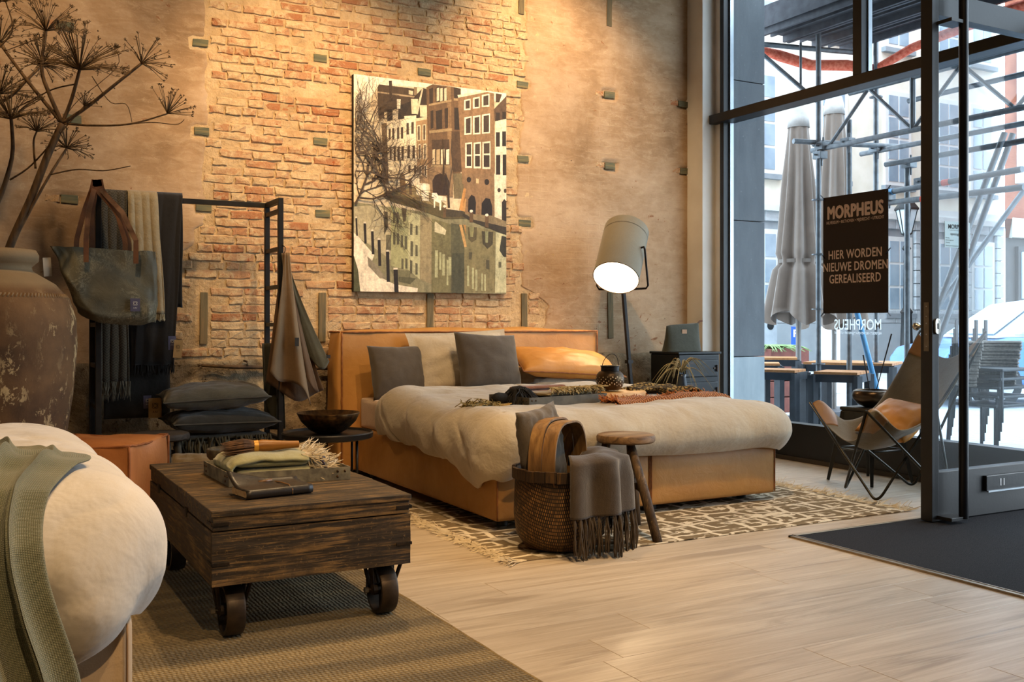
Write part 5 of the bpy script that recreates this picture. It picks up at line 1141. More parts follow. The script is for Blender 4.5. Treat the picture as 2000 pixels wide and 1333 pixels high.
ob2 = thing('rust_cloth', 'rust brown cloth strip folded in the tray behind the fringe', 'cloth', (2.82, 4.87, tz))
folded(2.85, 4.90, R(12), 0.36, 0.10, tz+0.03, 3, 0.022, fabric('rust_cloth', '#6b3f24', '#85512f', 300), ob2, 6)
bts = thing('black_tassel', 'bundle of black tassels at the left end of the bed tray', 'tassel', (2.58, 4.70, tz))
bt_ = MB(); r_ = random.Random(9)
for i in range(130):
    p = Vector((2.62 + r_.uniform(-.02, .02), 4.72 + r_.uniform(-.05, .05), tz+0.10)); d = Vector((r_.uniform(-0.5, 1.0), r_.uniform(-0.8, 0.2), 0.1)); pts = [p]
    for j in range(6): d = (d + Vector((0, 0, -0.35)) + Vector((r_.uniform(-1, 1), r_.uniform(-1, 1), 0))*0.15).normalized(); p = p + d*0.03; p.z = max(p.z, tz+0.012 if p.y > 4.55 else tz-0.005); pts.append(p.copy())
    bt_.tube(pts, 0.0032, 4, False)
bt_.ellipsoid((2.62, 4.73, tz+0.075), (0.045, 0.05, 0.035), 14, 10).ellipsoid((2.52, 4.74, tz+0.045), (0.055, 0.04, 0.032), 14, 10).jit(0.012, 20)
obj('strands', bt_, simple('black_cord', '#0e0c0b', '#191614', 30, 0.8, 0, 0.5, 90), bts, smooth=True)
yf = thing('ochre_scarf', 'ochre striped scarf end with frayed fringe left of the tray', 'scarf', (2.45, 4.72, tz))
M_och = simple('ochre_yarn', '#5f5030', '#8a7540', 30, 0.95)
obj('cloth', MB().grid(20, 14, lambda a, b: (2.30 + 0.26*a, 4.62 + 0.12*b + 0.03*a, ZD(2.30+0.26*a, 4.66) + 0.008 + 0.025*abs(math.sin(b*6+a*4)))), fabric('ochre_cloth', '#8a6f38', '#b09252', 200), yf, smooth=True, solid=0.004)
obj('fringe', fringe_mb([(2.31 + 0.16*i/80 + 0.0, 4.64 + 0.10*math.sin(i*2.3)**2, ZD(2.36, 4.66)+0.03) for i in range(81)], 0.085, 0.003, 55, (-0.7, -0.35, -0.12), 0.6, 6, 3, 2, 0.015, ZD(2.32, 4.6)+0.002), M_och, yf)
# olive wood board and lantern
bdx, bdy = 3.29, 4.83; bz_ = max(ZD(bdx+0.2*math.cos(t), bdy+0.12*math.sin(t)) for t in [0, 1, 2, 3, 4, 5, 6]) + 0.026
bo = tag(obj('wood_board', MB().lathe([(0, -0.012), (0.97, -0.012), (1.0, -0.006), (1.0, 0.018), (0.97, 0.024), (0, 0.024)], 40, wob=0.0).xf((0, 0, R(12)), (bdx, bdy, bz_), (0.27, 0.17, 1)).jit(0.02, 6, 3), wood('olive_wood', '#9a6d38', '#bb8a4d', '#c99d63', 'x', 2.5, 0.5, 0.2), smooth='auto'), 'pale olive wood serving board on the duvet under the lantern', 'board')
ln = thing('perforated_lantern', 'round bronze lantern with pierced holes and wire handle on the board', 'lantern', (3.345, 4.90, bz_+0.022)); LZ = bz_+0.0275
M_lant = simple('lantern_bronze', '#241c14', '#5e4a30', 10, 0.4, 0.8, 0.15, 60)
lp = [(round(r_*1.15, 4), round(z_*1.15, 4)) for r_, z_ in [(0.001, 0.002), (0.045, 0.002), (0.052, 0.006), (0.066, 0.022), (0.073, 0.045), (0.073, 0.062), (0.068, 0.082), (0.056, 0.096), (0.047, 0.10)]]
obj('body', MB().lathe(lp, 40, (3.345, 4.90, LZ)), M_lant, ln, smooth=True)
obj('neck', MB().lathe([(0.054, 0.115), (0.054, 0.140), (0.058, 0.142), (0.058, 0.147), (0.048, 0.147), (0.048, 0.115)], 36, (3.345, 4.90, LZ)), simple('lantern_dark', '#1a1511', '#241d17', 10, 0.4, 0.7), ln, smooth='auto')
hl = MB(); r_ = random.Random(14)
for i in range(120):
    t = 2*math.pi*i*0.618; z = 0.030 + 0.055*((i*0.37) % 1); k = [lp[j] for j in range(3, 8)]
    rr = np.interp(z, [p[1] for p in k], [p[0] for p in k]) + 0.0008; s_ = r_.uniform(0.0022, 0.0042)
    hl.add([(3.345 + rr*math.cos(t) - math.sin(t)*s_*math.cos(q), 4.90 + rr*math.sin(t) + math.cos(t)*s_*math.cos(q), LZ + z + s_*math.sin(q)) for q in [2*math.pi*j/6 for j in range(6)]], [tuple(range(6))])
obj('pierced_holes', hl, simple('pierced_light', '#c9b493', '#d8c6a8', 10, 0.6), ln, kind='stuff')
obj('bail', MB().tube([(3.345 + 0.058*math.cos(math.pi*i/20), 4.90 - 0.02*math.sin(math.pi*i/20), LZ + 0.136 + 0.08*math.sin(math.pi*i/20)) for i in range(21)], 0.0022, 6), MATS['lantern_dark'], ln, smooth=True)
# terracotta open-knit throw and patterned scarf across the right half
kt = thing('knitted_throw', 'terracotta open knit throw lying across the right half of the duvet', 'throw', (3.6, 4.6, 0.56))
def knit_mat():
    t = NT('terracotta_knit'); v = t.coord('Object'); w1 = t.n('ShaderNodeTexWave', {'bands_direction': 'DIAGONAL'}, Vector=v, Scale=26, Distortion=0.6).outputs['Fac']; w2 = t.n('ShaderNodeTexWave', {'bands_direction': 'X'}, Vector=v, Scale=22, Distortion=0.8).outputs['Fac']
    w = t.math('MULTIPLY', w1, w2); c = t.ramp(w, [(0.1, L('#6f3f1d')), (0.4, L('#b06a34')), (0.8, L('#c58148'))]); return t.fin(c, 0.95, 0, t.bump(w, 0.9, 0.006), 0.1, 0.2)
def kfn(a, b):
    x = 3.10 + 0.95*a; y = 4.44 + 0.15*a + 0.16*b + 0.012*math.sin(a*9); f = 0.020 + 0.016*abs(math.sin(b*math.pi*2.5 + a*2)) + 0.005*nz(a*9, b*4)
    return (x, y, ZD(x, y) + f*(1 if 0.02 < b < 0.98 else 0.2))
obj('cloth', MB().grid(70, 24, kfn), knit_mat(), kt, smooth=True, solid=0.006)
obj('fringe', fringe_mb([kfn(0.0, i/24) for i in range(25)] + [(3.10 + 0.9*i/60, 4.60 + 0.15*i/60, ZD(3.10+0.9*i/60, 4.65)+0.022) for i in range(61)], 0.045, 0.003, 66, (-0.3, 0.2, 0.15), 0.7, 5, 3, 2, 0.01), simple('terracotta_yarn', '#8f4e22', '#b06a36', 30, 0.95), kt)
def snake_mat():
    t = NT('reptile_print'); v = t.coord('Object', (1, 0.7, 1)); vo = t.n('ShaderNodeTexVoronoi', {'feature': 'DISTANCE_TO_EDGE'}, Vector=v, Scale=42, Randomness=0.5).outputs['Distance']
    c = t.ramp(vo, [(0.08, L('#2f2412')), (0.2, L('#8a6f3d')), (0.5, L('#a58a55'))]); return t.fin(c, 0.85, 0, t.bump(t.noise(v, 12, 3), 0.3, 0.01), 0.2)
ps = tag(obj('printed_scarf', MB().grid(60, 24, lambda a, b: ((lambda x, y: (x, y, ZD(x, y) + 0.03 + 0.035*abs(math.sin(b*math.pi*2 + a*5))*(1-0.3*a) + 0.012*nz(a*7, b*4)))(3.46 + 0.57*a, 4.84 - 0.03*a + 0.24*b*(0.6+0.5*math.sin(a*2.2))))), snake_mat(), smooth=True, solid=0.005), 'brown reptile print scarf bunched behind the terracotta throw', 'scarf')

# ------------------------------------------------------------------ floor lamp
lm = thing('floor_lamp', 'floor lamp with tilted grey felt drum shade glowing inside', 'lamp', (4.44, 6.15, 0))
M_lpole = simple('lamp_pole', '#1b1512', '#241d19', 12, 0.4, 0.4, 0.08)
obj('base', MB().lathe([(0, 0.012), (0.16, 0.012), (0.16, 0.026), (0.155, 0.03), (0, 0.03)], 40, (4.44, 6.15, 0)), M_lpole, lm, smooth='auto')
obj('pole', MB().beam((4.44, 6.15, 0.028), (4.29, 6.11, 1.252), 0.026, 0.026), M_lpole, lm, bevel=0.003)
obj('clamp', MB().box(4.335, 4.379, 6.108, 6.152, 0.70, 0.725), M_lpole, lm)
sc_ = Vector((4.234, 6.054, 1.512)); ax = Vector((0.488, 0.416, 0.76)).normalized()
def LP(r, t, h):
    a = ax.cross(Vector((0, 1, 0))).normalized(); b = ax.cross(a)
    return tuple(sc_ + ax*h + (a*math.cos(t) + b*math.sin(t))*r)
M_felt = fabric('grey_felt', '#77705f', '#857d6b', 700, 3, wr=0.05, bump=0.25)
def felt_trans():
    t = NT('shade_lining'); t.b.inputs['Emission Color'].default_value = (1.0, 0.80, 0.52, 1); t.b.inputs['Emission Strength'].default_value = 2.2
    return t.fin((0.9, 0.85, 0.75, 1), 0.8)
sh_ = MB()
for r, h0, h1 in ((0.168, -0.24, 0.24),):
    sh_.grid(56, 12, lambda a, b: LP(r, 2*math.pi*a, h0 + (h1-h0)*b), closed=True)
shade = obj('shade', sh_, M_felt, lm, smooth=True, label='tilted grey felt drum shade')
obj('shade_top', MB().add([LP(0.168, 2*math.pi*i/56, 0.24) for i in range(56)] + [LP(0.150, 2*math.pi*i/56, 0.247) for i in range(56)] + [LP(0, 0, 0.247)], [(i, (i+1) % 56, 56+(i+1) % 56, 56+i) for i in range(56)] + [(56+i, 56+(i+1) % 56, 112) for i in range(56)]), M_felt, shade, smooth=True)
obj('stitched_band', MB().grid(56, 2, lambda a, b: LP(0.1695, 2*math.pi*a, 0.17 + 0.004*b), closed=True), simple('stitch_dark', '#544e42', '#544e42', 4, 0.9), shade)
obj('lining', MB().grid(56, 12, lambda a, b: LP(0.164, 2*math.pi*a, -0.238 + 0.47*b), closed=True).add([LP(0.164, 2*math.pi*i/56, -0.10) for i in range(56)] + [LP(0, 0, -0.10)], [(i, (i+1) % 56, 56) for i in range(56)]), felt_trans(), shade, smooth='auto', label='bright glowing lining of the shade')
obj('rim_ring', MB().tube([LP(0.167, 2*math.pi*i/56, -0.24) for i in range(57)], 0.004, 6, False), simple('rim_brown', '#4d3a26', '#4d3a26', 4, 0.8), shade, smooth=True)
Rv = Vector((0.8771, -0.4802, 0)); ar = (Rv - ax*Rv.dot(ax)).normalized(); bw = ax.cross(ar); bw = bw if bw.y > 0 else -bw; ar = (ar*0.80 - bw*0.60).normalized(); a1 = sc_ + ar*0.172; a0 = sc_ - ar*0.172
obj('yoke', MB().tube([a1, a1 + ar*0.022, a1 + ar*0.03 + Vector((0, 0, -0.02)), Vector((4.40, 5.95, 1.28)), Vector((4.39, 5.96, 1.258)), Vector((4.29, 6.11, 1.252)), Vector((4.16, 6.24, 1.256)), Vector((4.15, 6.25, 1.28)), a0 - ar*0.03 + Vector((0, 0, -0.02)), a0 - ar*0.02, a0], 0.008, 8), M_lpole, lm, smooth=True)
l = bpy.data.lights.new('lamp_bulb', 'POINT'); l.energy = 14; l.color = (1.0, 0.75, 0.45); l.shadow_soft_size = 0.05; lo = bpy.data.objects.new('lamp_bulb', l); COL.objects.link(lo); lo.location = sc_ - ax*0.16

# ------------------------------------------------------------------ black locker cabinet with wash bag and air plant
cbn = thing('metal_cabinet', 'small black metal cabinet with drop doors beside the window pillar', 'cabinet', (4.86, 6.05, 0))
M_cab = simple('cabinet_black', '#08090b', '#0e0f11', 12, 0.35, 0.3, 0.06, 50)
CX0, CX1, CY0, CY1, CZ = 4.645, 5.035, 5.90, 6.25, 0.785
obj('body', MB().box(CX0, CX1, CY0, CY1, 0.012, CZ-0.018), M_cab, cbn, bevel=0.012, bseg=3)
obj('top', MB().box(CX0-0.012, CX1+0.008, CY0-0.012, CY1, CZ-0.018, CZ), M_cab, cbn, bevel=0.004)
for z0, z1 in ((0.595, 0.725), (0.42, 0.56), (0.245, 0.385), (0.07, 0.21)):
    d = obj('door', MB().box(CX0+0.05, CX1-0.03, CY0-0.018, CY0+0.004, z0, z1), M_cab, cbn, bevel=0.009, bseg=3)
    obj('latch', MB().box(CX1-0.075, CX1-0.035, CY0-0.024, CY0-0.017, (z0+z1)/2-0.006, (z0+z1)/2+0.006).box(CX1-0.05, CX1-0.042, CY0-0.034, CY0-0.022, (z0+z1)/2-0.026, (z0+z1)/2+0.026), simple('latch_iron', '#2b2624', '#4a3a30', 20, 0.4, 0.7), d, bevel=0.001)
    obj('hinge', MB().box(CX0+0.06, CX0+0.12, CY0-0.024, CY0-0.017, z1-0.03, z1-0.018), MATS['latch_iron'], d)
wbag = thing('wash_bag', 'olive canvas wash bag with small leather patch on the black cabinet', 'bag', (4.79, 6.05, CZ))
def wb_fn(a, b):
    t = 2*math.pi*a; u = math.cos(t); v = math.sin(t); hw = 0.155 + 0.018*(1-b); x = 4.79 + 0.01*b + hw*math.copysign(abs(u)**0.4, u)*(1 - 0.04*math.sin(b*3.1)); y = 6.05 + (0.055*(1-b)**0.7 + 0.006)*math.copysign(abs(v)**0.8, v)
    return (x, y, CZ + 0.002 + 0.205*b + 0.012*b*u + 0.004*nz(u*3, v*3, b*3))
m = MB().grid(48, 16, wb_fn, closed=True); m.f += [tuple(range(47, -1, -1)), tuple(range(15*48, 16*48))]; m.mi += [0, 0]
obj('body', m, fabric('olive_canvas', '#35352a', '#414135', 500, wr=0.15), wbag, smooth='auto')
obj('leather_patch', MB().box(4.77, 4.815, 6.018, 6.021, CZ+0.125, CZ+0.168).xf(), simple('patch_tan', '#a37c5c', '#b08968', 9, 0.7), wbag)
obj('zip_pull', MB().ribbon([(4.945, 6.05, CZ+0.215), (4.965, 6.045, CZ+0.232), (4.985, 6.04, CZ+0.235)], 0.014, 0.004, (0, 1, 0)), M_strap, wbag)
ap = thing('air_plant', 'spidery air plant in a small dark vase behind the bed corner', 'plant', (4.45, 5.62, 0.0))
ps_ = obj('pedestal', MB().lathe([(0, 0.0), (0.09, 0), (0.09, 0.02), (0.02, 0.03), (0.02, 0.5), (0.035, 0.52), (0, 0.52)], 24, (4.45, 5.62, 0)), M_cab, ap, smooth='auto')
obj('vase', MB().lathe([(0, 0.52), (0.035, 0.52), (0.042, 0.56), (0.03, 0.62), (0.034, 0.64), (0.028, 0.64), (0, 0.60)], 24, (4.45, 5.62, 0)), simple('vase_dark', '#1d2026', '#272b33', 12, 0.25), ap, smooth=True)
r_ = random.Random(17); M_leafa = simple('air_leaf', '#6b5c3d', '#8c7f58', 14, 0.8)
for i in range(30):
    t = 2*math.pi*i/30*3.7; ln_ = r_.uniform(0.15, 0.26); h = r_.uniform(0.3, 1.1); pts = []
    for j in range(9):
        s_ = j/8; rr = ln_*s_*(0.6+0.4*s_); z = 0.63 + 0.12*h*math.sin(min(1, s_*1.25)*math.pi*0.62) - 0.20*s_**3*(1.2-h*0.5)
        pts.append((4.45 + rr*math.cos(t), 5.62 + rr*math.sin(t), z + 0.02))
    obj('leaf', MB().tube(pts, [0.0045, 0.0042, 0.004, 0.0036, 0.0032, 0.0027, 0.0022, 0.0015, 0.0006], 5, False), M_leafa, ap, smooth=True)
# ------------------------------------------------------------------ canvas print of a canal
PIC = '''8c8568:0 411,1000 351,1000 0,0 0;b5a98c:0 389,145 405,230 368,228 150,114 210,0 260;a9a67c:230 408,341 381,339 106,228 122;b9b48f:341 381,416 370,414 62,339 106;9b8c6c:416 370,491 355,490 40,414 62;77704f:491 355,619 332,618 0,489 0;5d5a43:619 337,710 331,709 1,618 0;857b58:710 331,921 310,921 5,709 1;c9c5a2:928 305,1000 293,1000 6,921 5;5d5946:242 377,255 374,255 323,241 323;5d5946:266 378,280 375,279 324,266 324;5d5946:244 282,258 279,258 223,243 223;5d5946:267 278,282 275,281 224,266 223;5d5946:291 270,307 267,306 211,290 210;5d5946:316 266,332 263,332 203,316 202;5d5946:352 327,367 324,366 272,351 272;5d5946:387 319,400 316,400 273,386 273;5d5946:354 244,370 241,369 171,353 171;5d5946:385 227,400 224,400 172,385 172;5d5946:296 160,309 157,309 110,295 110;5d5946:320 161,334 158,334 111,320 111;5d5946:351 153,366 149,365 89,350 88;5d5946:385 140,400 136,400 85,385 84;5a503a:295 397,329 394,322 335,307 330;b3b18a:513 203,532 204,531 73,512 73;b3b18a:541 195,555 195,554 111,540 111;b3b18a:562 186,578 186,578 84,561 83;b3b18a:602 173,621 173,621 85,602 84;b3b18a:590 159,601 159,601 37,589 37;b3b18a:728 134,742 134,742 35,728 35;b3b18a:761 125,775 125,774 21,761 21;b3b18a:784 116,798 116,798 12,784 12;b3b18a:826 98,836 98,836 13,825 13;b3b18a:845 94,857 94,857 13,845 13;4d4c3a:625 192,706 194,705 1,627 0;4b432f:828 307,908 305,904 243,868 220,834 245;8a8a68:851 307,874 308,871 251,854 251;5c5238:732 322,795 324,791 263,758 248,736 266;8b875f:742 322,775 324,768 276,750 276;c39a63:674 332,693 332,726 228,709 223;b78a55:700 333,719 333,722 284;cfc6a8:510 333,516 342,587 303,580 279,510 291;3d382b:968 288,1000 284,1000 183,982 183,952 215;5b5540:739 200,762 201,758 163,739 167;5b5540:858 165,881 166,881 118,858 123;6e6a52:945 158,965 158,965 130,945 129;efe0cd:1 269,30 252,125 170,101 119,179 62,252 36,401 20,398 1,37 0,0 166;56553a:0 166,26 100,40 0,0 0;8d8270:83 164,143 120,203 63,161 62,89 119;5d5a44:277 78,389 66,351 38,277 50;757055:228 104,352 102,351 70,246 73;4a4232:187 375,209 376,211 303,187 266;6a6450:199 267,232 268,229 195,198 194;2b2320:10 339,20 339,25 256,15 256;e6d8c4:10 345,20 346,20 338,10 337;2b2320:59 316,74 317,79 222,65 222;e6d8c4:60 323,74 323,74 315,59 315;2b2320:105 282,121 283,127 174,110 174;e6d8c4:105 288,122 289,121 281,105 280;2b2320:146 243,164 243,169 121,151 120;e6d8c4:146 249,164 250,164 242,146 241;2b2320:198 190,218 191,223 47,203 47;e6d8c4:198 196,218 197,218 189,198 188;2b2320:245 107,272 108,278 0,251 0;e6d8c4:245 114,272 114,272 106,245 105;f3e4d0:0 1000,1000 998,1000 946,649 970,451 979,152 963,85 876,79 835,0 796;cdb99c:3 797,178 801,204 505,0 495;c8b194:108 911,146 934,151 807,107 845;4b3a2b:146 955,158 966,382 966,393 925,353 888,313 819,151 807,145 930;a58f73:145 933,387 931,387 923,145 926;3d2e22:216 989,235 991,238 896,221 895;8a7459:376 975,396 975,396 933,376 936;d9c6a8:342 956,370 954,369 935,342 937;2f241b:207 848,353 905,370 881,313 819,206 799;3b2d21:382 932,433 974,462 972,461 829,313 827;dcc9ab:356 916,402 919,398 848,361 845;d8c5a6:413 891,465 895,462 838,416 837;d5c3a6:384 847,428 973,436 970,401 846;d4c0a2:240 855,277 862,273 812,240 808;e8dac2:266 907,291 908,288 863,268 861;cdb897:187 839,206 844,203 791,189 785;6d5740:170 784,203 791,215 506,187 504;e6d4b6:203 795,310 815,322 511,215 506;eddcc0:313 831,390 841,399 515,322 511;a4835f:387 820,462 834,471 519,399 515;d9c6a6:381 824,459 840,459 827,384 811;4a3a2b:215 762,228 765,227 714,215 713;4a3a2b:237 767,251 770,250 716,237 715;4a3a2b:267 772,282 775,281 721,267 720;4a3a2b:292 776,307 779,307 724,292 723;4a3a2b:222 680,233 683,233 619,222 618;4a3a2b:247 682,259 684,259 618,246 617;4a3a2b:271 683,285 686,285 620,270 619;4a3a2b:296 687,311 689,310 621,296 620;4a3a2b:328 799,343 802,343 746,327 745;4a3a2b:359 806,375 808,374 752,358 751;4a3a2b:334 693,350 696,349 634,333 633;4a3a2b:366 695,382 698,381 636,365 635;4a3a2b:340 600,354 602,354 565,340 564;4a3a2b:376 602,389 604,389 567,376 566;e0cfb0:397 794,418 797,417 722,397 720;5a4734:401 790,413 791,413 726,401 725;e0cfb0:431 800,453 803,453 726,431 725;5a4734:436 796,449 798,448 730,436 729;e0cfb0:403 704,422 707,422 634,402 633;5a4734:407 700,418 702,417 638,407 637;e0cfb0:437 708,456 711,456 636,436 635;5a4734:441 704,452 706,451 640,441 639;e0cfb0:406 603,425 606,425 554,405 553;5a4734:410 600,421 601,420 558,410 558;e0cfb0:440 605,460 608,460 554,440 553;5a4734:445 601,455 603,455 558,444 557;5c4733:285 509,286 551,300 566,314 552,314 511;6e5339:456 980,497 998,625 998,685 994,683 529,471 519;55402c:619 781,693 786,695 590,624 586;8a6c4c:590 995,617 995,627 526,600 525;3c2c1f:474 973,500 983,499 904,476 902;4b3929:511 976,532 994,584 990,596 932,520 909;dccbb0:524 981,540 985,540 924,523 918;dccbb0:547 983,563 986,563 925,547 920;dccbb0:573 985,590 989,589 927,573 922;382a1e:482 869,502 874,502 790,484 781;33261b:517 871,560 883,560 790,522 783;3a2b1e:575 888,599 894,598 797,578 795;30251b:640 899,681 900,683 794,642 791;3a2c20:637 995,679 994,682 943,640 940;a98d68:637 944,682 945,681 934,637 932;a08763:473 774,625 797,625 784,476 761;a58a66:471 901,622 936,622 926,470 891;4d3a29:490 731,607 742,609 619,495 613;cbb592:496 684,513 690,513 616,495 615;bba27d:522 686,545 692,545 618,521 616;e9dabd:551 688,574 694,574 619,551 618;efe2ca:586 690,607 696,606 621,586 620;9d8462:486 612,618 618,618 607,486 600;8d7254:475 599,627 607,636 527,474 519;8b7052:473 570,633 579,632 463,485 451;3a2a1e:498 489,495 535,514 563,546 574,581 567,607 540,610 471,498 466;76684c:633 579,704 583,703 461,639 458;8f6f50:664 959,841 996,914 991,920 541,695 530;8e7052:700 583,915 594,915 381,710 387;eadac0:662 961,841 997,865 994,667 948;efe2ca:707 941,752 951,752 896,706 890;45362a:717 935,745 943,745 903,717 898;efe2ca:767 956,814 967,814 910,767 903;45362a:778 950,807 958,807 916,778 911;efe2ca:828 976,882 987,881 923,828 916;45362a:839 970,874 979,874 930,839 924;efe2ca:709 856,758 866,758 777,708 770;45362a:719 850,751 858,750 783,719 779;efe2ca:767 866,818 877,818 783,767 776;45362a:778 860,811 868,811 789,778 785;efe2ca:829 879,885 890,885 792,829 785;45362a:840 873,878 882,878 798,840 793;efe2ca:714 732,761 739,761 613,714 610;4a3b2e:724 725,755 730,755 678,724 676;3d3026:724 668,755 670,755 622,724 620;efe2ca:772 737,822 745,821 614,772 611;4a3b2e:782 730,815 736,815 684,781 681;3d3026:781 674,815 676,815 623,781 621;efe2ca:832 745,888 753,888 615,832 612;4a3b2e:842 738,882 744,882 692,842 688;3d3026:841 681,882 683,882 624,841 622;2f241b:755 555,752 547,744 541,735 541,727 545,724 553,727 562,735 567,744 568,752 563;2f241b:880 551,877 542,868 536,857 535,849 540,846 549,849 558,857 564,868 564,877 559;2c221a:733 397,735 458,756 482,779 474,788 446,785 385;2a2019:825 387,827 443,855 471,885 467,901 432,901 385;cdb48c:789 564,808 562,808 539,789 540;5b4635:914 914,1000 985,1000 850,920 836;4a3829:926 992,969 991,951 951,926 949;eddfc8:920 853,1000 872,1000 545,920 541;ecdec6:915 594,1000 599,1000 351,918 367;33281e:926 800,954 802,954 730,926 728;33281e:971 807,998 809,998 735,971 733;33281e:927 687,957 689,957 591,927 589;33281e:974 692,1000 694,1000 591,974 589;33281e:927 897,954 899,954 860,927 858;33281e:972 905,997 907,997 872,972 870;4a3c2d:960 515,958 508,952 504,945 503,939 507,936 514,939 520,945 525,952 525,958 521;4a3c2d:1000 513,1000 506,995 502,989 501,984 505,982 512,984 519,989 523,995 523,1000 520;35291e:968 361,968 454,985 472,1000 461,1000 360;5a4f33:164 450,219 476,354 450,517 421,587 405,710 398,723 364,574 356,391 397,237 422;8a7753:231 476,354 505,492 475,587 424,581 407,454 427,329 449;4a4030:580 402,697 400,710 373,580 365;3d3427:697 386,1000 346,1000 293,775 347,703 370;8d7b5d:710 389,895 385,1000 360,1000 332,769 361;e4d4b8:386 566,410 567,416 458,391 466;e9dcc4:410 521,467 520,473 437,429 437;f2e8d6:432 513,454 514,460 441,435 440;5c4937:342 536,360 537,363 460,345 463;7d6242:286 542,305 561,317 548,329 458,289 465;f2e8d8:492 477,523 479,555 436,552 397,542 396,541 431,514 439,512 407,504 406,503 448,490 452;e9dcc6:530 467,587 465,587 442,536 445;c58f55:674 404,704 513,720 509,697 400;c99a62:697 400,713 462,722 460,713 396;6b5238:566 413,586 414,585 363,566 362;f3e9da:586 418,584 413,579 411,573 410,568 413,566 417,568 421,573 424,579 424,584 422;6b5238:744 398,767 398,767 347,744 346;f3e9da:767 402,765 398,759 395,752 394,746 397,744 401,747 405,752 408,759 408,765 406;6b5238:851 383,875 384,874 325,850 324;f3e9da:875 387,872 383,866 380,859 380,853 382,851 386,853 391,859 393,866 394,872 391;3f3021:575 576,587 549,597 410,613 411,600 549,584 576;3f3021:556 523,565 625,560 739,566 740,574 626,577 524;'''
pt_ = thing('canvas_print', 'large sepia canvas print of canal houses hanging above the bed', 'picture', (2.874, 6.43, 1.215))
PX0, PX1, PZ0, PZ1, PY = 2.288, 3.459, 1.215, 2.685, 6.405
obj('canvas', MB().box(PX0, PX1, PY, 6.444, PZ0, PZ1), simple('canvas_edge', '#1d1712', '#241d17', 9, 0.9), pt_, bevel=0.002)
def print_mat():
    t = NT('sepia_print'); a = t.n('ShaderNodeAttribute', {'attribute_name': 'ink'}); v = t.coord('Object'); n = t.noise(v, 60, 5, 0.7); n2 = t.noise(t.coord('Object', (1, 1, 0.35)), 26, 4, 0.7)
    br = t.n('ShaderNodeTexBrick', Vector=t.n('ShaderNodeMapping', Vector=v, Rotation=(R(90), 0, 0)).outputs[0], Scale=1.0, Color1=(1, 1, 1, 1), Color2=(0.8, 0.8, 0.8, 1), Mortar=(0.7, 0.7, 0.7, 1)); [setattr(br.inputs[k], 'default_value', q) for k, q in (('Mortar Size', 0.0008), ('Brick Width', 0.012), ('Row Height', 0.005))]
    c = t.mix(0.8, t.mix(0.5, a.outputs['Color'], br.outputs['Color'], 'MULTIPLY'), t.ramp(t.math('ADD', t.math('MULTIPLY', n, 0.5), t.math('MULTIPLY', n2, 0.5)), [(0.3, (0.35, 0.35, 0.35, 1)), (0.66, (1.4, 1.4, 1.4, 1))]), 'MULTIPLY')
    c = t.mix(1.0, c, (0.93, 0.95, 0.92, 1), 'MULTIPLY')
    return t.fin(c, 0.55, 0, None, 0.3)
pm_ = MB(); inks = []; lay = 0
def ink(pts, colr):
    global lay
    lay += 1; y = PY - 0.0006 - lay*0.000012; q = [(PX0+0.001 + (PX1-PX0-0.002)*u, y, PZ0+0.001 + (PZ1-PZ0-0.002)*v) for u, v in pts]
    ar = sum(pts[i-1][0]*pts[i][1]-pts[i][0]*pts[i-1][1] for i in range(len(pts)))
    pm_.add(q if ar > 0 else q[::-1], [tuple(range(len(q)))]); inks.append(L(colr))
ink([(0, 0), (1, 0), (1, 1), (0, 1)], '#d9c6a8')
for s_ in PIC.split(';'):
    if ':' in s_:
        c_, p_ = s_.split(':'); ink([tuple(int(k)/1000 for k in q.split()) for q in p_.split(',')], '#'+c_)
r_ = random.Random(77)
def twig(p, ang, ln, w, depth):
    x, y = p; n = 4; pts = [(x, y)]
    for i in range(n):
        ang += r_.uniform(-0.35, 0.35); x += math.cos(ang)*ln/n*1.25; y += math.sin(ang)*ln/n; pts.append((x, y))
        if depth > 0 and (i > 0 or depth > 2) and x < 0.42:
            for _ in range(2 if depth > 1 else 1): twig((x, y), ang + r_.choice((-1, 1))*r_.uniform(0.35, 0.95), ln*r_.uniform(0.45, 0.7), w*0.5, depth-1)
    for i in range(n):
        (x0, y0), (x1, y1) = pts[i], pts[i+1]
        if not (0 < x0 < 1 and 0 < x1 < 1 and 0 < y0 < 1 and 0 < y1 < 1): continue
        d = math.hypot(x1-x0, y1-y0) + 1e-9; nx_, ny_ = -(y1-y0)/d*w/2, (x1-x0)/d*w/2
        ink([(x0-nx_*1.2, y0-ny_), (x1-nx_, y1-ny_*0.8), (x1+nx_, y1+ny_*0.8), (x0+nx_*1.2, y0+ny_)], '#4a3a2b')
twig((0.006, 0.40), 0.9, 0.20, 0.012, 3); twig((0.03, 0.43), 0.3, 0.26, 0.009, 3); twig((0.205, 0.45), 1.75, 0.30, 0.012, 3); twig((0.19, 0.62), 2.1, 0.22, 0.008, 3); twig((0.19, 0.66), 1.9, 0.2, 0.007, 3); twig((0.004, 0.55), 0.25, 0.28, 0.008, 3); twig((0.004, 0.63), 0.1, 0.2, 0.006, 3); twig((0.03, 0.70), 1.0, 0.18, 0.006, 3); twig((0.004, 0.47), -0.3, 0.16, 0.006, 2); twig((0.585, 0.50), 1.7, 0.24, 0.006, 2)
po_ = obj('print', pm_, print_mat(), pt_, label='sepia photograph of old houses mirrored in a canal')
at = po_.data.color_attributes.new('ink', 'FLOAT_COLOR', 'CORNER'); buf = []
for p in po_.data.polygons: buf += list(inks[p.index])*p.loop_total
at.data.foreach_set('color', buf)

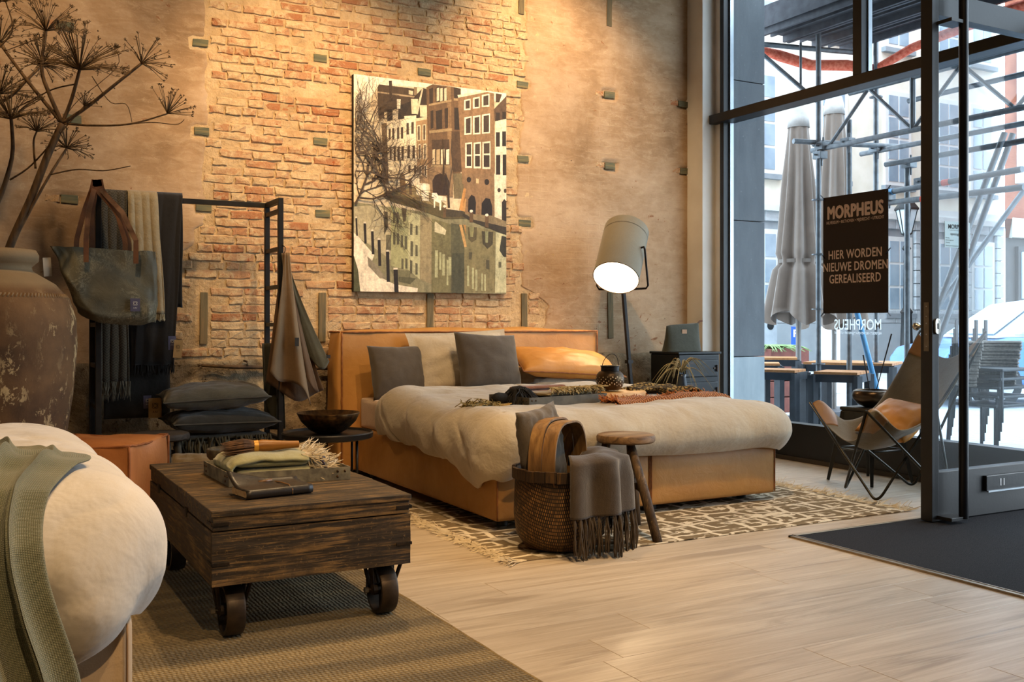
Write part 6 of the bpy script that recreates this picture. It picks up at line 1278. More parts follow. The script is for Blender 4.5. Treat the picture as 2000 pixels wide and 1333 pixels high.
# ------------------------------------------------------------------ butterfly chair by the window
cc0 = Vector((4.685, 3.96, 0)); uf = Vector((-0.959, 0.283, 0)); ul = Vector((0.283, 0.959, 0))
bf = thing('butterfly_chair', 'sling chair of grey canvas with leather tips by the window', 'chair', (cc0.x, cc0.y, 0))
def ip(s_, xs, ys): return float(np.interp(s_, xs, ys))
def smooth_ip(s_, xs, ys): return sum(ip(max(0, min(1, s_+d)), xs, ys) for d in (-0.06, -0.03, 0, 0.03, 0.06))/5
def sling(a, b, off=0.0):
    X, Y = 2*a-1, 2*b-1; k = 0.42; x = X*math.sqrt(1-Y*Y*k/2)*1.085; y = Y*math.sqrt(1-X*X*k/2)*1.085
    s_ = (y+1)/2; t = x; at_ = min(1, abs(t))
    ze = smooth_ip(s_, [0, .06, .13, .24, .34, .5, .75, 1], [.525, .555, .535, .43, .405, .46, .70, .975]); zc = smooth_ip(s_, [0, .2, .4, .6, .8, 1], [.33, .275, .29, .42, .62, .80])
    w = smooth_ip(s_, [0, .2, .4, .7, 1], [.325, .28, .265, .27, .30]); fe = smooth_ip(s_, [0, .3, .6, 1], [.40, .17, -.10, -.37]); fc_ = smooth_ip(s_, [0, .3, .6, 1], [.31, .15, -.14, -.33])
    z = zc + (ze-zc)*at_**1.9; f = fc_ + (fe-fc_)*at_**2
    p = cc0 + uf*f + ul*(w*t*(1-0.1*max(0, t)*(1-s_))); return (p.x, p.y, z + off + 0.004*nz(a*5, b*7))
M_canvas = fabric('olive_grey_canvas', '#5d5340', '#706550', 420, wr=0.25, wrs=6)
obj('sling', MB().grid(48, 56, sling), M_canvas, bf, smooth=True, solid=0.004)
M_tip = leather('tip_leather', '#75502a', '#865f33', '#94703f', 4)
def pocket(ta, sb):
    def fn(a, b):
        aa = 0.19*a if ta < 0 else 1-0.19*a; bb = 0.20*b*(1-0.3*a*a) if sb < 0 else 1-0.13*b*(1-0.25*a); return sling(aa, bb)
    return MB().grid(12, 12, fn)
for ta in (-1, 1):
    for sb_ in (-1, 1): obj('leather_tip', pocket(ta, sb_), M_tip, bf, smooth=True, solid=0.014, solid_off=0)
def tipp(lt, f, z): p = cc0 + uf*f + ul*lt; return Vector((p.x, p.y, z))
A_, B_, C_, D_ = tipp(.285, .385, .53), tipp(-.312, .385, .53), tipp(.295, -.36, .955), tipp(-.295, -.36, .955)
f1, f2, f3, f4 = Vector((4.38, 3.83, .0)), Vector((4.55, 4.22, .0)), Vector((4.99, 4.09, .0)), Vector((4.83, 3.70, .0))
M_rod = simple('rod_grey', '#26241f', '#37342d', 14, 0.35, 0.8, 0.05)
def rod(t0, g, t1):
    g = Vector((g.x, g.y, 0.009)); pts = [t0, t0.lerp(g, 0.5)]
    for i in range(9):
        q = i/8; p = t0.lerp(g, 0.93)*(1-q)**2 + g*2*q*(1-q)*1.0 + t1.lerp(g, 0.93)*q*q; pts.append(Vector((p.x, p.y, max(p.z, 0.0085))))
    pts += [t1.lerp(g, 0.5), t1]
    obj('frame_rod', MB().tube(pts, 0.008, 8), M_rod, bf, smooth=True)
rod(A_, f1, D_); rod(B_, f2, C_); rod(A_, f3, D_ + Vector((0.01, 0.01, 0))); rod(B_, f4, C_ + Vector((0.01, -0.01, 0)))
cushion('leather_cushion', 0.40, 0.30, 0.13, (R(-52), R(4), R(-98)), (4.67, 3.95, 0.445), leather('cushion_tan', '#a66e2c', '#b97f38', '#c38c45', 4, 0.38, 0.1), 'shiny tan leather cushion lying in the sling chair', 'cushion', 31, 0.06, wr=0.004)

# metal stool, bowl and incense
ms = thing('metal_stool', 'grey metal stool with splayed legs by the window plinth', 'stool', (4.99, 4.42, 0))
M_gun = simple('gunmetal', '#25231f', '#34312b', 14, 0.4, 0.6, 0.1)
obj('seat', MB().box(4.86, 5.12, 4.29, 4.55, 0.45, 0.474), M_gun, ms, bevel=0.012, bseg=3); obj('apron', MB().box(4.868, 5.112, 4.298, 4.542, 0.38, 0.45), M_gun, ms, bevel=0.006)
lg = [(4.88, 4.31, 4.81, 4.245), (5.10, 4.31, 5.17, 4.245), (5.10, 4.53, 5.17, 4.595), (4.88, 4.53, 4.81, 4.595)]
for a_, b_, c_, d_ in lg:
    obj('leg', MB().tube([(a_, b_, 0.44), (c_, d_, 0.004)], [0.026, 0.013], 4), M_gun, ms)
for i in range(4):
    p, q = lg[i], lg[(i+1) % 4]; k = 0.52; obj('brace', MB().tube([(p[0]+(p[2]-p[0])*k, p[1]+(p[3]-p[1])*k, 0.21), (q[0]+(q[2]-q[0])*k, q[1]+(q[3]-q[1])*k, 0.21)], 0.006, 6), M_gun, ms, smooth=True)
bb_ = thing('metal_bowl', 'dark polished metal bowl on the grey stool at the window', 'bowl', (4.99, 4.40, 0.475))
obj('shell', MB().lathe([(0, 0.476), (0.05, 0.476), (0.09, 0.495), (0.118, 0.525), (0.124, 0.55), (0.115, 0.575), (0.103, 0.583), (0.10, 0.58), (0.112, 0.56), (0.112, 0.54), (0.08, 0.50), (0, 0.485)], 48, (4.99, 4.40, 0)), simple('bowl_pewter', '#4a3d31', '#5d4f40', 8, 0.28, 0.9, 0.05), bb_, smooth=True)
for p1, lab in (((4.965, 4.45, 0.80), 'shorter incense stick leaning left in the window bowl'), ((5.0, 4.26, 0.935), 'longer incense stick leaning right in the window bowl')):
    tag(obj('incense_stick', MB().tube([(4.985, 4.395, 0.488), p1], [0.0022, 0.0045], 6), simple('incense_dark', '#1a1410', '#2a211a', 20, 0.8), smooth=True), lab, 'incense stick')

# ------------------------------------------------------------------ poster and lettering on the window
XP = 5.3475; YL, YR, ZB, ZTp = 5.154, 4.583, 1.07, 1.893
pos = thing('window_poster', 'dark brown poster with pale lettering taped inside the window', 'poster', (XP, (YL+YR)/2, ZB))
obj('sheet', MB().box(XP, XP+0.002, YR, YL, ZB, ZTp), simple('poster_brown', '#231914', '#291e18', 3, 0.7, 0, 0), pos)
yc = (YL+YR)/2; pp = lambda y, z: (lambda a, b: (XP-0.001, y-a, z+b)); M_let = simple('poster_letter', '#d9c4b6', '#dcc8bb', 3, 0.8, 0, 0)
tx = MB()
for s_, sz, z, bo, sx in (('MORPHEUS', 0.122, 1.738, 0.042, 0.76), ('HILVERSUM \u2022 BILTHOVEN \u2022 MIJDRECHT \u2022 UTRECHT', 0.030, 1.70, 0.01, 0.70), ('HIER WORDEN', 0.086, 1.452, 0.016, 0.77), ('NIEUWE DROMEN', 0.086, 1.366, 0.016, 0.77), ('GEREALISEERD', 0.086, 1.282, 0.016, 0.77)):
    m = heavy_text(s_, sz, pp(yc, z), sx, sz*bo); obj('headline' if z > 1.73 else 'city_line' if z > 1.6 else 'slogan_line', m, M_let, pos)
for y, z, a_ in ((YL, ZTp, 1), (YR, ZTp, -1), (YL, 1.48, 1), (YR, 1.48, -1), (YL, ZB, -1), (YR, ZB, 1)):
    obj('tape', MB().beam((XP-0.0015, y-0.018*a_*0 + 0.02*a_*0 + (-0.02), z-0.02*a_), (XP-0.0015, y+0.02, z+0.02*a_*-1+0.04*a_), 0.001, 0.012, (1, 0, 0)), simple('tape_black', '#0c0a09', '#0c0a09', 3, 0.6, 0, 0), pos)
def sticker_mat():
    t = NT('sticker_white'); a = t.n('ShaderNodeBsdfDiffuse', Color=L('#e6ecef')); b = t.n('ShaderNodeBsdfTranslucent', Color=L('#e6ecef')); m = t.n('ShaderNodeMixShader', _0=0.5, _1=a.outputs[0], _2=b.outputs[0])
    t.t.nodes.remove(t.b); t.t.links.new(m.outputs[0], t.out.inputs[0]); return t.m
tx = MB(); mir = lambda y, z: (lambda a, b: (5.3595, y+a, z+b))
for s_, sz, z, bo, sx in (('MORPHEUS', 0.102, 0.957, 0.016, 0.80), ('HILVERSUM \u2022 BILTHOVEN \u2022 MIJDRECHT \u2022 UTRECHT', 0.024, 0.925, 0.004, 0.76)):
    m = text_mb(s_, sz, mir(4.855, z), 'CENTER', bo*0.6, 1.0, sx); tx.add(m.v, [f[::-1] for f in m.f])
tag(obj('window_lettering', tx, sticker_mat()), 'white shop name sticker seen mirrored on the window under the poster', 'lettering')
# ------------------------------------------------------------------ the street outside
GZ = -0.12
def pave_mat():
    t = NT('street_paving'); v = t.n('ShaderNodeNewGeometry').outputs['Position']
    bk = t.n('ShaderNodeTexBrick', Vector=v, Color1=L('#9aa0a4'), Color2=L('#a9aeb1'), Mortar=L('#7d8285'), Scale=1.0)
    for k, q in (('Mortar Size', 0.006), ('Brick Width', 0.22), ('Row Height', 0.11)): bk.inputs[k].default_value = q
    n = t.noise(v, 1.2, 5); c = t.mix(t.rng(n, 0.4, 0.65, 0, 0.4), bk.outputs['Color'], L('#7f878b')); return t.fin(c, 0.75, 0, t.bump(bk.outputs['Fac'], -0.3, 0.005), 0.3)
struct('ground', MB().box(5.40, 60, -30, 40, GZ-0.3, GZ), pave_mat(), 'grey paved street outside the shop window', 'street')
# bluestone pier of the facade, next to the glass
def stone_mat(name, c1, c2):
    t = NT(name); v = t.coord('Object'); n = t.noise(t.coord('Object', (2, 2, 0.6)), 3, 6, 0.65); n2 = t.noise(v, 60, 4); c = t.ramp(n, [(0.3, L(c1)), (0.7, L(c2))]); c = t.mix(t.rng(n2, 0.66, 0.74, 0, 0.4), c, L('#9aa3a8'))
    return t.fin(c, 0.55, 0, t.bump(n2, 0.15, 0.003), 0.4)
M_blue = stone_mat('bluestone_dark', '#3a4148', '#4d545a'); M_blue2 = stone_mat('bluestone_pale', '#77848b', '#8f9aa0')
pier = thing('stone_pier', 'dark bluestone facade pier just outside the glass', 'pier', (5.6, 6.5, GZ))
for z0, z1, m in ((GZ, 0.726, M_blue2), (0.732, 1.83, M_blue), (1.836, 2.963, M_blue), (2.969, 4.4, M_blue)):
    obj('stone_block', MB().box(5.405, 5.755, 6.185, 7.2, z0, z1), m, pier, bevel=0.004)

# ---- white stucco building across the street
M_stucco = simple('white_stucco', '#d6d2c2', '#e0ddd0', 2, 0.9, 0, 0.05, 20); M_ash = simple('grey_ashlar', '#a9b1b6', '#bcc3c6', 3, 0.85, 0, 0.2, 14, rnd=1); M_corn = simple('pale_cornice', '#c4c8c6', '#cfd2cf', 3, 0.85)
M_wfr = simple('window_white', '#d5d8d6', '#dcdfdd', 3, 0.6); M_pane = simple('far_pane', '#7e93a3', '#a3b4c0', 0.8, 0.15, 0, 0, 5, spec=0.6); M_sill = simple('grey_sill', '#7d868c', '#8b9399', 3, 0.8)
FY = 21.0
wbld = thing('white_building', 'white stucco building with grey stone ground floor across the street', 'building', (24, FY, GZ))
obj('upper_wall', MB().box(12, 30.05, FY+0.15, FY+6, 4.2, 14), M_stucco, wbld)
obj('cornice', MB().box(11.8, 30.2, FY-0.15, FY+0.2, 4.15, 4.32).box(11.9, 30.1, FY-0.05, FY+0.2, 4.32, 4.55), M_corn, wbld)
obj('base_core', MB().box(12, 30.0, FY+0.10, FY+6, GZ, 4.2), simple('ashlar_joint', '#8f989e', '#9aa2a7', 3, 0.9), wbld)
obj('base_plinth', MB().box(12, 30.06, FY-0.06, FY+0.2, GZ, 1.0), simple('plinth_grey', '#98a2a8', '#a9b2b7', 1.2, 0.85, 0, 0.2, 12), wbld)
wxs = [19.55, 22.3, 25.05, 27.35, 29.0]
r_ = random.Random(2); ashm = MB().box(-0.5, 0.5, -0.06, 0.06, -0.5, 0.5)
z = 1.0
first = None
while z < 4.12:
    x = 17.8 + (0.35 if int(z*10) % 2 else 0)
    while x < 30.0:
        l_ = 0.88; x1 = min(x + l_, 30.0); hit = [w for w in wxs if x < w + 0.62 and x1 > w - 0.62] if 1.25 < z + 0.2 < 3.75 else []
        segs = [(x, x1)]
        if hit: w = hit[0]; segs = [s_ for s_ in ((x, min(x1, w-0.62)), (max(x, w+0.62), x1)) if s_[1]-s_[0] > 0.08]
        for s0, s1 in segs:
            if first is None: first = obj('ashlar', MB().add(ashm.v, ashm.f), M_ash, wbld, bevel=0.02); first.location = Vector(((s0+s1)/2, FY+0.05, z+0.205)) - Vector(wbld.location); first.scale = (s1-s0-0.02, 1, 0.39); me_ = first.data; me_.transform(Matrix.Translation(Vector(wbld.location)))
            else:
                o = bpy.data.objects.new('ashlar', me_); COL.objects.link(o); o.parent = wbld; o.location = Vector(((s0+s1)/2, FY+0.05, z+0.205)) - Vector(wbld.location); o.scale = (s1-s0-0.02, 1, 0.39)
        x = x1
    z += 0.41
def far_window(parent, x, z0, z1, w, yf, cols=2, rows=4, matf=None):
    f = obj('window', MB().box(x-w/2, x+w/2, yf-0.04, yf+0.1, z0, z1), matf or M_wfr, parent)
    for i in range(cols):
        for j in range(rows):
            xa = x-w/2+0.1 + (w-0.2)*i/cols; xb = x-w/2+0.1 + (w-0.2)*(i+1)/cols; za = z0+0.1 + (z1-z0-0.2)*j/rows; zb = z0+0.1 + (z1-z0-0.2)*(j+1)/rows
            obj('pane', MB().box(xa+0.04, xb-0.04, yf-0.06, yf-0.03, za+0.04, zb-0.04), M_pane, f)
    obj('sill', MB().box(x-w/2-0.1, x+w/2+0.1, yf-0.14, yf+0.05, z0-0.14, z0), M_sill, f)
for x in wxs:
    far_window(wbld, x, 1.3, 3.65, 1.15, FY+0.08, 2, 3); far_window(wbld, x, 5.2, 8.1, 1.15, FY+0.12, 2, 4); far_window(wbld, x, 9.4, 11.4, 1.15, FY+0.12, 2, 3)
# ---- red brick house at the right edge
def far_brick():
    t = NT('far_brick'); v = t.n('ShaderNodeNewGeometry').outputs['Position']; n = t.noise(v, 3, 5); c = t.ramp(n, [(0.3, L('#7a4433')), (0.7, L('#97604a'))]); return t.fin(c, 0.9, 0, t.bump(t.noise(t.n('ShaderNodeMapping', Vector=v, Scale=(1, 1, 6)).outputs[0], 6, 3), 0.3, 0.01), 0.2)
rb_ = thing('brick_house', 'red brick house with dark shopfront beyond the door glass', 'building', (18.5, 12.3, GZ))
FP = [(16.46, 11.51), (26, 11.5), (30, 20), (25.2, 17.6)]
def foot(z0, z1, g=0.0): return MB().prism([(x, y - (g if y < 12 else 0)) for x, y in FP], lambda a, b: (a, b, z0), lambda a, b: (a, b, z1))
obj('wall', foot(2.9, 12), far_brick(), rb_); M_dkfront = simple('dark_shopfront', '#2d2a28', '#3a3633', 3, 0.6)
obj('shopfront', foot(GZ, 2.55, 0.01), M_dkfront, rb_); obj('fascia', foot(2.55, 2.9, 0.15), simple('stone_band', '#8f8b80', '#a39f93', 3, 0.8), rb_)
for x0 in (16.75, 18.2): f = obj('window', MB().box(x0, x0+1.2, 11.44, 11.6, 0.5, 2.4), M_dkfront, rb_); obj('pane', MB().box(x0+0.08, x0+1.12, 11.42, 11.46, 0.6, 1.35), M_pane, f); obj('pane', MB().box(x0+0.08, x0+1.12, 11.42, 11.46, 1.45, 2.3), M_pane, f)
for zz_ in (3.9, 7.2): far_window(rb_, 17.6, zz_, zz_+2.0, 1.0, 11.5)
obj('balcony_bracket', MB().box(16.75, 17.2, 11.2, 11.52, 3.55, 3.75).box(16.8, 17.1, 11.3, 11.52, 3.75, 6.0), M_corn, rb_)

# ---- scaffold along the facade
M_galv = simple('galvanised_steel', '#4d5358', '#646b70', 14, 0.5, 0.4, 0.1, 60); M_deck = simple('deck_steel', '#33343a', '#43454a', 14, 0.6, 0.4, 0.2, 60); M_tape = simple('red_tape', '#c8402c', '#d0503a', 9, 0.6); M_bluet = simple('blue_tube', '#3f7fae', '#5590ba', 6, 0.5, 0.2)
scf = thing('scaffold', 'galvanised tube scaffold with overhead deck outside the window', 'scaffold', (6.9, 5, GZ))
def tubep(name, a, b, r=0.0242, m=None, lab=None): return obj(name, MB().tube([a, b], r, 12), m or M_galv, scf, smooth='auto', label=lab)
def standard(x, y, zt, ros=True):
    o = tubep('standard', (x, y, GZ), (x, y, zt))
    if ros:
        for k in range(int((zt-0.1)/0.5)):
            z = 0.13 + k*0.5
            if z < zt: obj('rosette', MB().tube([(x, y, z-0.005), (x, y, z+0.005)], 0.062, 12), M_galv, o)
    obj('base_jack', MB().box(x-0.07, x+0.07, y-0.07, y+0.07, GZ, GZ+0.01).tube([(x, y, GZ), (x, y, GZ+0.25)], 0.03, 10), M_galv, o)
standard(6.83, 6.64, 3.66); standard(6.92, 6.36, 2.82, False); standard(7.50, 6.57, 3.66); standard(7.36, 6.10, 2.45, False); standard(7.42, 5.98, 2.3, False); standard(6.83, 3.6, 3.66); standard(7.5, 3.6, 3.66)
for i in range(3):
    x0 = 6.40 + i*0.37
    pl_ = obj('deck_plank', MB().box(x0, x0+0.35, 1.5, 6.98, 3.70, 3.76).box(x0, x0+0.03, 1.5, 6.98, 3.64, 3.70).box(x0+0.32, x0+0.35, 1.5, 6.98, 3.64, 3.70).box(x0+0.165, x0+0.185, 1.5, 6.98, 3.67, 3.70), M_deck, scf)
obj('toe_board', MB().box(6.38, 6.40, 1.5, 6.98, 3.70, 3.90), M_deck, scf)
tubep('transom_tube', (6.40, 6.9, 3.56), (7.52, 6.66, 3.56)); tubep('transom_tube', (6.40, 3.6, 3.56), (7.52, 3.6, 3.56))
zl, zu = 2.60, 3.04
gd = tubep('girder_chord', (6.86, 6.75, zl), (6.86, 1.5, zl), lab='lower chord of the lattice girder'); tubep('girder_chord', (6.86, 6.3, zu), (6.86, 1.5, zu), lab='upper chord of the lattice girder')
y = 6.55; k = 0
while y > 1.8:
    obj('girder_web', MB().tube([(6.86, y, zl if k % 2 == 0 else zu), (6.86, y-0.46, zu if k % 2 == 0 else zl)], 0.017, 8), M_galv, scf, smooth='auto'); 
    if k % 3 == 2: obj('girder_web', MB().tube([(6.86, y, zl), (6.86, y, zu)], 0.024, 8), M_galv, scf, smooth='auto')
    y -= 0.46; k += 1
tubep('ledger', (7.50, 6.75, 2.62), (7.50, 1.5, 2.62)); tubep('ledger', (7.50, 6.2, 3.02), (7.50, 1.5, 3.02)); tubep('ledger', (6.6, 6.72, 2.66), (7.7, 6.45, 2.66)); tubep('ledger', (7.2, 6.2, 2.42), (7.2, 1.5, 2.42))
tubep('brace', (6.40, 7.0, 3.55), (6.83, 6.64, 3.02), 0.02); tubep('hanger', (6.72, 6.75, 3.58), (6.72, 6.75, 3.15), 0.012)
t1 = tubep('ledger', (6.90, 5.92, 2.12), (6.78, 4.6, 2.13)); obj('red_band', MB().tube([(6.848, 5.33, 2.124), (6.84, 5.26, 2.124)], 0.0262, 12), M_tape, t1); obj('blue_sleeve', MB().tube([(6.90, 5.92, 2.12), (6.893, 5.85, 2.12)], 0.028, 12), M_bluet, t1)
t1 = tubep('ledger', (6.90, 5.95, 2.03), (6.80, 4.6, 2.0)); obj('red_band', MB().tube([(6.868, 5.55, 2.02), (6.862, 5.47, 2.02)], 0.0262, 12), M_tape, t1)
t1 = tubep('brace', (7.15, 5.0, 2.5), (6.60, 5.60, 0.2)); obj('red_band', MB().tube([(6.952, 5.214, 1.67), (6.935, 5.232, 1.60)], 0.0262, 12), M_tape, t1); tubep('brace', (7.25, 5.0, 2.5), (6.72, 5.55, 0.2)); tubep('brace', (7.7, 6.05, 1.15), (8.35, 5.65, 2.2)); tubep('brace', (6.95, 6.30, 1.1), (7.2, 6.25, 0.25), 0.0242, M_bluet, 'blue diagonal tube')
for x, y, z in ((6.85, 6.62, 2.62), (6.85, 6.64, 2.54), (6.9, 6.36, 2.62), (7.48, 6.55, 2.64), (7.36, 6.08, 2.42), (7.4, 5.98, 2.25), (6.9, 5.92, 2.08)):
    obj('coupler', MB().box(x-0.045, x+0.045, y-0.05, y+0.05, z-0.035, z+0.035).tube([(x-0.08, y, z), (x+0.08, y, z)], 0.01, 6).tube([(x, y-0.02, z-0.1), (x, y-0.02, z+0.08)], 0.01, 6), M_galv, scf, bevel=0.006)
# orange debris net rolled under the deck
def net_mat():
    t = NT('orange_net'); t.b.inputs['Alpha'].default_value = 1.0; return t.fin(t.ramp(t.noise(t.coord('Object'), 30, 3), [(0.35, L('#b8452c')), (0.65, L('#d8735a'))]), 0.8)
net = thing('safety_net', 'rolled orange debris netting hanging from the scaffold deck', 'netting', (7, 6.8, 3.3)); M_net = net_mat()
obj('roll', MB().tube([(6.42, 7.08, 3.58), (6.7, 7.0, 3.52), (7.0, 6.88, 3.44), (7.3, 6.74, 3.44), (7.52, 6.6, 3.40), (7.53, 6.2, 3.50), (7.53, 5.4, 3.58), (7.54, 4.0, 3.60), (7.54, 2.0, 3.60)], [0.03, 0.045, 0.05, 0.05, 0.04, 0.045, 0.045, 0.05, 0.04], 8).jit(0.03, 8), M_net, net, smooth=True)
obj('roll', MB().tube([(6.30, 7.3, 3.95), (6.45, 7.2, 4.05), (6.6, 7.15, 4.2)], [0.10, 0.14, 0.1], 8).jit(0.06, 7), M_net, net, smooth=True)

# ---- closed parasols
M_par = fabric('taupe_canvas', '#4d433c', '#5d534b', 300, 3, wr=0.3, wrs=3)
def parasol(cx, cy, z0, z1, rb, label, seed):
    t = thing('closed_parasol', label, 'parasol', (cx, cy, GZ))
    obj('pole', MB().tube([(cx, cy, GZ), (cx, cy, z1)], 0.03, 12), simple('parasol_pole', '#5d5a57', '#6a6764', 6, 0.5, 0.3), t, smooth='auto')
    obj('foot_plate', MB().box(cx-0.35, cx+0.35, cy-0.35, cy+0.35, GZ, GZ+0.06), M_deck, t)
    def fn(a, b):
        th_ = 2*math.pi*a; z = z1 - (z1-z0)*b; r = rb*(0.30 + 0.55*b) if b < 0.72 else rb*(0.70 + (b-0.72)*1.5 + 0.0)
        if 0.70 < b < 0.76: r = rb*0.62
        if b < 0.04: r = rb*0.30*b/0.04
        r *= 1 + 0.20*math.sin(th_*8 + seed + b*1.5)*min(1, b*3) + 0.1*nz(math.cos(th_)*2, math.sin(th_)*2, b*3+seed)
        return (cx + r*math.cos(th_), cy + r*math.sin(th_), z + (0.08*math.sin(th_*4+seed) if b > 0.98 else 0))
    c = obj('canopy', MB().grid(72, 40, fn, closed=True), M_par, t, smooth=True)
    obj('top_cap', MB().lathe([(rb*0.05, z1+0.02), (rb*0.30, z1-0.03), (rb*0.36, z1-0.2), (rb*0.40, z1-0.22), (rb*0.37, z1-0.10), (rb*0.30, z1+0.0)], 24, (cx, cy, 0)), simple('cap_pale', '#8d8985', '#9b9793', 14, 0.8), t, smooth=True)
    zb = z1-(z1-z0)*0.73; obj('tie_strap', MB().lathe([(rb*0.70, zb-0.02), (rb*0.70, zb+0.02)], 32, (cx, cy, 0)), simple('strap_dark', '#4d4640', '#4d4640', 4, 0.8), t)
parasol(8.06, 8.13, 1.06, 3.38, 0.30, 'closed taupe parasol nearest the stone pier', 0.4); parasol(9.42, 8.90, 1.0, 3.80, 0.32, 'closed taupe parasol behind the scaffold tube and poster', 2.1)

# ---- terrace furniture
M_slat = wood('terrace_slat', '#8a5f3c', '#a57348', '#b58558', 'x', 3, 0.6, 0.2); M_tleg = simple('anthracite_leg', '#22272d', '#2d333a', 9, 0.5, 0.3)
def terrace_table(p0, p1, depth, zt, label):
    p0 = Vector((*p0, 0)); p1 = Vector((*p1, 0)); d = (p1-p0); l_ = d.length; d.normalize(); nrm = Vector((-d.y, d.x, 0)); 
    if nrm.dot(Vector((0.48, 0.877, 0))) < 0: nrm = -nrm
    c = (p0+p1)/2 + nrm*depth/2; t = thing('terrace_table', label, 'table', (c.x, c.y, GZ), 'stacked terrace tables')
    n = max(3, int(depth/0.11))
    for i in range(n):
        a = p0 + nrm*(depth*(i+0.5)/n); b = p1 + nrm*(depth*(i+0.5)/n); obj('slat', MB().beam((a.x, a.y, zt-0.011), (b.x, b.y, zt-0.011), depth/n-0.008, 0.022), M_slat, t)
    for a, b in ((p0, p1), (p0+nrm*depth, p1+nrm*depth), (p0, p0+nrm*depth), (p1, p1+nrm*depth)): obj('apron', MB().beam((a.x, a.y, zt-0.055), (b.x, b.y, zt-0.055), 0.04, 0.065), M_tleg, t)
    for q in (p0, p1, p0+nrm*depth, p1+nrm*depth): obj('leg', MB().box(q.x-0.03, q.x+0.03, q.y-0.03, q.y+0.03, GZ, zt-0.03), M_tleg, t)
    return t
terrace_table((6.98, 6.98), (7.40, 6.30), 0.65, 0.632, 'long terrace table with wood slats behind the tall scaffold tube')
terrace_table((6.42, 6.30), (6.60, 5.98), 0.45, 0.583, 'low terrace table nested under the long one')
terrace_table((6.98, 7.90), (7.42, 7.50), 0.40, 0.648, 'rearmost terrace table beside the planter')
terrace_table((6.40, 7.42), (6.78, 7.08), 0.38, 0.618, 'middle terrace table between the rear and front ones')
terrace_table((6.12, 6.72), (6.30, 6.40), 0.35, 0.592, 'small front terrace table next to the stone pier')
pln = thing('planter', 'red brown street planter with spiky grass', 'planter', (8.5, 8.95, GZ)); M_pln = simple('planter_red', '#5d2f26', '#6f3b30', 8, 0.7)
for i in range(4): obj('board', MB().box(8.2, 8.8, 8.7, 9.2, GZ + 0.07 + i*0.19, GZ + 0.25 + i*0.19), M_pln, pln, bevel=0.01)
gm = MB(); r_ = random.Random(41)
for i in range(90):
    t = r_.uniform(0, 6.28); p = Vector((8.4 + r_.uniform(-.1, .1), 8.95 + r_.uniform(-.1, .1), 0.66)); d = Vector((math.cos(t)*0.5, math.sin(t)*0.5, 1)); pts = [p]
    for j in range(5): d = (d + Vector((math.cos(t)*0.25, math.sin(t)*0.25, -0.35))).normalized(); p = p + d*0.085; pts.append(p)
    gm.tube(pts, [0.008, 0.009, 0.008, 0.006, 0.004, 0.001], 4, False)
obj('grass', gm, simple('grass_green', '#5d7a4a', '#86a06a', 9, 0.7), pln, kind='stuff')
# stacked terrace chairs
M_rope = simple('rope_grey', '#58524b', '#746c63', 40, 0.85, 0, 0.4, 90); M_cfr = simple('chair_frame_grey', '#1c1f22', '#282b2e', 9, 0.5, 0.3)
labs = ['lowest', 'second from the bottom', 'middle', 'second from the top', 'topmost']
chs = None
for i in range(5):
    z0 = GZ + i*0.075; cx, cy = 7.66 + i*0.012, 5.50 - i*0.006
    if chs is None:
        chs = thing('terrace_chair', 'lowest grey terrace chair in the stack outside the door', 'chair', (cx, cy, z0), 'stacked terrace chairs')
        for a_, b_ in ((-.2, -.2), (.2, -.2), (.2, .22), (-.2, .22)): obj('leg', MB().tube([(cx+a_*1.15, cy+b_*1.1, GZ), (cx+a_, cy+b_, GZ+0.43 if b_ < 0 else GZ+0.62)], 0.014, 8), M_cfr, chs, smooth=True)
        obj('seat', MB().box(cx-.22, cx+.22, cy-.22, cy+.2, GZ+0.42, GZ+0.445), M_cfr, chs, bevel=0.008)
        for k in range(3): obj('back_slat', MB().tube([(cx + 0.27*math.cos(t), cy + 0.02 + 0.24*math.sin(t), GZ + 0.60 + 0.028*k) for t in [R(-20 + 220*j/16) for j in range(17)]], 0.014, 6), M_rope, chs, smooth=True)
        for k in range(4): obj('back_post', MB().box(cx-0.2+0.13*k, cx-0.17+0.13*k, cy+0.235, cy+0.25, GZ+0.44, GZ+0.85), M_cfr, chs)
    else:
        copy_tree(chs, (cx, cy, z0), '%s grey terrace chair in the stack outside the door' % labs[i])
# ---- street lantern, signs, car
lt = thing('street_lantern', 'black classic street lantern on a fluted post across the street', 'street lamp', (18.2, 15.1, GZ)); M_cast = simple('cast_iron', '#15191c', '#1f2427', 6, 0.5, 0.3)
obj('post', MB().lathe([(0.22, GZ), (0.22, 0.3), (0.14, 0.4), (0.11, 1.2), (0.14, 1.25), (0.07, 1.35), (0.055, 2.6), (0.10, 2.65), (0.04, 2.75), (0.04, 2.95)], 16, (18.2, 15.1, 0)), M_cast, lt, smooth='auto')
obj('lantern_glass', MB().lathe([(0.10, 2.98), (0.22, 3.5)], 6, (18.2, 15.1, 0)), simple('lantern_pane', '#a9b8c0', '#b9c6cc', 4, 0.2), lt)
obj('lantern_frame', MB().lathe([(0.04, 2.92), (0.12, 2.97), (0.12, 2.99)], 6, (18.2, 15.1, 0)).lathe([(0.26, 3.5), (0.26, 3.54), (0.12, 3.72), (0.05, 3.76), (0.05, 3.86), (0.0, 3.9)], 6, (18.2, 15.1, 0)).add([], []), M_cast, lt)
for k in range(6): t = 2*math.pi*k/6; obj('glazing_bar', MB().tube([(18.2+0.105*math.cos(t), 15.1+0.105*math.sin(t), 2.98), (18.2+0.225*math.cos(t), 15.1+0.225*math.sin(t), 3.5)], 0.012, 5), M_cast, lt)
sg = thing('parking_sign', 'blue parking sign on the far stone wall', 'sign', (17.5, 17.78, GZ)); sd_ = Vector((0.8771, -0.4802, 0))
obj('post', MB().tube([(17.5, 17.80, GZ), (17.5, 17.80, 0.92)], 0.03, 8), M_galv, sg)
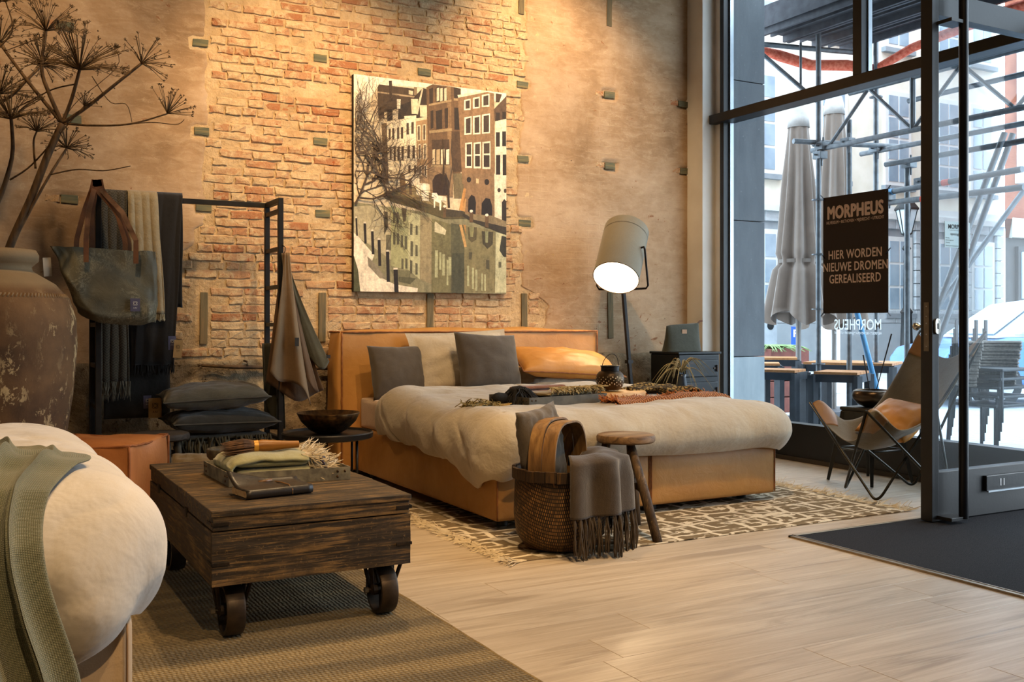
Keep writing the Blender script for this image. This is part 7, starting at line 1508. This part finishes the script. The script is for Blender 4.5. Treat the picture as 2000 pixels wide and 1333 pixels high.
def SGP(a, b, o=0.0): return (17.5 + sd_.x*a - 0.4802*o, 17.76 + sd_.y*a - 0.8771*o, b)
bd = obj('board', MB().add([SGP(-.10, .47), SGP(.10, .47), SGP(.10, .92), SGP(-.10, .92), SGP(-.10, .47, .03), SGP(.10, .47, .03), SGP(.10, .92, .03), SGP(-.10, .92, .03)], [(0,1,2,3),(7,6,5,4),(4,5,1,0),(5,6,2,1),(6,7,3,2),(7,4,0,3)]), simple('sign_blue', '#1f4fb0', '#2756b8', 3, 0.5), sg)
m = text_mb('P', 0.24, lambda a, b: SGP(a, 0.68+b, 0.036), bold=0.03); obj('letter', MB().add(m.v, [f[::-1] for f in m.f]), simple('sign_white', '#f0f2f4', '#f0f2f4', 3, 0.6), bd)
obj('lower_plate', MB().add([SGP(-.10, .36), SGP(.10, .36), SGP(.10, .46), SGP(-.10, .46), SGP(-.10, .36, .03), SGP(.10, .36, .03), SGP(.10, .46, .03), SGP(-.10, .46, .03)], [(0,1,2,3),(7,6,5,4),(4,5,1,0),(5,6,2,1),(6,7,3,2),(7,4,0,3)]), MATS['sign_white'], sg)
tk = thing('ticket_machine', 'tall grey parking ticket machine beside the parking sign', 'ticket machine', (15.3, 16.4, GZ)); obj('cabinet', MB().box(15.1, 15.55, 16.3, 16.6, GZ, 1.2).xf(), simple('meter_grey', '#8a9299', '#97a0a6', 5, 0.5), tk, bevel=0.03); obj('dial', MB().tube([(15.33, 16.30, 0.95), (15.33, 16.28, 0.95)], 0.09, 14), M_cast, tk)
wp = thing('white_post', 'white square post standing on the pavement below the poster', 'post', (12.17, 11.58, GZ)); obj('shaft', MB().box(12.06, 12.28, 11.47, 11.69, GZ, 0.95), M_wfr, wp, bevel=0.01); obj('cap', MB().lathe([(0.17, 0.95), (0.17, 0.98), (0.0, 1.08)], 4, (12.17, 11.58, 0)), M_wfr, wp)
# car passing on the right: lengthwise section swept across
car = thing('blue_car', 'pale blue car on the street beyond the glass door', 'car', (12.9, 8.1, GZ)); M_body = simple('car_paint', '#3f6fae', '#4a7ab8', 2, 0.25, 0.2, 0, spec=0.6); M_roof = simple('car_roof', '#b4c4d6', '#c2d0e0', 2, 0.25, 0.1, 0); M_cgl = simple('car_glass', '#8fa6b4', '#a9bcc7', 1, 0.1, 0, 0, spec=0.7); M_tyre = simple('tyre_black', '#15171a', '#1d2023', 9, 0.8)
c0 = Vector((11.25, 8.75, 0)); cdx = Vector((0.90, -0.44, 0)).normalized(); cdn = Vector((0.44, 0.90, 0)).normalized()
def CP(a, w, z): p = c0 + cdx*a + cdn*w; return (p.x, p.y, GZ + z)
low_ = [(0, .30), (0, .62), (.12, .78), (.9, .93), (3.9, .97), (4.1, .80), (4.1, .30)]; cab = [(.75, .92), (1.45, 1.40), (2.2, 1.50), (3.3, 1.47), (3.95, .97)]
obj('body', MB().prism(low_, lambda a, b: CP(a, 0, b), lambda a, b: CP(a, 1.7, b)), M_body, car, bevel=0.06, bseg=3)
obj('cabin', MB().prism(cab, lambda a, b: CP(a, 0.06 + max(0, b-.92)*0.25, b), lambda a, b: CP(a, 1.64 - max(0, b-.92)*0.25, b)), M_roof, car, bevel=0.04, bseg=3)
for q in ([(1.0, .97), (1.50, 1.34), (2.15, 1.42), (2.15, .97)], [(2.25, .97), (2.25, 1.42), (3.2, 1.39), (3.6, .99)]): obj('side_window', MB().prism(q, lambda a, b: CP(a, 0.045 + max(0, b-.92)*0.25, b), lambda a, b: CP(a, 0.09 + max(0, b-.92)*0.25, b)), M_cgl, car)
obj('windscreen', MB().add([CP(.80, .2, .96), CP(1.40, .3, 1.37), CP(1.40, 1.4, 1.37), CP(.80, 1.5, .96)], [(0, 1, 2, 3)]).xf((0, 0, 0), (-0.02, 0.01, 0.02)), M_cgl, car, solid=0.01)
for a in (.75, 3.3):
    for w in (0.1, 1.6): obj('wheel', MB().tube([CP(a, w-0.11, .31), CP(a, w+0.11, .31)], 0.31, 24), M_tyre, car, smooth='auto'); 
    obj('hub_cap', MB().tube([CP(a, -0.015, .31), CP(a, 0.0, .31)], 0.2, 20), M_alu, car)
obj('mirror', MB().ellipsoid(CP(1.25, -.08, 1.02), (.09, .09, .07)), M_tyre, car, smooth=True)
